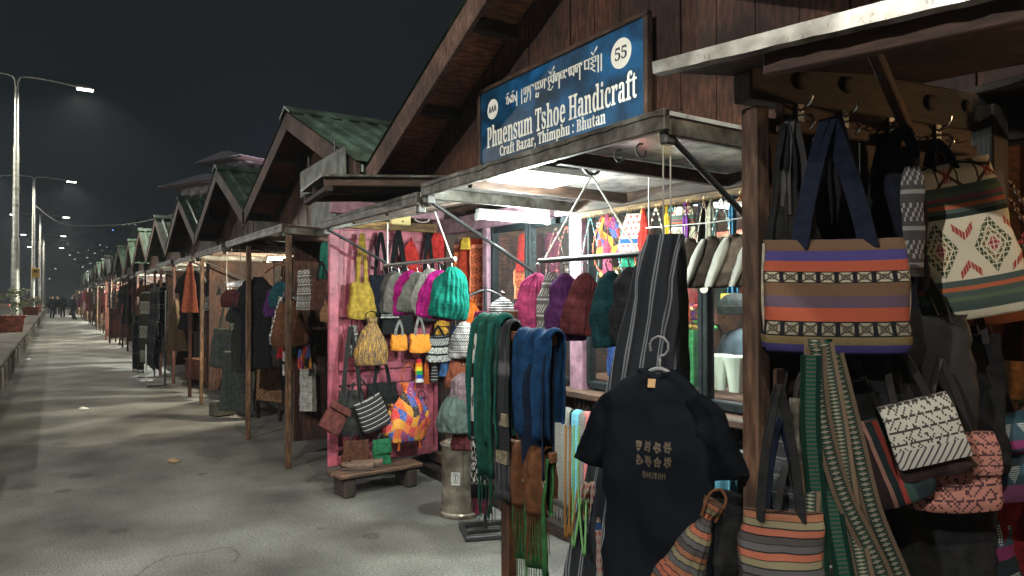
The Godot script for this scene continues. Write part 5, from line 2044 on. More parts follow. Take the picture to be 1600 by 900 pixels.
func pink_panel_goods() -> void:
	var black := cloth("black", 0.02, 0.02, 0.022)
	var leather := look("black leather", Color(0.016, 0.015, 0.015), 0.55, {"bump": "grain", "tri": 8.0, "deep": 0.05, "spec": 0.3})
	var yellow := cloth("yellow", 0.52, 0.34, 0.06)
	var z := 5.54
	bag("tote_bag", "yellow cloth tote bag hanging high on the pink door", v(2.12, 2.05, z), 4, 0.235, 0.30, 0.10, yellow, yellow, {"strap": 0.37, "top": 0.62, "sw": 0.03, "sx": 0.5})
	bag("shoulder_bag", "dark navy bag with grey netting beside the yellow tote", v(2.29, 2.07, z), -6, 0.20, 0.36, 0.08, cloth("deep navy", 0.016, 0.018, 0.030), black, {"strap": 0.33, "sw": 0.03})
	hung("net_cloth", "grey netted cloth hanging over the navy bag by the yellow tote", "cloth", v(2.335, 1.72, z - 0.07), 0, 0.07, 0.16, 0.34, 0.012, print_cloth("fair isle", Vector3(1, 1, 1)), {"pleats": 2.0})
	bag("tote_bag", "large black tote with wide straps behind the row of knit hats", v(2.44, 2.09, z), 0, 0.30, 0.42, 0.09, black, black, {"strap": 0.42, "sw": 0.045})
	bag("tote_bag", "second black tote with thin straps behind the teal hat", v(2.73, 2.09, z), 0, 0.22, 0.34, 0.08, leather, black, {"strap": 0.40, "sw": 0.032, "sx": 0.4})
	hung("cloth", "bright red triangular cloth between black straps on the pink door", "cloth", v(2.58, 2.07, z + 0.03), 0, 0.03, 0.24, 0.30, 0.012, cloth("bright red", 0.62, 0.045, 0.04), {"pleats": 1.0})
	hung("cloth", "bright red cloth piece at the top right corner of the pink door", "cloth", v(2.83, 2.12, z + 0.02), 0, 0.10, 0.20, 0.26, 0.012, cloth("bright red", 0.62, 0.045, 0.04), {"pleats": 1.5})
	pouch("large brown and gold streaked drawstring pouch below the yellow tote", v(2.19, 1.44, z - 0.05), 0, 0.30, 0.40, print_cloth("gold streaks", Vector3(1, 1, 1), 0.75), black, {"strap": 0.05})
	pouch("mottled grey green pouch half hidden behind the brown gold pouch", v(2.07, 1.38, z + 0.04), 0, 0.14, 0.26, print_cloth("fair isle", Vector3(0.7, 0.7, 1)), black)
	bag("purse", "grey banded purse above the left golden pouch", v(2.42, 1.46, z), 0, 0.16, 0.16, 0.06, print_cloth("pin stripes", Vector3(1, 0.6, 1), 3.0), leather, {"strap": 0.04})
	bag("purse", "small golden patterned purse left of the orange one", v(2.43, 1.35, z - 0.05), 8, 0.15, 0.13, 0.07, print_cloth("ikat"), print_cloth("fair isle"), {"strap": 0.11, "sw": 0.018})
	bag("purse", "bright orange patterned purse with braided straps in the middle of the pink door", v(2.62, 1.38, z - 0.06), -4, 0.18, 0.155, 0.08, print_cloth("ikat", Vector3(1.3, 1.2, 1), 1.15), print_cloth("fair isle"), {"strap": 0.14, "sw": 0.018})
	bag("purse", "plain mustard square purse on the right of the pink door", v(2.86, 1.40, z), 0, 0.13, 0.135, 0.05, cloth("mustard", 0.62, 0.32, 0.05), leather, {"strap": 0.06, "sw": 0.012, "flap": 0.3})
	bag("zip_bag", "black and white banded cloth bag below the mustard purse", v(2.80, 1.30, z - 0.06), 0, 0.23, 0.22, 0.08, print_cloth("black white bands"), black, {"strap": 0.08, "sw": 0.012, "zip": true})
	hung("cloth", "blue denim cloth bag hanging at the right edge of the pink door", "cloth", v(2.98, 1.30, z - 0.04), 0, 0.06, 0.15, 0.38, 0.04, cloth("denim", 0.045, 0.085, 0.19), {"pleats": 2.0, "cord": 0.06})
	hung("cloth", "light blue knotted cloth end under the black and white bag", "cloth", v(2.88, 1.06, z - 0.02), 0, 0.05, 0.11, 0.20, 0.03, cloth("mid blue", 0.07, 0.16, 0.36), {"pleats": 2.0})
	hung("tassel_purse", "rainbow striped tassel purse low on the pink door", "purse", v(2.645, 1.02, z), 0, 0.055, 0.075, 0.20, 0.02, print_cloth("rainbow"), {"cord": 0.08, "pleats": 1.0, "pleat": 0.006})
	hung("tassel_purse", "orange tassel purse beside the rainbow one", "purse", v(2.71, 1.01, z), 0, 0.03, 0.05, 0.21, 0.015, cloth("burnt orange", 0.55, 0.12, 0.03), {"cord": 0.08, "pleats": 1.0, "pleat": 0.006})
	hung("tassel_purse", "navy and white tassel purse beside the orange one", "purse", v(2.79, 1.00, z), 0, 0.04, 0.08, 0.19, 0.02, print_cloth("pin stripes", Vector3(1, 1, 1)), {"cord": 0.08, "pleats": 1.0, "pleat": 0.006})
	# the lower cluster
	bag("shoulder_bag", "black leather shoulder bag with very long straps low on the pink door", v(2.03, 1.28, z - 0.02), 0, 0.22, 0.36, 0.09, leather, leather, {"strap": 0.48, "sw": 0.035, "sx": 0.7})
	bag("shoulder_bag", "soft black bag behind the pin-striped pouch on the pink door", v(2.30, 1.10, z), 0, 0.28, 0.34, 0.08, black, black, {"strap": 0.26, "sw": 0.03})
	bag("shoulder_bag", "square red brown purse tilted on a thin black strap at the pink door's left edge", v(1.865, 0.90, z - 0.10), 12, 0.20, 0.21, 0.05, cloth("brick red", 0.17, 0.055, 0.05), leather, {"strap": 0.20, "sw": 0.012, "roll": -32.0, "rough": 0.003, "flap": 0.22})
	bag("zip_bag", "black pouch with white pin stripes tilted low on the pink door", v(2.18, 0.92, z - 0.10), 0, 0.25, 0.26, 0.06, print_cloth("pin stripes"), leather, {"strap": 0.18, "sw": 0.012, "roll": 22.0, "rough": 0.004})
	pouch("large bright patchwork drawstring bag of many colours low on the pink door", v(2.50, 1.00, z - 0.09), 0, 0.36, 0.50, print_cloth("patchwork"), cloth("burnt orange", 0.55, 0.12, 0.03), {"strap": 0.16, "tassel": true})
	pouch("small patchwork pouch tucked left of the large patchwork bag", v(2.38, 0.72, z - 0.04), 14, 0.20, 0.26, print_cloth("patchwork", Vector3(0.8, 0.7, 1)), black)
	pouch("small blue and cream patchwork pouch tucked right of the large patchwork bag", v(2.64, 0.76, z - 0.05), -10, 0.17, 0.26, print_cloth("patchwork", Vector3(-0.7, 0.9, 1)), black)
	bag("flat_bag", "flat brown cloth bag at the bottom left of the pink door", v(2.05, 0.48, z - 0.06), 0, 0.23, 0.22, 0.04, cloth("umber", 0.12, 0.05, 0.03), leather, {"strap": 0.08, "sw": 0.012, "roll": -4.0})
	bag("flat_bag", "green folded cloth purse at the bottom of the pink door", v(2.26, 0.43, z - 0.10), 0, 0.155, 0.25, 0.05, cloth("jade", 0.03, 0.17, 0.08), leather, {"strap": 0.05, "sw": 0.012, "flap": 0.42, "roll": 1.0})
	# bench at its foot
	var o := thing("bench", "low worn plank bench on two block legs at the foot of the pink door", "bench", v(2.19, 0, 5.38), 4)
	var plank := wood("bench top", 0.30, 0.18, 0.13)
	var blk := wood("bench block", 0.10, 0.07, 0.055)
	var mb: MB
	for k in 2:
		mb = MB.new()
		mb.box(Vector3(0, 0.168 + 0.003 * k, -0.065 + 0.13 * k), Vector3(0.76 - 0.03 * k, 0.035, 0.124), 0.008, Basis(Vector3.UP, 0.012 * (k * 2 - 1)))
		part("plank", mb, plank, o)
	for s in [-1, 1]:
		mb = MB.new()
		mb.box(Vector3(s * 0.27, 0.075, 0), Vector3(0.10, 0.15, 0.22), 0.012)
		part("leg", mb, blk, o)
	for q in [[-0.16, 0.02, "left"], [-0.06, -0.03, "right"]]:
		var sh := thing("shoe", "%s worn brown shoe lying on the low plank bench" % q[2], "shoe", o.transform * Vector3(q[0], 0.19, q[1]), 70 + q[0] * 60)
		mb = MB.new()
		mb.T = Transform3D(Basis(Vector3.RIGHT, -PI / 2), Vector3(0, 0.03, 0))
		mb.loft([[-0.12, 0.025, 0.02, 0, 0], [-0.10, 0.038, 0.03, 0, 0], [0.0, 0.034, 0.032, 0, -0.004], [0.06, 0.04, 0.026, 0, 0], [0.12, 0.036, 0.018, 0, 0.008], [0.135, 0.015, 0.01, 0, 0.012]], {"e": 2.4, "segs": 20, "sub": 3, "rough": 0.006, "noise": nz})
		part("upper", mb, look("old leather", Color(0.16, 0.09, 0.06), 0.7, {"tex": "wear", "tri": 3.0}), sh)
		mb = MB.new()
		mb.box(Vector3(0, 0.008, -0.005), Vector3(0.075, 0.014, 0.25), 0.006)
		part("sole", mb, look("sole", Color(0.05, 0.04, 0.035), 0.9), sh)
	# prints in the doorway
	for q in [[2.99, 5.47, 2.02, 0.20, 0.50, "left long orange block-printed hanging in the doorway", 6.0], [2.99, 5.15, 2.00, 0.19, 0.52, "right long orange block-printed hanging in the doorway", -8.0], [3.03, 5.30, 2.06, 0.30, 0.62, "plain red cloth behind the orange hangings in the doorway", 0.0]]:
		hung("wall_hanging", q[5], "hanging", v(q[0] + 0.02, q[2], q[1]), -62 + q[6], q[3], q[3] * 1.04, q[4], 0.006, print_cloth("tapestry", Vector3(1, 1, 1), 1.1) if q[6] != 0.0 else cloth("vermilion", 0.66, 0.075, 0.035), {"pleats": 0.7, "pleat": 0.006})
	hung("cloth", "small yellow cloth label high in the doorway", "cloth", v(2.93, 2.06, 5.24), -60, 0.09, 0.10, 0.10, 0.006, cloth("lemon", 0.75, 0.48, 0.06), {"pleats": 1.0, "pleat": 0.004})
	pouch("orange drawstring pouch hanging in the doorway", v(2.86, 1.60, 5.0), -50, 0.17, 0.25, cloth("orange", 0.75, 0.16, 0.025), black)
	pouch("white and red printed pouch hanging in the doorway left of the orange pouch", v(2.93, 1.62, 5.32), -50, 0.18, 0.20, print_cloth("floral", Vector3(1, 1, 1), 1.3), black)


func hanging_rails() -> void:
	var rod := look("rail steel", Color(0.45, 0.45, 0.43), 0.35, {"metal": 0.85, "tex": "wear", "tri": 4.0})
	var cord := look("white cord", Color(0.62, 0.60, 0.55), 0.9)
	var mb: MB
	for q in [[3.42, 4.40, 1.765, 3.9, 2.06, "steel rail of knit hats hung from the left shutter", rod], [1.93, 2.62, 1.715, 2.5, 2.11, "dark rail of knit hats slung on white cords from the right shutter", look("black rod", Color(0.035, 0.035, 0.037), 0.45, {"metal": 0.4})]]:
		var zm: float = (q[0] + q[1]) / 2
		var o := thing("hat_rail", q[5], "rail", v(1.85, q[2], zm))
		mb = MB.new()
		mb.tube([Vector3(0, 0, zm - q[0]), Vector3(0, 0, zm - q[1])], 0.011, 10)
		part("rod", mb, q[6], o)
		for e in [q[0] + 0.04, q[1] - 0.04]:
			mb = MB.new()
			var tip := Vector3(0.21, q[4] - q[2], zm - q[3]) if q[0] < 3.0 else Vector3(-0.05, 0.27, zm - lerpf(e, q[3], 0.25))
			mb.tube([Vector3(0, 0.005, zm - e), tip], 0.004, 6)
			part("cord", mb, cord, o)
	var g1 := "knit hats on the left rail"
	var hats1 := [[4.28, knit("charcoal", 0.10, 0.10, 0.095), "charcoal ribbed knit hat, farthest on the left rail", 0.19], [4.16, knit("ash", 0.32, 0.32, 0.30), "ash grey ribbed knit hat next to the charcoal one on the left rail", 0.17], [4.03, knit("magenta", 0.42, 0.018, 0.22), "magenta ribbed knit hat between grey hats on the left rail", 0.19], [3.88, knit("smoke", 0.20, 0.205, 0.19), "smoke grey ribbed knit hat in the middle of the left rail", 0.17], [3.74, knit("pale grey", 0.40, 0.41, 0.38), "pale grey ribbed knit hat next to the second magenta one", 0.19], [3.58, knit("magenta", 0.42, 0.018, 0.22), "magenta ribbed knit hat beside the teal one on the left rail", 0.19], [3.44, knit("teal", 0.010, 0.19, 0.145), "teal ribbed knit hat at the near end of the left rail", 0.20]]
	for q in hats1:
		beanie(q[2], v(1.85, 1.745 + rf(-0.01, 0.01), q[0]), -48 + rf(-22, 22), q[3] * rf(0.86, 1.06), 0.28 * rf(0.86, 1.08), q[1], {"rib": 0.26, "ribs": 20 + R.randi() % 5, "roll": rf(-8, 8), "d": rf(0.032, 0.05)})
	var fi := print_cloth("fair isle", Vector3(1.2, 1.2, 1))
	var hats2 := [[2.63, knit("rose", 0.50, 0.07, 0.20), "rose pink ribbed knit hat at the far end of the right rail", 0.17, 0.26, 0.11], [2.53, fi, "grey and white patterned knit hat with ear flaps beside the rose hat", 0.12, 0.32, 0.03], [2.42, knit("plum", 0.09, 0.025, 0.11), "plum purple knit hat on the right rail", 0.17, 0.29, 0.04], [2.28, knit("maroon", 0.12, 0.03, 0.035), "maroon knit hat in the middle of the right rail", 0.16, 0.26, 0.04], [2.14, knit("dark teal", 0.010, 0.045, 0.055), "dark teal wide knit hat on the right rail", 0.19, 0.30, 0.03], [2.01, knit("black wool", 0.022, 0.022, 0.026), "black knit hat at the near end of the right rail", 0.17, 0.29, 0.03]]
	for q in hats2:
		beanie(q[2], v(1.85, 1.69 + rf(-0.01, 0.01), q[0]), -46 + rf(-20, 20), q[3], q[4], q[1], {"rib": q[5] * 2.4, "ribs": 20, "roll": rf(-7, 7), "d": rf(0.032, 0.05)})
	# grey felt pouches hung in a row below the right shutter
	var felt := cloth("felt", 0.20, 0.165, 0.135)
	var trim := look("felt trim", Color(0.42, 0.42, 0.36), 0.9, {"tex": "speck", "tri": 9.0})
	var line := thing("hanging_line", "thin line carrying the row of brown felt slippers under the right shutter", "line", v(2.35, 1.88, 2.05))
	mb = MB.new()
	mb.tube([Vector3(0, 0, 0.33), Vector3(0, -0.01, 0), Vector3(0, 0.0, -0.4)], 0.003, 6)
	part("cord", mb, cord, line)
	for s in [0.3, -0.38]:
		mb = MB.new()
		mb.tube([Vector3(0, 0, s), Vector3(0, 0.27, s)], 0.003, 6)
		part("cord", mb, cord, line)
	var which := ["farthest", "second", "middle", "fourth", "nearest"]
	for k in 5:
		var z := 2.33 - k * 0.125
		var o := thing("felt_slipper", "%s of five brown felt slippers with pale edges hung in a row" % which[k], "slipper", v(2.35, 1.86, z), -40 + rf(-8, 8))
		mb = MB.new()
		mb.tube([Vector3(0, 0.01, 0), Vector3(0.0, -0.06, 0)], 0.003, 6)
		part("loop", mb, cord, o)
		mb = MB.new()
		mb.loft([[-0.27, 0.025, 0.03, -0.05], [-0.255, 0.045, 0.045, -0.035], [-0.19, 0.052, 0.05, -0.01], [-0.12, 0.046, 0.045, 0.012], [-0.06, 0.03, 0.025, 0.02], [-0.045, 0.012, 0.012, 0.02]], {"e": 2.2, "segs": 24, "sub": 5, "rough": 0.008, "noise": nz, "phase": k})
		part("upper", mb, felt, o)
		mb = MB.new()
		mb.T = Transform3D(Basis(), Vector3(-0.018, 0, 0.004))
		mb.loft([[-0.265, 0.012, 0.045, -0.075], [-0.19, 0.02, 0.056, -0.045], [-0.12, 0.02, 0.05, -0.02], [-0.06, 0.01, 0.03, 0.005]], {"e": 2.2, "segs": 20, "sub": 5, "noise": nz, "rough": 0.005})
		part("trim", mb, trim, o)
	# necklaces and charms on the hook rail
	var bm := [look("amber beads", Color(0.50, 0.22, 0.04), 0.3), look("bone beads", Color(0.55, 0.50, 0.40), 0.5), look("turquoise beads", Color(0.05, 0.32, 0.33), 0.35), look("coral beads", Color(0.45, 0.05, 0.04), 0.35), look("brown beads", Color(0.12, 0.06, 0.035), 0.4), look("silver beads", Color(0.55, 0.55, 0.53), 0.3, {"metal": 0.9})]
	var bn := ["amber", "bone white", "turquoise", "coral red", "brown", "silver"]
	var ord := ["first", "second", "third", "fourth", "fifth", "sixth", "seventh", "eighth", "ninth", "tenth", "eleventh", "twelfth", "thirteenth"]
	for k in 13:
		var i := (k * 5 + 2) % 6
		necklace("%s bead necklace on the yellow rail's %s hook from the near end" % [bn[i], ord[k]], v(2.815, 2.045, 2.05 + k * 0.115), -60 + rf(-15, 15), rf(0.26, 0.50), rf(0.07, 0.13), rf(0.005, 0.009), bm[i], bm[(i + 3) % 6], "necklaces on the yellow hook rail")
	var chc := [["orange", 0.70, 0.18, 0.03], ["sky blue", 0.10, 0.32, 0.55], ["cream", 0.55, 0.50, 0.38], ["violet", 0.22, 0.06, 0.30], ["yellow", 0.70, 0.45, 0.05], ["red", 0.60, 0.05, 0.04], ["jade", 0.04, 0.30, 0.18], ["pink", 0.60, 0.14, 0.24]]
	for k in 8:
		var c = chc[k]
		hung("charm", "%s tasselled charm string hanging from the yellow hook rail" % c[0], "charm", v(2.80 - 0.02 * (k % 2), 2.05, 2.14 + k * 0.155), -62, 0.02, rf(0.05, 0.08), rf(0.3, 0.5), 0.016, cloth("charm " + c[0], c[1], c[2], c[3]), {"pleats": 2.0, "pleat": 0.006, "group": "charm strings on the yellow hook rail"})
	for q in [[3.22, "patchwork", "patchwork charm bag hanging at the far end of the yellow rail"], [3.0, "floral", "pale flowered bib hanging near the far end of the yellow rail"], [2.62, "cream bag", "cream woven charm bag hanging in the middle of the yellow rail"]]:
		hung("charm_bag", q[2], "charm bag", v(2.78, 2.03, q[0]), -62, 0.10, 0.17, 0.24, 0.015, print_cloth(q[1], Vector3(0.8, 0.8, 1)), {"pleats": 1.0, "pleat": 0.006})


func front_displays() -> void:
	var black := cloth("black", 0.02, 0.02, 0.022)
	var mb: MB
	# the striped shawl hung from the shutter's corner
	hung("shawl", "tall dark shawl with pale double stripes hanging behind the black T-shirt", "shawl", v(1.745, 1.765, 1.735), -60, 0.13, 0.40, 1.35, 0.045, print_cloth("shawl", Vector3(1, 1, 1)), {"pleats": 4.0, "pleat": 0.016, "cord": 0.30, "lean": -0.19})
	hung("shawl", "plain black shawl hanging behind the striped shawl", "shawl", v(1.78, 1.74, 1.735), -60, 0.10, 0.26, 1.0, 0.04, black, {"pleats": 3.0, "pleat": 0.02, "cord": 0.3, "lean": -0.06})
	# the black T-shirt on its hanger
	var at := v(1.60, 1.325, 1.60)
	hanger("grey plastic hanger holding the black T-shirt", v(1.60, 1.365, 1.61), -60, 0.25, look("grey plastic", Color(0.10, 0.10, 0.105), 0.5))
	var ts := tee("black T-shirt with small tan printed pictures on its chest on a hanger", v(1.59, 1.325, 1.61), -60, 0.36, 0.84, cloth("shirt black", 0.0065, 0.008, 0.011, 3.0), {"arm": 13.0, "front": print_cloth("tee print")})
	mb = MB.new()
	mb.box(Vector3(-0.005, -0.040, 0.044), Vector3(0.024, 0.028, 0.003), 0.001, Basis(Vector3.RIGHT, -0.35))
	part("neck_label", mb, look("label tan", Color(0.30, 0.18, 0.08), 0.8), ts)
	hung("trousers", "black cloth hanging below and behind the black T-shirt", "cloth", v(1.70, 0.95, 1.60), -70, 0.36, 0.44, 0.80, 0.05, black, {"pleats": 3.0, "pleat": 0.02})
	hung("sock", "pale sock with red dots and a blue band hanging left of the T-shirt", "sock", v(1.61, 0.90, 1.95), -50, 0.07, 0.11, 0.34, 0.03, print_cloth("floral", Vector3(1.4, 1.2, 1), 0.5), {"pleats": 1.5, "roll": 6.0})
	hung("sock", "brown dotted sock hanging behind the pale dotted one", "sock", v(1.66, 0.86, 2.02), -50, 0.07, 0.11, 0.36, 0.03, print_cloth("floral", Vector3(1.2, 0.9, 1), 0.45), {"pleats": 1.5, "roll": -8.0})
	# scarf rack: post, bars, layered scarves
	var orange := wood("rack orange", 0.33, 0.135, 0.055)
	var o := thing("scarf_rack", "orange brown wooden post rack with bars carrying green and blue scarves", "rack", v(1.535, 0, 2.38))
	mb = MB.new()
	mb.box(Vector3(0, 0.75, 0), Vector3(0.05, 1.50, 0.055), 0.005)
	part("post", mb, orange, o)
	for y in [1.40, 0.98]:
		mb = MB.new()
		mb.box(Vector3(-0.044, y, 0.11), Vector3(0.034, 0.04, 0.50), 0.004)
		part("bar", mb, orange, o)
	for s in [0, PI / 2]:
		mb = MB.new()
		mb.box(Vector3(0, 0.025 + s * 0.03, 0), Vector3(0.6, 0.05, 0.05), 0.005, Basis(Vector3.UP, s))
		part("foot", mb, orange, o)
	var gr := knit("bottle green", 0.012, 0.10, 0.085)
	var g := "scarves on the orange post rack"
	drape("bottle green knitted scarf on the far half of the post rack", v(1.49, 1.445, 2.43), -90, 0.23, 0.48, 0.44, gr, {"rad": 0.032, "thick": 0.016, "folds": 3.0, "amp": 0.022, "group": g})
	drape("long green fringed scarf under the bottle green one on the post rack", v(1.49, 1.44, 2.44), -90, 0.17, 0.60, 0.5, cloth("dark green", 0.014, 0.075, 0.055), {"rad": 0.034, "thick": 0.015, "folds": 2.0, "fringe": 0.17, "group": g})
	drape("navy blue smooth scarf on the near half of the post rack", v(1.49, 1.40, 2.11), -90, 0.235, 0.36, 0.30, cloth("royal navy", 0.010, 0.045, 0.125), {"rad": 0.030, "thick": 0.014, "folds": 2.6, "amp": 0.018, "group": g})
	drape("dark blue scarf with a white fringe under the navy one", v(1.49, 1.385, 2.12), -90, 0.19, 0.48, 0.40, cloth("ink blue", 0.010, 0.018, 0.042), {"rad": 0.020, "thick": 0.012, "folds": 1.5, "fringe": 0.04, "fringe_m": cloth("ecru", 0.35, 0.34, 0.3), "group": g})
	drape("brown fringed scarf on the lower bar of the post rack", v(1.48, 0.99, 2.13), -90, 0.20, 0.22, 0.16, cloth("rust", 0.125, 0.052, 0.024), {"rad": 0.022, "thick": 0.012, "folds": 1.4, "fringe": 0.17, "group": g})
	drape("bright green fringed scarf lowest on the post rack", v(1.49, 0.975, 2.13), -90, 0.22, 0.41, 0.20, cloth("leaf green", 0.035, 0.125, 0.045), {"rad": 0.012, "thick": 0.010, "folds": 2.0, "fringe": 0.22, "fringe_m": cloth("pale leaf", 0.13, 0.24, 0.13), "group": g})
	drape("black and white flecked scarf below the bottle green one on the post rack", v(1.49, 1.43, 2.49), -90, 0.10, 0.70, 0.4, print_cloth("black white bands", Vector3(0.5, 2.5, 1), 0.7), {"rad": 0.024, "thick": 0.012, "folds": 1.0, "fringe": 0.06, "group": g})
	var banded := drape("navy scarf with two cream bands beside the rack's post", v(1.49, 1.43, 2.315), -90, 0.11, 0.66, 0.05, print_cloth("dark bands", Vector3(1, 0.4, 1), 1.2), {"rad": 0.028, "thick": 0.012, "folds": 1.0, "amp": 0.006, "group": g})
	for y in [1.08, 0.936]:
		mb = MB.new()
		mb.box(Vector3(0.0, y - 1.43, 0.039), Vector3(0.108, 0.05, 0.012), 0.002)
		part("cream_band", mb, cloth("ecru band", 0.25, 0.215, 0.15), banded)
	for q in [[1.52, 1.40, 1.975, 0.40, "orange yellow cords hanging at the near end of the post rack", Color(0.20, 0.09, 0.015), 0.34], [1.54, 1.40, 1.955, 0.7, "pale green cords hanging at the near end of the post rack", Color(0.12, 0.30, 0.10), 0.42]]:
		var c := thing("cord_bundle", q[4], "cords", v(q[0], 1.10, q[2]), -70)
		for k in 2:
			mb = MB.new()
			var x := (k - 0.5) * 0.02
			mb.tube(curve([Vector3(x, 0, 0), Vector3(x + 0.01, -q[6] * 0.5, 0.02), Vector3(x + rf(0.0, 0.03), -q[6] - rf(0, 0.06), 0.01), Vector3(x + 0.03, -q[6] * 0.6, 0.0)], 5), 0.004, 6)
			part("cord", mb, look("cord %.2f" % q[5].r, q[5], 0.9), c)
	# shop-side stand on a square base
	var st := thing("display_stand", "thin black pole stand on a square base beside the steel bin", "stand", v(2.39, 0, 4.0), -20)
	var bk := look("black rod", Color(0.035, 0.035, 0.037), 0.45, {"metal": 0.4})
	for s in [-1, 1]:
		mb = MB.new()
		mb.box(Vector3(s * 0.14, 0.02, 0), Vector3(0.03, 0.03, 0.31), 0.004)
		part("base_bar", mb, bk, st)
		mb = MB.new()
		mb.box(Vector3(0, 0.02, s * 0.14), Vector3(0.249, 0.03, 0.03), 0.004)
		part("base_bar", mb, bk, st)
	mb = MB.new()
	mb.box(Vector3(0, 0.0225, 0), Vector3(0.249, 0.02, 0.03), 0.003)
	mb.tube([Vector3(0, 0.03, 0), Vector3(0, 1.62, 0)], 0.012, 10)
	part("pole", mb, bk, st)
	mb = MB.new()
	mb.tube(curve([Vector3(-0.22, 1.48, 0), Vector3(0, 1.60, 0), Vector3(0.22, 1.48, 0)], 6), 0.008, 8)
	part("arms", mb, bk, st)
	hung("scarf", "long maroon scarf hanging down the thin black stand", "scarf", v(2.33, 1.46, 3.94), -40, 0.10, 0.13, 1.30, 0.03, cloth("wine", 0.14, 0.012, 0.045), {"pleats": 2.0})
	hung("scarf", "pink and magenta scarf end beside the long maroon scarf", "scarf", v(2.38, 1.0, 3.90), -40, 0.05, 0.06, 0.36, 0.02, cloth("hot pink", 0.50, 0.035, 0.16), {"pleats": 2.0})
	beanie("black and white patterned hat on top of the thin black stand", v(2.28, 1.42, 4.08), -30, 0.22, 0.24, print_cloth("fair isle", Vector3(1.5, 1.5, 1), 1.3), {"d": 0.09, "rib": 0.0})
	beanie("blue grey patterned hat at the top right of the thin black stand", v(2.47, 1.58, 3.92), -40, 0.20, 0.18, print_cloth("pin stripes", Vector3(1.0, 1.6, 1), 1.6), {"d": 0.09, "rib": 0.0})
	beanie("orange brown knit hat below the black and white one on the stand", v(2.26, 1.20, 4.10), -30, 0.17, 0.22, knit("ginger", 0.30, 0.09, 0.05), {"d": 0.06})
	beanie("pale mauve knit hat below the ginger one on the stand", v(2.25, 1.10, 4.05), -30, 0.17, 0.22, knit("mauve", 0.26, 0.18, 0.20), {"d": 0.06})
	beanie("grey green bobble hat low on the thin black stand", v(2.22, 0.96, 4.08), -35, 0.24, 0.26, knit("sage", 0.11, 0.15, 0.135), {"d": 0.10, "rib": 0.12})
	beanie("dark maroon knit hat lowest on the thin black stand", v(2.27, 0.80, 4.06), -35, 0.16, 0.22, knit("maroon", 0.12, 0.03, 0.035), {"d": 0.06})
	# steel bin
	var bin := thing("steel_bin", "round steel litter bin with a worn sticker beside the doorway", "litter bin", v(2.45, 0, 4.45), 25)
	var bs := look("bin steel", Color(0.72, 0.68, 0.60), 0.3, {"metal": 0.5, "tex": "wear", "tri": 1.2, "rough_tex": "scuff", "detail": "stain", "detail_scale": 1.2})
	mb = MB.new()
	mb.loft([[0.0, 0.140, 0.140], [0.012, 0.146, 0.146], [0.03, 0.146, 0.146], [0.042, 0.134, 0.134], [0.30, 0.132, 0.132], [0.46, 0.134, 0.134], [0.50, 0.135, 0.135]], {"e": 2.0, "segs": 48, "sub": 3, "rough": 0.004, "noise": nz})
	part("body", mb, bs, bin)
	mb = MB.new()
	var rim := []
	for k in 33:
		rim.append(Vector3(cos(TAU * k / 32.0) * 0.137, 0.505, sin(TAU * k / 32.0) * 0.137))
	mb.tube(rim, 0.009, 8)
	part("rim", mb, bs, bin)
	mb = MB.new()
	mb.loft([[0.505, 0.125, 0.125], [0.52, 0.122, 0.122], [0.532, 0.10, 0.10], [0.535, 0.02, 0.02]], {"e": 2.0, "segs": 32, "sub": 2})
	part("lid", mb, bs, bin)
	mb = MB.new()
	mb.T = Transform3D(Basis(Vector3.UP, deg_to_rad(-68)), Vector3.ZERO)
	mb.smooth(1)
	for k in 6:
		var a0 := lerpf(-0.24, 0.24, k / 6.0)
		var a1 := lerpf(-0.24, 0.24, (k + 1) / 6.0)
		mb.quad(Vector3(sin(a0), 0, cos(a0)) * 0.1365 + Vector3(0, 0.24, 0), Vector3(sin(a1), 0, cos(a1)) * 0.1365 + Vector3(0, 0.24, 0), Vector3(sin(a1), 0, cos(a1)) * 0.1365 + Vector3(0, 0.33, 0), Vector3(sin(a0), 0, cos(a0)) * 0.1365 + Vector3(0, 0.33, 0), Vector2(k / 6.0, 1), Vector2((k + 1) / 6.0, 1), Vector2((k + 1) / 6.0, 0), Vector2(k / 6.0, 0))
	part("sticker", mb, print_cloth("sticker"), bin)
	# folded scarves over the rail below the windows
	var sc := [[3.90, 0.15, 0.82, Color(0.16, 0.13, 0.19), "mauve grey tweed scarf over the low rail, next to the orange rack"], [3.70, 0.22, 0.78, Color(0.17, 0.165, 0.15), "wide grey tweed scarf over the low rail"], [3.53, 0.07, 0.84, Color(0.12, 0.36, 0.46), "narrow sky blue scarf over the low rail"], [3.46, 0.06, 0.70, Color(0.15, 0.14, 0.13), "narrow dark grey scarf over the low rail behind the salmon one"], [3.36, 0.20, 0.80, Color(0.45, 0.13, 0.13), "salmon pink scarf over the low rail beside the T-shirt"], [2.60, 0.12, 0.62, Color(0.32, 0.07, 0.22), "magenta scarf over the low rail right of the T-shirt"], [2.48, 0.12, 0.64, Color(0.08, 0.18, 0.36), "blue and grey scarf over the low rail right of the T-shirt"], [2.36, 0.10, 0.64, Color(0.06, 0.22, 0.30), "teal blue scarf at the near end of the low rail"]]
	for q in sc:
		var m := look("tweed %.2f %.2f" % [q[3].r, q[3].b], q[3] * 1.15, 0.95, {"tex": "tweed", "scale": Vector3(1, 2.5, 1), "bump": "weave", "deep": 0.08})
		drape(q[4], v(2.80, 0.81, q[0]), -90, q[1], q[2] - 0.16, 0.55, m, {"rad": 0.02, "thick": 0.016, "folds": 1.2, "amp": 0.008, "fringe": 0.10, "group": "scarves over the low rail"})


# ---------------------------------------------------------------- goods on the brown panel at right

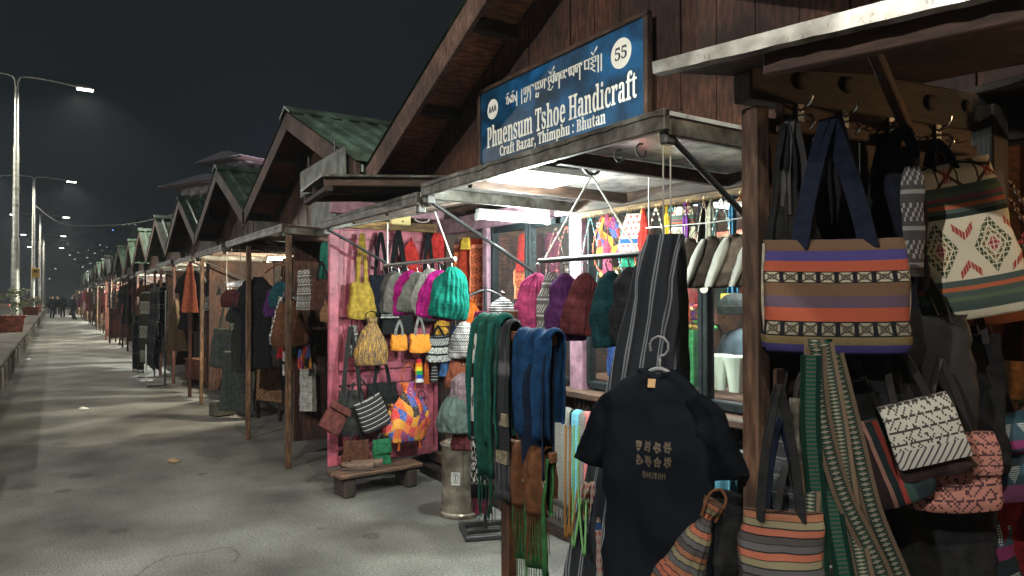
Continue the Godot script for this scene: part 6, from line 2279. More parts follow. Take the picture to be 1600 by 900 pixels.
func brown_panel_goods() -> void:
	var navy := cloth("strap navy", 0.012, 0.016, 0.034)
	var black := cloth("black", 0.02, 0.02, 0.022)
	var leather := look("black leather", Color(0.016, 0.015, 0.015), 0.55, {"bump": "grain", "tri": 8.0, "deep": 0.05, "spec": 0.3})
	var b := bag("handbag", "wide woven handbag striped brown, rust and blue, nearest on the brown panel", v(1.83, 2.03, 1.165), -47, 0.375, 0.315, 0.13, print_cloth("striped bag", Vector3(1, 1, 1), 0.8), navy, {"strap": 0.315, "sw": 0.05, "top": 0.97, "sx": 0.5, "e": 6.0, "rough": 0.008, "sag": 0.012})
	var mb := MB.new()
	mb.loft([[-0.655, 0.13, 0.02], [-0.64, 0.17, 0.045], [-0.62, 0.19, 0.055]], {"e": 4.0, "segs": 30, "sub": 3})
	part("base", mb, cloth("base navy", 0.010, 0.010, 0.022), b)
	for s in [-1, 1]:
		mb = MB.new()
		mb.tube(curve([Vector3(s * 0.182, -0.325, 0.0), Vector3(s * 0.188, -0.48, 0.02), Vector3(s * 0.178, -0.62, 0.01)], 5), 0.005, 6)
		part("piping", mb, cloth("piping", 0.42, 0.38, 0.30), b)
	var bp := bag("backpack", "cream woven backpack with diamond patterns and striped bands on the brown panel", v(2.32, 2.03, 1.075), -44, 0.33, 0.48, 0.13, print_cloth("cream bag"), navy, {"cat": "backpack", "strap": 0.06, "sw": 0.022, "top": 0.80, "roll": 9.0, "e": 5.0, "sx": 0.25, "rough": 0.012, "sag": 0.02})
	mb = MB.new()
	mb.tube(curve([Vector3(-0.12, -0.09, 0.025), Vector3(0, -0.068, 0.04), Vector3(0.12, -0.09, 0.025)], 6), 0.004, 6)
	part("zip", mb, black, bp)
	bag("cross_bag", "cream bag with small black crosses and an orange hem, below the cream backpack", v(2.50, 1.72, 1.05), -44, 0.30, 0.16, 0.08, print_cloth("cross bag"), black, {"strap": 0.08, "roll": 8.0, "e": 5.0})
	bag("sling_bag", "narrow black sling bag with a grey printed oval between handbag and backpack", v(2.12, 2.05, 1.12), -44, 0.12, 0.42, 0.09, cloth("deep navy", 0.016, 0.018, 0.030), navy, {"strap": 0.06, "sw": 0.03, "top": 0.75, "e": 2.6})
	hung("strip", "dark woven strip with rust and grey marks on the narrow black sling bag", "cloth", v(2.085, 1.93, 1.075), -44, 0.05, 0.055, 0.32, 0.006, print_cloth("fair isle", Vector3(0.4, 0.8, 1), 0.7), {"pleats": 0.6, "pleat": 0.003})
	hung("cloth", "long dark navy cloth hanging down between the handbag and the cream backpack", "cloth", v(2.09, 1.70, 1.13), -44, 0.10, 0.15, 0.42, 0.03, navy, {"pleats": 1.5})
	bag("shoulder_bag", "dark bag with pale piped edge behind the striped handbag", v(1.815, 2.06, 1.275), -30, 0.20, 0.42, 0.10, black, leather, {"strap": 0.24, "sw": 0.03, "top": 0.6})
	for q in [[1.80, 2.06, 1.29, "first black strap bundle hanging on the brown panel's near hook"], [1.97, 2.07, 1.27, "black strap bundle on the second hook behind the handbag straps"], [2.20, 2.07, 1.22, "black strap bundle on the third hook of the rail"], [2.42, 2.07, 1.18, "black strap bundle on the last hook of the rail"]]:
		hung("strap_bundle", q[3], "straps", v(q[0], q[1], q[2]), -30, 0.03, 0.16, 0.52, 0.02, black, {"pleats": 3.0, "pleat": 0.02})
	# lower bags
	bag("shoulder_bag", "large soft black bag below the striped handbag", v(1.98, 1.66, 1.18), -44, 0.34, 0.36, 0.13, black, leather, {"strap": 0.14, "sw": 0.03, "rough": 0.025})
	bag("shoulder_bag", "black leather bag with small metal studs under the cream backpack", v(2.17, 1.62, 1.10), -44, 0.28, 0.44, 0.11, leather, leather, {"strap": 0.12, "sw": 0.03, "rough": 0.02})
	bag("shoulder_bag", "slim black bag hanging right of the studded leather bag", v(2.35, 1.56, 1.06), -44, 0.22, 0.42, 0.09, black, leather, {"strap": 0.12, "sw": 0.02, "rough": 0.02})
	hung("cloth", "dark maroon cloth hanging under the bag with crosses", "cloth", v(2.66, 1.58, 1.11), -44, 0.26, 0.28, 0.24, 0.03, cloth("dark maroon", 0.075, 0.018, 0.020), {"pleats": 2.0})
	var gm := bag("satchel", "dark satchel with a grey maze-patterned flap over a striped band", v(2.02, 1.46, 1.02), -44, 0.19, 0.20, 0.07, cloth("satchel brown", 0.05, 0.03, 0.03), leather, {"strap": 0.20, "sw": 0.018, "flap": 0.80, "flap_m": print_cloth("grey maze"), "roll": 16.0, "e": 6.0})
	bag("satchel", "dark red and navy striped satchel left of the grey maze flap", v(1.955, 1.50, 1.11), -44, 0.22, 0.24, 0.07, print_cloth("navy red"), leather, {"strap": 0.29, "sw": 0.018, "roll": 20.0, "e": 6.0})
	bag("satchel", "dusty pink satchel with a dark maze pattern below the grey one", v(2.125, 1.36, 1.0), -44, 0.235, 0.20, 0.08, print_cloth("pink maze"), leather, {"strap": 0.20, "sw": 0.015, "flap": 0.5, "flap_m": print_cloth("pink maze", Vector3(1.1, 0.8, 1), 0.9), "roll": 3.0, "e": 6.0})
	bag("satchel", "teal and purple small bag with white stepped triangles at the far right", v(2.48, 1.40, 1.01), -44, 0.19, 0.25, 0.08, print_cloth("teal bag"), leather, {"strap": 0.22, "sw": 0.02, "flap": 0.4, "flap_m": print_cloth("teal bag", Vector3(1, 0.45, 1)), "roll": 10.0, "e": 5.0})
	bag("satchel", "black satchel hanging low below the pink maze one", v(2.20, 1.15, 1.06), -44, 0.30, 0.34, 0.10, black, leather, {"strap": 0.16, "sw": 0.02, "rough": 0.02})
	bag("pouch_bag", "small pale grey pouch hanging beside the patterned straps", v(1.70, 1.34, 1.17), -40, 0.07, 0.15, 0.03, cloth("stone grey", 0.20, 0.19, 0.16), leather, {"strap": 0.06, "sw": 0.01})
	# black bags and straps crowding the panel, with bright buckles
	var chrome := look("chrome", Color(0.75, 0.75, 0.74), 0.2, {"metal": 1.0})
	var base := Transform3D(Basis(Vector3.UP, deg_to_rad(-9)), v(1.75, 0, 1.366))
	var crowd := [[0.10, 1.42, 0.05, 0.20, 0.26, 0.24, "small dark banded bag high behind the woven strap bundle"], [0.22, 1.40, 0.08, 0.24, 0.30, 0.30, "grey knit-patterned bag with thin straps behind the dark red satchel"], [0.40, 1.50, 0.06, 0.26, 0.30, 0.26, "black bag above the grey maze satchel"], [0.58, 1.48, 0.10, 0.22, 0.34, 0.30, "dark red and navy banded bag between the maze satchels' straps"], [0.72, 1.42, 0.06, 0.26, 0.30, 0.28, "dark wine cloth bag behind the teal satchel's strap"], [0.88, 1.46, 0.10, 0.24, 0.36, 0.24, "brown woven bag at the panel's far edge under the maroon cloth"], [0.30, 1.08, 0.10, 0.30, 0.34, 0.20, "wide dim striped bag low between strap bundle and pink maze satchel"], [0.55, 1.00, 0.14, 0.28, 0.32, 0.16, "brown checked bag at the bottom under the pink maze satchel"], [0.80, 1.06, 0.12, 0.28, 0.36, 0.20, "dark teal stepped-pattern bag at the bottom under the teal satchel"], [0.08, 1.05, 0.08, 0.22, 0.34, 0.22, "black pin-striped bag low behind the hemp totes"]]
	var pats := [print_cloth("dark bands", Vector3(1, 0.6, 1), 2.0), print_cloth("fair isle", Vector3(1, 1, 1), 0.8), black, print_cloth("navy red", Vector3(1, 1, 1), 1.6), cloth("dark wine", 0.06, 0.015, 0.022), print_cloth("strap", Vector3(2.5, 1.5, 1), 0.6), print_cloth("hemp stripes", Vector3(1, 0.6, 1), 0.45), print_cloth("wicker", Vector3(1, 1, 1), 0.6), print_cloth("teal bag", Vector3(1, 1, 1), 0.8), print_cloth("pin stripes")]
	var n := -1
	for q in crowd:
		n += 1
		var kb := bag("shoulder_bag", q[6], base * Vector3(q[0], q[1], q[2]), -40 + rf(-14, 14), q[3], q[4], 0.08, pats[n % 10], leather, {"strap": q[5], "sw": [0.012, 0.02, 0.026][R.randi() % 3], "roll": rf(-12, 12), "rough": 0.024})
		for s in [-1, 1]:
			mb = MB.new()
			mb.box(Vector3(s * q[3] * 0.25, -q[5] - 0.02, 0.022), Vector3(0.014, 0.02, 0.006), 0.002)
			part("buckle", mb, chrome, kb)
	for k in 7:
		var tl := thing("strap", "thin black strap hanging in a loop on the brown panel, number %s from the left" % ["one", "two", "three", "four", "five", "six", "seven"][k], "strap", base * Vector3(0.16 + k * 0.115, rf(1.3, 1.5), 0.14), -9, "thin black straps on the panel")
		mb = MB.new()
		mb.band(curve([Vector3(0, 0, 0), Vector3(-0.04, -0.2, 0.03), Vector3(rf(-0.06, 0.06), rf(-0.5, -0.36), 0.05), Vector3(0.05, -0.2, 0.02), Vector3(0.012, 0, 0)], 6), 0.016, 0.003, Vector3(0.3, 0.1, 1).normalized())
		part("webbing", mb, leather, tl)
		mb = MB.new()
		mb.box(Vector3(0.0, -0.01, 0.012), Vector3(0.02, 0.026, 0.006), 0.002)
		part("buckle", mb, chrome, tl)
	# patterned straps
	var sp := print_cloth("strap", Vector3(1, 3.0, 1), 0.45)
	var sq := print_cloth("strap", Vector3(1, 4.2, 1), 0.65)
	var gs := print_cloth("green strap", Vector3(1, 2.6, 1), 0.28)
	# each from its top past two bends to its foot, at about the same reach from the panel
	var straps := [[[1.675, 1.42, 1.115], [1.672, 1.25, 1.10], [1.70, 1.05, 1.06], [1.765, 0.86, 1.0], [1.80, 0.70, 0.97]], [[1.70, 1.43, 1.11], [1.715, 1.22, 1.08], [1.72, 1.0, 1.05], [1.735, 0.82, 1.02], [1.74, 0.68, 1.0]], [[1.66, 1.40, 1.12], [1.65, 1.2, 1.115], [1.655, 1.0, 1.10], [1.64, 0.8, 1.085], [1.64, 0.68, 1.07]], [[1.69, 1.44, 1.13], [1.665, 1.18, 1.12], [1.635, 0.98, 1.11], [1.62, 0.80, 1.10], [1.62, 0.68, 1.10]], [[1.71, 1.44, 1.12], [1.70, 1.2, 1.10], [1.685, 1.0, 1.075], [1.69, 0.82, 1.045], [1.69, 0.68, 1.03]], [[1.73, 1.40, 1.10], [1.75, 1.2, 1.06], [1.77, 1.0, 1.02], [1.83, 0.82, 0.98], [1.86, 0.68, 0.96]]]
	var ss := ["brown patterned woven strap slanting right over the low black bags", "brown patterned strap just behind the slanting one", "green patterned woven strap hanging under the striped handbag", "leftmost patterned woven strap by the small grey pouch", "patterned woven strap in the middle of the hanging bundle", "rightmost patterned woven strap of the hanging bundle"]
	for i in 6:
		var o := thing("woven_strap", ss[i], "strap", Vector3.ZERO, 0, "patterned woven straps")
		var pts := []
		for p in straps[i]:
			pts.append(v(p[0], p[1], p[2]))
		mb = MB.new()
		mb.band(curve(pts, 6), 0.05, 0.004, Vector3(0.72, 0.1, 0.69).normalized())
		part("webbing", mb, [sp, sq, gs, sq, gs, sp][i], o)
	# striped hemp cloth bags at the bottom
	pouch("rolled striped hemp pouch of rust and grey bands leaning right of the T-shirt", v(1.52, 1.03, 1.30), -44, 0.13, 0.34, print_cloth("hemp stripes", Vector3(1, 1, 1), 0.7), cloth("rust", 0.125, 0.052, 0.024), {"roll": -24.0, "strap": 0.04})
	bag("tote_bag", "striped hemp tote of rust, grey and yellow bands at the bottom by the straps", v(1.585, 1.30, 1.16), -44, 0.22, 0.34, 0.07, print_cloth("hemp stripes", Vector3(1, 0.8, 1), 0.75), black, {"strap": 0.30, "sw": 0.022, "top": 0.85})
	bag("tote_bag", "dark striped hemp tote half hidden behind the other hemp bags", v(1.68, 1.20, 1.22), -44, 0.20, 0.34, 0.07, print_cloth("hemp stripes", Vector3(1, -0.7, 1), 0.6), navy, {"strap": 0.26, "sw": 0.022})
	# far right: cloths of the nearest stall
	hung("cloth", "deep red cloth hanging at the bottom right", "cloth", v(2.60, 1.18, 1.08), -44, 0.30, 0.36, 0.66, 0.05, cloth("crimson", 0.20, 0.018, 0.024), {"pleats": 4.0})
	hung("scarf", "bright red scarf with orange and cream stripes at the right edge", "scarf", v(2.88, 1.16, 1.12), -46, 0.14, 0.18, 0.30, 0.025, print_cloth("hemp stripes", Vector3(0.2, 1, 1), 2.2), {"pleats": 2.0})
	hung("cloth", "tan lit cloth bundle behind the maroon cloth at the right edge", "cloth", v(3.06, 1.38, 1.22), -46, 0.14, 0.20, 0.26, 0.05, cloth("tan", 0.36, 0.19, 0.09), {"pleats": 2.0})
	for q in [[3.0, 1.92, 1.2, "dark trinket string with silver beads at the right edge, upper", 2], [3.05, 1.80, 1.15, "dark trinket string with coral beads at the right edge, lower", 3], [2.95, 1.98, 1.18, "brown trinket string at the right edge, topmost", 4]]:
		necklace(q[3], v(q[0], q[1], q[2]), -46, 0.28, 0.16, 0.010, [look("silver beads", Color(0.55, 0.55, 0.53), 0.3, {"metal": 0.9}), look("silver beads", Color(0.55, 0.55, 0.53), 0.3, {"metal": 0.9}), look("brown beads", Color(0.12, 0.06, 0.035), 0.4), look("coral beads", Color(0.45, 0.05, 0.04), 0.35), look("brown beads", Color(0.12, 0.06, 0.035), 0.4)][q[4]], look("brown beads", Color(0.12, 0.06, 0.035), 0.4), "trinket strings at the right edge")


# ---------------------------------------------------------------- inside the sign stall

func shop_inside() -> void:
	tube_lamp(v(3.45, 2.30, 2.75), v(4.05, 2.30, 2.75), 1.25, "white tube lamp on the ceiling inside the sign stall, nearer end", 2)
	tube_lamp(v(4.2, 2.30, 3.9), v(4.8, 2.30, 3.9), 1.3, "white tube lamp on the ceiling inside the sign stall, farther end", 2)
	var shelf_m := wood("shelf brown", 0.30, 0.13, 0.075)
	var pal := [[0.75, 0.16, 0.03, "orange"], [0.62, 0.04, 0.04, "red"], [0.04, 0.12, 0.42, "blue"], [0.72, 0.48, 0.05, "yellow"], [0.05, 0.35, 0.33, "turquoise"], [0.45, 0.04, 0.20, "magenta"], [0.05, 0.25, 0.07, "green"], [0.55, 0.52, 0.46, "cream"], [0.09, 0.04, 0.03, "dark brown"], [0.24, 0.24, 0.25, "grey"], [0.16, 0.04, 0.18, "purple"], [0.30, 0.52, 0.60, "pale blue"], [0.55, 0.20, 0.24, "dusty pink"], [0.30, 0.30, 0.05, "olive"], [0.02, 0.02, 0.03, "black"]]
	var kinds := ["folded cloth", "boxed gift", "drawstring pouch", "small mask"]
	var combo := 0
	var names := ["lowest", "middle", "top"]
	var mb: MB
	# shelving on the back wall and on the far side wall
	for w in 2:
		var o := thing("shelf_unit", ["white shelf unit of gifts along the back wall inside the sign stall", "white shelf unit of gifts on the far side wall inside the sign stall"][w], "shelves", v(4.95, 0, 4.2) if w == 0 else v(4.0, 0, 5.78), -90 if w == 0 else 0)
		var len: float = 3.0 if w == 0 else 1.7
		for y in [0.95, 1.33, 1.69, 2.08]:
			mb = MB.new()
			mb.box(Vector3(0, y, 0), Vector3(len, 0.025, 0.30), 0.003)
			part("shelf", mb, shelf_m, o)
		for s in [-1, 0, 1]:
			mb = MB.new()
			mb.box(Vector3(s * (len / 2 - 0.01), 1.05, 0.0), Vector3(0.022, 2.08, 0.296), 0.003)
			part("upright", mb, shelf_m, o)
		mb = MB.new()
		mb.box(Vector3(0, 1.1, -0.158), Vector3(len, 2.1, 0.01), 0.0)
		part("back", mb, cloth("vermilion", 0.66, 0.075, 0.035) if w else look("shelf back", Color(0.40, 0.08, 0.05), 0.8), o)
		for row in 3:
			var x := -len / 2 + 0.13
			var n := 0
			while x < len / 2 - 0.1:
				combo = (combo + 17) % (pal.size() * 4)
				var p = pal[combo / 4]
				var kind := (combo + combo / 4) % 4
				var hgt := rf(0.14, 0.30)
				var at: Vector3 = o.transform * Vector3(x, [0.963, 1.343, 1.703][row], 0.02)
				var g := thing(kinds[kind].replace(" ", "_"), "%s %s on the %s shelf of the shop's %s wall" % [p[3], kinds[kind], names[row], "back" if w == 0 else "side"], kinds[kind], at, -90 if w == 0 else 0, "gifts on the shop shelves")
				g.rotation.y += rf(-0.3, 0.3)
				mb = MB.new()
				var cm := cloth("gift " + p[3], p[0], p[1], p[2])
				match kind:
					0:
						for k in 3:
							mb.box(Vector3(rf(-0.005, 0.005), 0.03 + k * 0.055, 0), Vector3(0.18, 0.048, 0.2), 0.02)
						part("fold", mb, cm, g).set_meta("kind", "stuff")
					1:
						mb.box(Vector3(0, hgt / 2, 0), Vector3(0.15, hgt, 0.12), 0.006)
						part("carton", mb, look("card " + p[3], Color(p[0], p[1], p[2]), 0.5), g)
						mb = MB.new()
						mb.box(Vector3(0, hgt / 2, 0.061), Vector3(0.10, hgt * 0.5, 0.003), 0.001)
						part("label_patch", mb, look("card cream", Color(0.6, 0.56, 0.45), 0.6), g)
					2:
						mb.loft([[0, 0.06, 0.05], [0.03, 0.085, 0.07], [0.11, 0.07, 0.06], [0.17, 0.028, 0.024], [0.21, 0.05, 0.04]], {"segs": 24, "ribs": 9, "rib": -0.15, "rough": 0.01, "noise": nz, "phase": rf(0, 9)})
						part("body", mb, cm, g)
					3:
						mb.loft([[0.0, 0.03, 0.03], [0.05, 0.065, 0.05], [0.13, 0.075, 0.06], [0.20, 0.06, 0.045], [0.23, 0.02, 0.02]], {"segs": 24, "e": 2.2, "rough": 0.012, "noise": nz})
						part("face", mb, look("card " + p[3], Color(p[0], p[1], p[2]), 0.5), g)
						mb = MB.new()
						for s2 in [-1, 1]:
							mb.T = Transform3D(Basis(), Vector3(s2 * 0.03, 0.14, 0.053))
							mb.loft([[-0.014, 0.005, 0.005], [0, 0.016, 0.012], [0.014, 0.005, 0.005]], {"segs": 10, "e": 2.0, "sub": 1})
						part("eyes", mb, look("sign white", Color(0.66, 0.66, 0.60), 0.6), g).set_meta("kind", "stuff")
				x += rf(0.19, 0.23)
				n += 1
	# things close behind the windows
	var black := cloth("black", 0.02, 0.02, 0.022)
	hung("cloth", "red flowered cloth behind the far window pane", "cloth", v(3.15, 2.06, 4.62), -62, 0.17, 0.20, 0.30, 0.012, cloth("bright red", 0.62, 0.045, 0.04), {"pleats": 1.5})
	hung("wall_hanging", "orange printed cloth lower behind the far window pane", "hanging", v(3.15, 1.78, 4.66), -62, 0.20, 0.20, 0.24, 0.008, print_cloth("tapestry", Vector3(1, 0.5, 1), 1.2), {"pleats": 0.6, "pleat": 0.005})
	hung("cloth", "dark maroon cloth behind the middle of the far window", "cloth", v(3.2, 2.05, 4.42), -62, 0.20, 0.24, 0.5, 0.02, cloth("wine", 0.14, 0.012, 0.045), {"pleats": 2.0})
	for q in [[4.18, "black bead strings hanging behind the second far pane, left", 4], [4.05, "black bead strings hanging behind the second far pane, middle", 3], [3.92, "silver bead strings hanging behind the second far pane, right", 5]]:
		necklace(q[1], v(3.1, 2.06, q[0]), -60, 0.5, 0.16, 0.008, [null, null, null, look("coral beads", Color(0.45, 0.05, 0.04), 0.35), look("brown beads", Color(0.12, 0.06, 0.035), 0.4), look("silver beads", Color(0.55, 0.55, 0.53), 0.3, {"metal": 0.9})][q[2]], look("brown beads", Color(0.12, 0.06, 0.035), 0.4), "bead strings behind the far window")
	var wcol := [[3.5, 1.62, 0.75, 0.16, 0.03, "orange"], [3.42, 1.5, 0.06, 0.20, 0.62, "bright blue"], [3.30, 1.58, 0.72, 0.48, 0.05, "golden yellow"], [3.12, 1.5, 0.70, 0.10, 0.03, "vermilion"], [2.98, 1.62, 0.62, 0.04, 0.04, "red"], [2.93, 1.72, 0.05, 0.35, 0.33, "turquoise"]]
	for q in wcol:
		bag("shoulder_bag", "%s cloth bag hanging just behind the near windows" % q[5], v(3.25, q[1] + 0.28, q[0]), -60, 0.17, 0.22, 0.08, cloth("window " + q[5], q[2], q[3], q[4]), black, {"strap": 0.16})
	# textiles in the lower half of the near window
	var tx := [[3.55, 0.04, 0.12, 0.42, "royal blue"], [3.46, 0.62, 0.04, 0.06, "scarlet"], [3.38, 0.55, 0.05, 0.20, "rose"], [3.30, 0.66, 0.075, 0.035, "vermilion"], [3.2, 0.20, 0.03, 0.10, "claret"], [3.1, 0.60, 0.35, 0.20, "peach"], [2.98, 0.72, 0.48, 0.06, "gold"], [2.88, 0.05, 0.30, 0.10, "emerald"]]
	for q in tx:
		hung("scarf", "%s fringed scarf hanging low inside the near window" % q[4], "scarf", v(3.12, 1.36, q[0]), -60, 0.07, 0.10, 0.33, 0.02, cloth("window " + q[4], q[1], q[2], q[3]), {"pleats": 2.0})
	# the table behind the glass with pale vases, flowers and a display box
	var o := thing("display_table", "low display table just behind the windows of the sign stall", "table", v(3.38, 0, 3.0))
	mb = MB.new()
	mb.box(Vector3(0, 0.98, 0), Vector3(0.56, 0.035, 2.0), 0.005)
	part("table_top", mb, shelf_m, o)
	for sx in [-0.24, 0.24]:
		for sz in [-0.95, 0.95]:
			mb = MB.new()
			mb.box(Vector3(sx, 0.55, sz), Vector3(0.05, 0.82, 0.05), 0.004)
			part("leg", mb, shelf_m, o)
	var boxw := thing("display_box", "white shallow display box behind the near window under the yellow bag", "box", v(3.3, 1.5, 3.36), -60)
	mb = MB.new()
	mb.box(Vector3(0, 0.03, 0), Vector3(0.30, 0.075, 0.16), 0.008)
	part("tray", mb, look("white plastic", Color(0.62, 0.62, 0.68), 0.4), boxw)
	mb = MB.new()
	for s in [-1, 1]:
		mb.box(Vector3(s * 0.14, -0.26, 0), Vector3(0.012, 0.50, 0.012), 0.0)
	part("stand_leg", mb, shelf_m, boxw).set_meta("kind", "stuff")
	for q in [[3.34, 2.86, "left"], [3.34, 2.74, "right"]]:
		var vs := thing("vase", "pale fluted vase on the table before the shopkeeper, %s one" % q[2], "vase", v(q[0], 1.0, q[1]), 0, "pale vases")
		mb = MB.new()
		mb.loft([[0, 0.035, 0.035], [0.06, 0.042, 0.042], [0.14, 0.055, 0.055], [0.2, 0.072, 0.072], [0.21, 0.068, 0.068]], {"e": 2.0, "segs": 36, "ribs": 12, "rib": 0.12, "sub": 4})
		part("body", mb, look("pale ceramic", Color(0.52, 0.60, 0.50), 0.5), vs)
	for q in [[3.45, 3.2, "dark pot of small red, green and yellow cloth flowers behind the mullion, lower", 1.0], [3.5, 3.17, "pot of red and yellow cloth flowers behind the mullion, raised on a box", 1.22]]:
		var fp := thing("flower_pot", q[2], "flowers", v(q[0], q[3], q[1]))
		mb = MB.new()
		mb.loft([[-0.2 if q[3] > 1.1 else 0.0, 0.05, 0.05], [0.06, 0.06, 0.06], [0.10, 0.07, 0.07]], {"e": 2.0, "segs": 20, "sub": 2})
		part("pot", mb, cloth("umber", 0.12, 0.05, 0.03), fp)
		for c in [[Color(0.62, 0.04, 0.04), "red_flowers"], [Color(0.70, 0.5, 0.08), "yellow_flowers"], [Color(0.05, 0.32, 0.05), "leaves"], [Color(0.5, 0.55, 0.2), "buds"]]:
			mb = MB.new()
			for k in 9:
				mb.T = Transform3D(Basis(), Vector3(rf(-0.09, 0.09), rf(0.1, 0.28), rf(-0.09, 0.09)))
				mb.loft([[-0.018, 0.006, 0.006], [0, 0.022, 0.022], [0.018, 0.008, 0.008]], {"e": 2.0, "segs": 9, "sub": 2, "ribs": 5, "rib": 0.3})
			part(c[1], mb, look("bloom " + c[1], c[0], 0.7), fp).set_meta("kind", "stuff")


# ---------------------------------------------------------------- goods of the second, third and fourth stalls

func next_stall_goods() -> void:
	var black := cloth("black", 0.02, 0.02, 0.022)
	var grey := cloth("slate grey", 0.075, 0.085, 0.078)
	var leather := look("black leather", Color(0.018, 0.017, 0.017), 0.45, {"bump": "grain", "tri": 8.0, "deep": 0.05})
	var mb: MB
	var br := bag("round_bag", "large round brown cloth bag hung at the front of the second stall", v(1.85, 1.62, 6.70), -40, 0.36, 0.42, 0.16, cloth("cocoa", 0.135, 0.058, 0.032), leather, {"strap": 0.10, "top": 0.45, "e": 2.3, "roll": 4.0})
	bag("round_bag", "speckled pinkish grey bag behind the large round brown one", v(1.88, 1.64, 6.86), -40, 0.34, 0.46, 0.12, print_cloth("fair isle", Vector3(0.9, 0.9, 1), 1.3), leather, {"strap": 0.08, "top": 0.5, "e": 2.3})
	beanie("purple knit hat at the front of the second stall", v(1.90, 1.68, 7.4), -45, 0.22, 0.30, knit("violet", 0.10, 0.03, 0.14))
	beanie("dark blue green knit hat between the purple hat and the wooden hanger", v(1.88, 1.74, 7.1), -45, 0.22, 0.26, knit("petrol", 0.02, 0.08, 0.10))
	hanger("orange wooden clothes hanger at the front of the second stall", v(1.86, 1.92, 7.05), -50, 0.36, wood("hanger orange", 0.42, 0.16, 0.05))
	for q in [[6.45, 0.0, "pair of grey knitted mittens with white snow pattern, second stall, left hand"], [6.33, 3.0, "pair of grey knitted mittens with white snow pattern, second stall, right hand"]]:
		hung("mitten", q[2], "mitten", v(1.90, 1.80, q[0]), -45, 0.07, 0.12, 0.36, 0.03, print_cloth("fair isle", Vector3(0.6, 1.2, 1)), {"pleats": 1.0, "roll": q[1]})
	bag("shoulder_bag", "small brown and maroon cloth bag at the second stall beside the pink door", v(2.0, 1.86, 6.18), -30, 0.20, 0.28, 0.08, cloth("cocoa maroon", 0.11, 0.05, 0.04), leather, {"strap": 0.14})
	bag("shoulder_bag", "olive brown patterned bag under the small maroon one by the pink door", v(2.06, 1.62, 6.12), -30, 0.18, 0.22, 0.07, print_cloth("wicker"), leather, {"strap": 0.06})
	bag("shoulder_bag", "deep blue bag hanging beside the pink door's outer face", v(2.25, 1.80, 6.05), -20, 0.16, 0.26, 0.07, cloth("cobalt", 0.02, 0.03, 0.16), leather, {"strap": 0.14})
	hung("cloth", "turquoise green printed cloth strip high at the second stall", "cloth", v(2.1, 2.06, 6.35), -30, 0.12, 0.16, 0.34, 0.012, cloth("sea green", 0.03, 0.20, 0.15), {"pleats": 2.0})
	hung("scarf", "red scarf end hanging at the second stall under the round bag", "scarf", v(1.95, 1.34, 7.2), -45, 0.10, 0.16, 0.40, 0.03, cloth("bright red", 0.62, 0.045, 0.04), {"pleats": 2.0})
	hung("scarf", "black and white patterned scarf end beside the red one", "scarf", v(1.94, 1.20, 7.05), -45, 0.08, 0.13, 0.42, 0.02, print_cloth("black white bands"), {"pleats": 2.0})
	hung("scarf", "brown scarf end left of the blue bands at the second stall", "scarf", v(1.92, 1.16, 6.9), -45, 0.09, 0.14, 0.32, 0.02, cloth("cocoa", 0.135, 0.058, 0.032), {"pleats": 2.0})
	hung("scarf", "white towel with a blue top band hanging by the tan post", "towel", v(2.05, 0.92, 6.75), -40, 0.17, 0.17, 0.46, 0.02, cloth("towel white", 0.50, 0.49, 0.46), {"pleats": 1.5, "pleat": 0.008})
	hung("scarf", "blue patterned scarf end above the white towel", "scarf", v(1.98, 1.22, 6.62), -40, 0.08, 0.12, 0.34, 0.02, print_cloth("patchwork", Vector3(-0.5, 0.6, 1), 0.6), {"pleats": 1.5})
	hung("tassel", "pale turquoise tassel hanging over the white towel", "tassel", v(1.95, 1.18, 6.88), -40, 0.04, 0.08, 0.20, 0.02, cloth("aqua", 0.10, 0.42, 0.38), {"pleats": 1.0})
	# counter of the second stall with books and toys, dark curtains below
	var names := ["rust", "brick", "orange", "brown orange", "dusty pink", "amber", "wine", "salmon", "tan"]
	var cols := [Color(0.36, 0.09, 0.05), Color(0.42, 0.11, 0.06), Color(0.55, 0.17, 0.05), Color(0.30, 0.10, 0.04), Color(0.45, 0.14, 0.20), Color(0.60, 0.27, 0.08), Color(0.22, 0.03, 0.05), Color(0.55, 0.22, 0.16), Color(0.36, 0.20, 0.09)]
	for k in 9:
		var i := k
		var bk := thing("book", "%s spined book in the upright row on the second stall's counter" % names[i], "book", v(2.52, 1.025, 7.34 - k * 0.062), -90, "books on the second stall's counter")
		mb = MB.new()
		var h := rf(0.25, 0.31)
		mb.box(Vector3(0, h / 2, 0), Vector3(0.05, h, 0.19), 0.004)
		part("cover", mb, look("book " + names[i], cols[i], 0.6), bk)
		mb = MB.new()
		mb.box(Vector3(0, h + 0.0005, -0.004), Vector3(0.04, 0.003, 0.17), 0.0)
		part("pages", mb, look("paper", Color(0.6, 0.56, 0.48), 0.9), bk)
	for q in [[2.40, 7.05, 0.03, 0.32, 0.34, "turquoise folded cloth on the front of the second stall's counter", 0.10], [2.40, 6.82, 0.70, 0.45, 0.08, "yellow folded cloth on the front of the second stall's counter", 0.07], [2.42, 7.28, 0.05, 0.22, 0.18, "green folded cloth at the far end of the counter", 0.06]]:
		var g := thing("folded_cloth", q[5], "cloth", v(q[0], 1.025, q[1]), -85)
		for k in 2:
			mb = MB.new()
			mb.box(Vector3(0.004 * k, q[6] * (0.25 + 0.5 * k), 0), Vector3(0.2, q[6] * 0.48, 0.14), 0.016)
			part("fold", mb, cloth("fold %.2f" % q[2], q[2], q[3], q[4]), g)
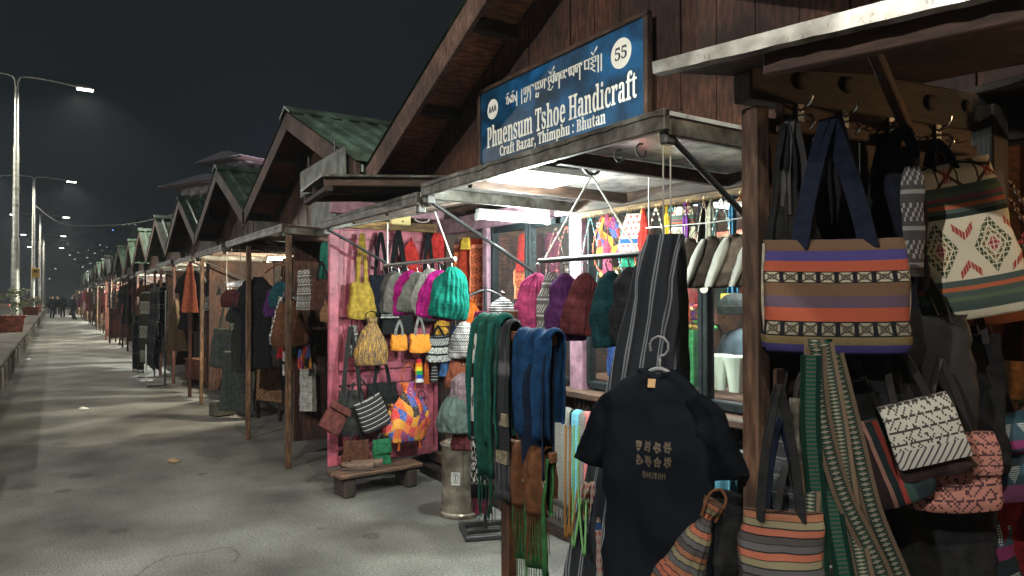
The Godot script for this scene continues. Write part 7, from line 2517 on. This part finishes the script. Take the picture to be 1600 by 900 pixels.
	for k in 5:
		hung("curtain", ["black", "charcoal", "brown black", "deep grey", "ink"][k] + " cloth length hanging down the second stall's counter front", "cloth", v(2.34, 0.99, 6.25 + k * 0.32), -90, 0.30, 0.31, 0.80, 0.02, [black, grey, cloth("brown black", 0.03, 0.02, 0.018), cloth("deep grey", 0.04, 0.042, 0.04), cloth("ink", 0.016, 0.018, 0.028)][k], {"pleats": 3.0, "pleat": 0.02})
	hung("paper", "white price sheet pinned up at the back of the second stall", "paper", v(2.88, 2.16, 9.6), -60, 0.14, 0.14, 0.26, 0.003, look("paper", Color(0.6, 0.56, 0.48), 0.9), {"pleats": 0.5, "pleat": 0.003})
	var wb := thing("wicker_panel", "brown woven wicker panel leaning low at the second stall's front", "panel", v(2.28, 0.22, 9.2), -62)
	mb = MB.new()
	mb.box(Vector3(0, 0.24, 0), Vector3(0.62, 0.44, 0.025), 0.004, Basis(Vector3.RIGHT, -0.10))
	part("mat", mb, print_cloth("wicker", Vector3(0.5, 0.5, 1)), wb)
	for s in [-0.2, 0.2]:
		mb = MB.new()
		mb.box(Vector3(s, -0.11, -0.02), Vector3(0.04, 0.22, 0.04), 0.004)
		part("leg", mb, wood("dark", 0.05, 0.03, 0.022), wb)
	# clothes between the dark and the red posts
	for q in [[8.1, 1.78, 0.40, 1.0, "black fleece hanging by the dark post of the second stall", black], [8.45, 1.76, 0.36, 0.98, "navy black shirt hanging beyond the dark post of the second stall", cloth("ink", 0.016, 0.018, 0.028)], [8.8, 1.60, 0.36, 0.92, "charcoal long shirt hanging near the stone block", cloth("deep grey", 0.04, 0.042, 0.04)]]:
		tee(q[4], v(1.90, q[1], q[0]), -60, q[2], q[3], q[5], {"arm": 18.0, "group": "dark clothes of the second stall"})
	bag("tote_bag", "wide grey cloth tote hanging low beside the stone block", v(1.88, 1.50, 9.75), -50, 0.46, 0.50, 0.12, grey, grey, {"strap": 0.35, "sw": 0.03, "top": 0.8})
	hung("cloth", "long dark grey cloth hanging to the ground behind the stone block", "cloth", v(1.98, 0.86, 9.5), -50, 0.46, 0.50, 0.76, 0.05, grey, {"pleats": 3.0})
	var clipr := thing("clip_rail", "rail of white clips carrying maroon knit caps at the second stall", "rail", v(1.82, 1.74, 8.95), 0)
	mb = MB.new()
	mb.tube([Vector3(0, 0, 0.5), Vector3(0, 0, -0.55)], 0.008, 8)
	part("rod", mb, look("rail steel", Color(0.45, 0.45, 0.43), 0.35, {"metal": 0.85, "tex": "wear", "tri": 4.0}), clipr)
	for s in [0.45, -0.45]:
		mb = MB.new()
		mb.tube([Vector3(0, 0, s), Vector3(-0.02, 0.42, s * 0.8)], 0.004, 6)
		part("cord", mb, look("string", Color(0.25, 0.23, 0.2), 0.9), clipr)
	for k in 9:
		mb = MB.new()
		mb.box(Vector3(0, -0.03, 0.42 - k * 0.105), Vector3(0.02, 0.06, 0.018), 0.004)
		part("clip", mb, look("white plastic", Color(0.62, 0.62, 0.68), 0.4), clipr)
	for k in 5:
		beanie(["first", "second", "third", "fourth", "fifth"][k] + " maroon knit cap from the near end of the clip rail", v(1.83, 1.68, 8.55 + k * 0.2), -50, 0.20, 0.22, knit("cap maroon", 0.11, 0.035, 0.035), {"group": "maroon caps on the clip rail"})
	for k in 5:
		hung("scarf", ["khaki", "sand", "brown", "dun", "taupe"][k] + " cloth strip hanging high behind the clip rail", "scarf", v(2.5, 2.06, 8.0 + k * 0.3), -60, 0.12, 0.16, 0.42, 0.02, cloth(["khaki", "sand", "dark brown b", "dun", "taupe"][k], [0.20, 0.27, 0.07, 0.16, 0.13][k], [0.17, 0.19, 0.04, 0.11, 0.10][k], [0.10, 0.11, 0.03, 0.07, 0.08][k]), {"pleats": 2.0})
	# small colourful stock hung at the back of the second, third and fourth stalls
	var hue := [["orange", 0.60, 0.15, 0.03], ["crimson", 0.45, 0.03, 0.05], ["cream", 0.50, 0.45, 0.34], ["green", 0.05, 0.25, 0.12], ["rose", 0.50, 0.12, 0.22], ["yellow", 0.60, 0.40, 0.06], ["blue", 0.05, 0.12, 0.40], ["brown", 0.16, 0.07, 0.04], ["white", 0.58, 0.56, 0.52], ["violet", 0.16, 0.05, 0.22]]
	var nth := ["second", "third", "fourth"]
	for st in 3:
		for k in 14:
			var c = hue[(k * 3 + st * 2) % 10]
			var up: bool = k % 2 == 0
			var z := SECOND + PITCH * st - 1.9 + k * 0.28
			hung("stock_cloth", "%s cloth hung %s at the back of the %s stall, %s" % [c[0], "high" if up else "low", nth[st], "nearer half" if k < 7 else "farther half"], "cloth", v(2.98 + rf(-0.06, 0.06), 2.08 if up else 1.62, z), -60 + rf(-12, 12), rf(0.08, 0.16), rf(0.16, 0.26), rf(0.34, 0.5), 0.02, cloth("stock " + c[0], c[1], c[2], c[3]) if k % 5 else print_cloth(["fair isle", "patchwork", "tapestry"][st], Vector3(0.6, 0.6, 1), 0.9), {"pleats": 2.0, "group": "stock at the back of the stalls"})
	var stn := thing("stone_block", "grey concrete block standing at the foot of the second stall's far post", "block", v(1.86, 0, 9.86), 12)
	mb = MB.new()
	mb.box(Vector3(0, 0.095, 0), Vector3(0.26, 0.19, 0.24), 0.02)
	part("block", mb, look("wall concrete", Color(0.24, 0.23, 0.20), 0.9, {"tex": "speck", "tri": 1.4, "detail": "stain", "detail_scale": 0.35}), stn)
	# third stall
	hung("cloth", "rust red triangular cloth hanging at the third stall's front", "cloth", v(1.74, 2.06, 11.7), -50, 0.10, 0.30, 0.74, 0.02, cloth("rust red", 0.27, 0.075, 0.045), {"pleats": 1.2})
	hung("cloth", "olive brown triangular cloth hanging by the third stall's red post", "cloth", v(1.74, 1.52, 13.2), -50, 0.06, 0.46, 0.88, 0.03, cloth("olive brown", 0.12, 0.08, 0.05), {"pleats": 2.0})
	for q in [[12.2, 1.98, "tall black coat hanging high at the third stall, nearer"], [12.6, 1.98, "tall black coat hanging high at the third stall, farther"]]:
		tee(q[2], v(1.86, q[1], q[0]), -55, 0.42, 0.95, black, {"arm": 14.0})
	for q in [[11.4, 1.86, "black zigzag hat with grey bands on top at the third stall", "dark bands"], [11.45, 1.62, "grey patterned hat below the black zigzag one at the third stall", "fair isle"]]:
		beanie(q[2], v(2.0, q[1], q[0]), -50, 0.30, 0.24, print_cloth(q[3], Vector3(1, 0.6, 1)), {"rib": 0.0})
	tee("red and white small child's shirt at the third stall", v(2.1, 1.46, 12.8), -50, 0.24, 0.40, print_cloth("hemp stripes", Vector3(1, 0.5, 1), 2.4), {"arm": 30.0})
	tee("cream small child's jacket at the third stall", v(2.1, 1.46, 12.45), -50, 0.22, 0.42, cloth("towel white", 0.50, 0.49, 0.46), {"arm": 24.0})
	tee("grey striped small child's shirt at the third stall", v(2.15, 1.42, 12.1), -50, 0.22, 0.40, print_cloth("pin stripes", Vector3(1, 1, 1), 1.6), {"arm": 24.0})
	for k in 4:
		hung("scarf", ["orange", "teal", "white", "dark red"][k] + " small cloth hanging low at the third stall's counter", "cloth", v(2.3, 1.1, 11.6 + k * 0.35), -60, 0.14, 0.18, 0.40, 0.02, cloth(["orange", "sea green", "towel white", "dark maroon"][k], [0.75, 0.03, 0.50, 0.075][k], [0.16, 0.20, 0.49, 0.018][k], [0.025, 0.15, 0.46, 0.02][k]), {"pleats": 2.0})
	var wbx := thing("wooden_box", "low pale red wooden box on the ground before the third stall's counter", "box", v(2.25, 0.12, 13.3), -70)
	mb = MB.new()
	mb.box(Vector3(0, 0.17, 0), Vector3(0.72, 0.34, 0.4), 0.01)
	part("case", mb, wood("salmon wood", 0.34, 0.14, 0.09), wbx)
	mb = MB.new()
	mb.box(Vector3(0, 0.352, 0), Vector3(0.75, 0.022, 0.43), 0.006)
	part("lid", mb, wood("salmon wood", 0.34, 0.14, 0.09), wbx)
	for s in [-0.3, 0.3]:
		mb = MB.new()
		mb.box(Vector3(s, -0.06, 0), Vector3(0.06, 0.12, 0.36), 0.004)
		part("foot", mb, wood("dark", 0.05, 0.03, 0.022), wbx)
	# the free-standing rack of woven scarves
	var rk := thing("scarf_rack", "free-standing black metal rack of dark woven scarves out on the walkway", "rack", v(1.62, 0, 14.3))
	var bkm := look("black rod", Color(0.035, 0.035, 0.037), 0.45, {"metal": 0.4})
	for z in [-0.75, 0.75]:
		mb = MB.new()
		mb.tube([Vector3(0, 0.03, z), Vector3(0, 1.68, z)], 0.014, 8)
		mb.tube([Vector3(-0.28, 0.03, z), Vector3(0.28, 0.03, z)], 0.014, 8, -1.0, 3)
		part("frame", mb, bkm, rk)
	for y in [1.66, 1.36, 1.06, 0.78]:
		mb = MB.new()
		mb.tube([Vector3(0, y, -0.75), Vector3(0, y, 0.75)], 0.012, 8)
		part("bar", mb, bkm, rk)
	var tiers := ["top", "second", "third", "lowest"]
	for row in 4:
		for k in 3:
			var z := 13.82 + k * 0.46
			drape("dark banded scarf, %s of three on the %s bar of the walkway rack" % [["near", "middle", "far"][k], tiers[row]], v(1.60 - 0.03 * row, 1.67 - row * 0.295, z), -90 + rf(-3, 3), 0.42, 0.50, 0.5, print_cloth("dark bands", Vector3(1, 0.6, 1)), {"rad": 0.03 + 0.012 * (3 - row), "folds": 1.5, "amp": 0.012, "group": "scarves on the walkway rack"})
	for q in [[1.48, 1.62, 14.98, "tall scarf of pale diamond bands at the far end of the walkway rack"]]:
		drape(q[3], v(q[0], q[1], q[2]), -62, 0.34, 1.30, 0.4, print_cloth("diamond bands", Vector3(1, 1.25, 1), 1.3), {"rad": 0.03, "folds": 1.0, "amp": 0.01, "thick": 0.02})
	drape("black scarf with small white marks leaning before the walkway rack's far end", v(1.40, 1.18, 15.4), -70, 0.46, 1.02, 0.3, print_cloth("dark bands", Vector3(1, 1, 1), 0.8), {"rad": 0.03, "folds": 2.0, "fringe": 0.08})
	var ws := thing("white_stand", "slim white metal stand foot beside the walkway rack", "stand", v(1.43, 0, 14.6))
	mb = MB.new()
	mb.tube([Vector3(0, 0.02, 0), Vector3(0, 0.68, 0)], 0.014, 8)
	part("pole", mb, look("white steel", Color(0.6, 0.6, 0.58), 0.5), ws)
	mb = MB.new()
	mb.box(Vector3(0, 0.015, 0), Vector3(0.22, 0.02, 0.05), 0.004)
	part("foot", mb, look("white steel", Color(0.6, 0.6, 0.58), 0.5), ws)


func far_goods() -> void:
	# clothes under the awnings of the farther stalls; a few shapes, many copies
	var cols := [["black", Color(0.02, 0.02, 0.022)], ["dark red", Color(0.20, 0.02, 0.03)], ["pink", Color(0.50, 0.12, 0.22)], ["grey blue", Color(0.16, 0.22, 0.34)], ["scarlet", Color(0.50, 0.03, 0.04)], ["brown", Color(0.13, 0.06, 0.035)], ["charcoal", Color(0.05, 0.05, 0.05)], ["plum", Color(0.14, 0.03, 0.12)], ["cream", Color(0.42, 0.38, 0.30)], ["maroon", Color(0.11, 0.025, 0.03)]]
	var protos := {}
	var ord := ["fourth", "fifth", "sixth", "seventh", "eighth", "ninth", "tenth", "eleventh", "twelfth", "thirteenth", "fourteenth", "fifteenth", "sixteenth", "seventeenth"]
	for s in ord.size():
		var zc := SECOND + PITCH * (s + 2)
		var n := 6 if s < 8 else 4
		for k in n:
			var c = cols[(s * 3 + k * 7) % 10] if s > 4 else cols[[0, 6, 1, 5, 9, 0, 2][(s * 2 + k) % 7]]
			var kind: String = ["shirt", "cloth", "bag"][(k + s) % 3]
			var side: String = ["first", "second", "third", "fourth", "fifth", "last"][k]
			var label := "%s %s hanging %s along the front of the %s stall" % [c[0], {"shirt": "shirt", "cloth": "length of cloth", "bag": "cloth bag"}[kind], side, ord[s]]
			var at := v(1.82 + rf(-0.05, 0.25), rf(1.75, 2.0), zc - 1.6 + (k + rf(0.1, 0.6)) * 3.2 / n)
			if s == 0 and at.z > -15.6:
				continue
			var key: String = kind + c[0]
			if not protos.has(key):
				var m := cloth("far " + c[0], c[1].r, c[1].g, c[1].b)
				match kind:
					"shirt":
						protos[key] = tee(label, at, -55, 0.48, 0.75, m, {"arm": 22.0, "group": "clothes along the farther stalls"})
					"cloth":
						protos[key] = hung("hanging_cloth", label, "cloth", at, -60, 0.20, 0.42, 1.15, 0.04, m, {"group": "clothes along the farther stalls"})
					"bag":
						protos[key] = bag("hanging_bag", label, at, -60, 0.36, 0.42, 0.14, m, m, {"strap": 0.3, "sw": 0.03, "group": "clothes along the farther stalls"})
			else:
				copy_of(protos[key], at, -60 + rf(-20, 20), label)
	# lattice screens and boards between the posts of the seventh and eighth stalls
	var lm := wood("lattice red", 0.27, 0.08, 0.06)
	var mb: MB
	for q in [[27.4, "red lattice screen over a board between posts of the seventh stall, nearer"], [29.6, "red lattice screen over a board between posts of the eighth stall, farther"]]:
		var o := thing("lattice_screen", q[1], "screen", v(2.0, 0, q[0]), -12)
		for s in [-0.42, 0.42]:
			mb = MB.new()
			mb.box(Vector3(s, 1.1, 0), Vector3(0.06, 2.2, 0.05), 0.004)
			part("post", mb, lm, o)
		mb = MB.new()
		mb.box(Vector3(0, 0.68, 0), Vector3(0.78, 1.0, 0.02), 0.004)
		part("board", mb, lm, o)
		for k in 7:
			mb = MB.new()
			mb.beam(Vector3(-0.39, 1.30 + k * 0.12, 0.004), Vector3(0.0, 1.48 + k * 0.12, 0.004), 0.025, 0.012)
			part("slat", mb, lm, o)
			mb = MB.new()
			mb.beam(Vector3(0.01, 1.48 + k * 0.12, -0.004), Vector3(0.39, 1.30 + k * 0.12, -0.004), 0.025, 0.012)
			part("slat", mb, lm, o)


# ---------------------------------------------------------------- people

# one smooth skin round bones [from, to, radius, radius]: a distance field meshed as surface nets
func skin(bones: Array, cell: float, k: float) -> MB:
	var lo := Vector3.INF
	var hi := -Vector3.INF
	for b in bones:
		var r: float = maxf(b[2], b[3]) + cell * 3.0
		lo = lo.min(b[0] - Vector3.ONE * r).min(b[1] - Vector3.ONE * r)
		hi = hi.max(b[0] + Vector3.ONE * r).max(b[1] + Vector3.ONE * r)
	var n := Vector3i(((hi - lo) / cell).ceil()) + Vector3i.ONE
	var f := PackedFloat32Array()
	f.resize(n.x * n.y * n.z)
	f.fill(0.3)
	for b in bones:
		var a: Vector3 = b[0]
		var d: Vector3 = b[1] - a
		var l2 := maxf(d.length_squared(), 1e-8)
		var r: float = maxf(b[2], b[3]) + k + cell * 2.0
		var p0 := Vector3i(((a.min(b[1]) - Vector3.ONE * r - lo) / cell).floor()).clamp(Vector3i.ZERO, n - Vector3i.ONE)
		var p1 := Vector3i(((a.max(b[1]) + Vector3.ONE * r - lo) / cell).ceil()).clamp(Vector3i.ZERO, n - Vector3i.ONE)
		for z in range(p0.z, p1.z + 1):
			for y in range(p0.y, p1.y + 1):
				var at := (z * n.y + y) * n.x
				for x in range(p0.x, p1.x + 1):
					var p := lo + Vector3(x, y, z) * cell
					var t := clampf((p - a).dot(d) / l2, 0.0, 1.0)
					var dist: float = p.distance_to(a + d * t) - lerpf(b[2], b[3], t)
					var was := f[at + x]
					var h := maxf(k - absf(was - dist), 0.0) / k
					f[at + x] = minf(was, dist) - h * h * k * 0.25
	var mb := MB.new()
	mb.smooth(1)
	var vid := {}
	var offs := [Vector3i(0, 0, 0), Vector3i(1, 0, 0), Vector3i(0, 1, 0), Vector3i(1, 1, 0), Vector3i(0, 0, 1), Vector3i(1, 0, 1), Vector3i(0, 1, 1), Vector3i(1, 1, 1)]
	var edges := [[0, 1], [2, 3], [4, 5], [6, 7], [0, 2], [1, 3], [4, 6], [5, 7], [0, 4], [1, 5], [2, 6], [3, 7]]
	var step := [0, 1, n.x, n.x + 1, n.x * n.y, n.x * n.y + 1, n.x * n.y + n.x, n.x * n.y + n.x + 1]
	for z in n.z - 1:
		for y in n.y - 1:
			for x in n.x - 1:
				var at := (z * n.y + y) * n.x + x
				var neg := 0
				for c in 8:
					if f[at + step[c]] < 0.0:
						neg += 1
				if neg == 0 or neg == 8:
					continue
				var sum := Vector3()
				var cnt := 0
				for e in edges:
					var fa := f[at + step[e[0]]]
					var fb := f[at + step[e[1]]]
					if (fa < 0.0) != (fb < 0.0):
						sum += Vector3(offs[e[0]]).lerp(Vector3(offs[e[1]]), fa / (fa - fb))
						cnt += 1
				vid[at] = lo + (Vector3(x, y, z) + sum / cnt) * cell
	var ax := [1, n.x, n.x * n.y]
	for at in vid:
		for i in 3:
			var other: int = at + ax[i]
			if other >= f.size() or (f[at] < 0.0) == (f[other] < 0.0):
				continue
			var j: int = ax[(i + 1) % 3]
			var m: int = ax[(i + 2) % 3]
			if not (vid.has(at - j) and vid.has(at - m) and vid.has(at - j - m)):
				continue
			if f[at] < 0.0:
				mb.quad(vid[at - j - m], vid[at - m], vid[at], vid[at - j])
			else:
				mb.quad(vid[at - j], vid[at], vid[at - m], vid[at - j - m])
	return mb


func head_bones(c: Vector3) -> Array:
	# a head 0.23 m tall that faces +z
	return [[c + Vector3(0, 0.025, -0.012), c + Vector3(0, 0.03, 0.015), 0.078, 0.074], [c + Vector3(0, -0.03, 0.03), c + Vector3(0, -0.075, 0.045), 0.055, 0.032], [c + Vector3(-0.04, -0.045, 0.02), c + Vector3(0.04, -0.045, 0.02), 0.036, 0.036],
		[c + Vector3(0, 0.012, 0.084), c + Vector3(0, -0.026, 0.103), 0.010, 0.014], [c + Vector3(-0.014, -0.03, 0.09), c + Vector3(0.014, -0.03, 0.09), 0.009, 0.009], [c + Vector3(-0.022, -0.056, 0.082), c + Vector3(0.022, -0.056, 0.082), 0.008, 0.008], [c + Vector3(-0.018, -0.066, 0.08), c + Vector3(0.018, -0.066, 0.08), 0.008, 0.008],
		[c + Vector3(-0.045, 0.026, 0.07), c + Vector3(-0.015, 0.024, 0.083), 0.009, 0.009], [c + Vector3(0.045, 0.026, 0.07), c + Vector3(0.015, 0.024, 0.083), 0.009, 0.009],
		[c + Vector3(-0.08, 0.014, -0.008), c + Vector3(-0.08, -0.022, -0.002), 0.014, 0.009], [c + Vector3(0.08, 0.014, -0.008), c + Vector3(0.08, -0.022, -0.002), 0.014, 0.009],
		[c + Vector3(0, -0.06, -0.02), c + Vector3(0, -0.16, -0.025), 0.052, 0.056]]


func people() -> void:
	var skin_m := look("skin", Color(0.36, 0.20, 0.14), 0.6, {"spec": 0.4})
	# the shopkeeper behind the glass, in a grey beanie and blue grey jacket, looking down to the left
	var o := thing("person", "person in a grey knit hat and blue grey jacket standing behind the shop window", "person", v(3.78, 0.14, 3.06), -122)
	o.scale = Vector3.ONE * 0.93
	var hc := Vector3(0, 1.37, 0.05)
	var bones := head_bones(hc)
	bones += [[Vector3(0, 1.20, 0.02), Vector3(0, 0.80, 0.0), 0.10, 0.12], [Vector3(-0.16, 1.14, 0.0), Vector3(0.16, 1.14, 0.0), 0.055, 0.055], [Vector3(-0.09, 0.78, 0), Vector3(-0.10, 0.42, 0.01), 0.075, 0.055], [Vector3(0.09, 0.78, 0), Vector3(0.10, 0.42, 0.01), 0.075, 0.055], [Vector3(-0.10, 0.42, 0.01), Vector3(-0.10, 0.08, -0.01), 0.05, 0.04], [Vector3(0.10, 0.42, 0.01), Vector3(0.10, 0.08, -0.01), 0.05, 0.04]]
	part("body", skin(bones, 0.0085, 0.018), skin_m, o)
	var jm := look("jacket", Color(0.12, 0.18, 0.24), 0.6, {"bump": "grain", "tri": 2.2, "deep": 0.5, "tex": "cloth", "rim": 0.3})
	bones = [[Vector3(0, 1.13, 0.0), Vector3(0, 0.74, 0.0), 0.16, 0.165], [Vector3(-0.08, 1.08, 0.02), Vector3(-0.07, 0.76, 0.03), 0.125, 0.13], [Vector3(0.08, 1.08, 0.02), Vector3(0.07, 0.76, 0.03), 0.125, 0.13], [Vector3(0, 1.20, 0.0), Vector3(0, 1.245, 0.015), 0.10, 0.082]]
	for s in [-1, 1]:
		bones += [[Vector3(s * 0.14, 1.15, 0.0), Vector3(s * 0.21, 1.10, 0.0), 0.085, 0.085], [Vector3(s * 0.21, 1.10, 0.0), Vector3(s * 0.25, 0.86, -0.02), 0.082, 0.07], [Vector3(s * 0.25, 0.86, -0.02), Vector3(s * 0.17, 0.74, 0.15), 0.068, 0.055]]
	part("jacket", skin(bones, 0.0125, 0.05), jm, o)
	bones = []
	for s in [-1, 1]:
		bones += [[Vector3(s * 0.09, 0.78, 0), Vector3(s * 0.10, 0.42, 0.01), 0.10, 0.075], [Vector3(s * 0.10, 0.42, 0.01), Vector3(s * 0.10, 0.07, -0.01), 0.072, 0.06]]
	part("trousers", skin(bones, 0.015, 0.04), cloth("black", 0.02, 0.02, 0.022), o)
	for s in [-1, 1]:
		part("shoe", skin([[Vector3(s * 0.10, 0.04, -0.05), Vector3(s * 0.11, 0.035, 0.15), 0.045, 0.035]], 0.012, 0.02), look("black leather", Color(0.018, 0.017, 0.017), 0.45, {"bump": "grain", "tri": 8.0, "deep": 0.05}), o)
	var mb := MB.new()
	mb.T = Transform3D(Basis(), hc)
	mb.loft([[0.028, 0.098, 0.104, 0, -0.004], [0.035, 0.103, 0.110, 0, -0.004], [0.085, 0.103, 0.110, 0, -0.004], [0.09, 0.098, 0.105, 0, -0.004], [0.13, 0.085, 0.095, 0, -0.008], [0.165, 0.052, 0.06, 0, -0.012], [0.18, 0.015, 0.018, 0, -0.014]], {"e": 2.1, "segs": 60, "sub": 4, "ribs": 26, "rib": 0.05, "rough": 0.006, "noise": nz})
	part("knit_hat", mb, knit("hat grey", 0.10, 0.105, 0.105), o)
	for s in [-1, 1]:
		mb = MB.new()
		mb.T = Transform3D(Basis(), hc + Vector3(s * 0.03, 0.008, 0.0765))
		mb.loft([[-0.008, 0.003, 0.002], [0, 0.013, 0.008], [0.007, 0.004, 0.003]], {"e": 2.0, "segs": 14, "sub": 3})
		part("eye", mb, look("eye", Color(0.03, 0.02, 0.018), 0.2), o)

	# walkers far down the walkway
	var dark := cloth("coat black", 0.016, 0.017, 0.02)
	var w := thing("person", "walker in a dark coat near the middle of the far walkway", "person", v(-0.1, 0.0, 62), 12, "people far down the walkway")
	bones = head_bones(Vector3(0, 1.53, 0.0))
	bones += [[Vector3(0, 1.38, 0), Vector3(0, 0.95, 0), 0.12, 0.13], [Vector3(-0.09, 0.9, 0), Vector3(-0.12, 0.48, 0.08), 0.08, 0.06], [Vector3(0.09, 0.9, 0), Vector3(0.11, 0.48, -0.06), 0.08, 0.06], [Vector3(-0.12, 0.48, 0.08), Vector3(-0.12, 0.06, 0.02), 0.055, 0.045], [Vector3(0.11, 0.48, -0.06), Vector3(0.11, 0.06, -0.22), 0.055, 0.045]]
	for s in [-1, 1]:
		bones += [[Vector3(s * 0.2, 1.33, 0), Vector3(s * 0.26, 1.05, -0.03 * s), 0.05, 0.045], [Vector3(s * 0.26, 1.05, -0.03 * s), Vector3(s * 0.27, 0.82, 0.06 * s), 0.042, 0.032], [Vector3(s * 0.27, 0.82, 0.06 * s), Vector3(s * 0.27, 0.72, 0.08 * s), 0.035, 0.03]]
	part("body", skin(bones, 0.016, 0.03), skin_m, w)
	bones = [[Vector3(0, 1.33, 0), Vector3(0, 0.80, 0), 0.17, 0.21], [Vector3(-0.14, 1.36, 0), Vector3(0.14, 1.36, 0), 0.09, 0.09]]
	for s in [-1, 1]:
		bones += [[Vector3(s * 0.2, 1.34, 0), Vector3(s * 0.27, 1.05, -0.03 * s), 0.085, 0.07], [Vector3(s * 0.27, 1.05, -0.03 * s), Vector3(s * 0.27, 0.82, 0.06 * s), 0.065, 0.055]]
	part("coat", skin(bones, 0.02, 0.05), dark, w)
	bones = [[Vector3(-0.09, 0.9, 0), Vector3(-0.12, 0.48, 0.08), 0.105, 0.08], [Vector3(0.09, 0.9, 0), Vector3(0.11, 0.48, -0.06), 0.105, 0.08], [Vector3(-0.12, 0.48, 0.08), Vector3(-0.12, 0.08, 0.02), 0.075, 0.06], [Vector3(0.11, 0.48, -0.06), Vector3(0.11, 0.08, -0.22), 0.075, 0.06]]
	part("trousers", skin(bones, 0.02, 0.03), cloth("trouser grey", 0.03, 0.032, 0.04), w)
	mb = MB.new()
	mb.T = Transform3D(Basis(), Vector3(0, 1.56, -0.012))
	mb.loft([[-0.07, 0.07, 0.05, 0, -0.05], [0.0, 0.09, 0.085, 0, -0.02], [0.06, 0.085, 0.09], [0.1, 0.05, 0.055], [0.112, 0.01, 0.01]], {"e": 2.0, "segs": 20})
	part("hair", mb, look("hair", Color(0.015, 0.012, 0.01), 0.6), w)
	for q in [[0.55, 66.0, 190.0, "walker facing away on the right half of the far walkway"], [0.25, 74.0, 5.0, "small distant walker behind the dark-coated one"], [1.1, 58.0, 250.0, "shopper turned to the stalls at the far right of the walkway"], [-0.35, 80.0, 175.0, "farthest walker close to the low wall"], [1.25, 70.0, 70.0, "distant shopper beside the pink clothes"]]:
		copy_of(w, v(q[0], 0.0, q[1]), q[2], q[3])
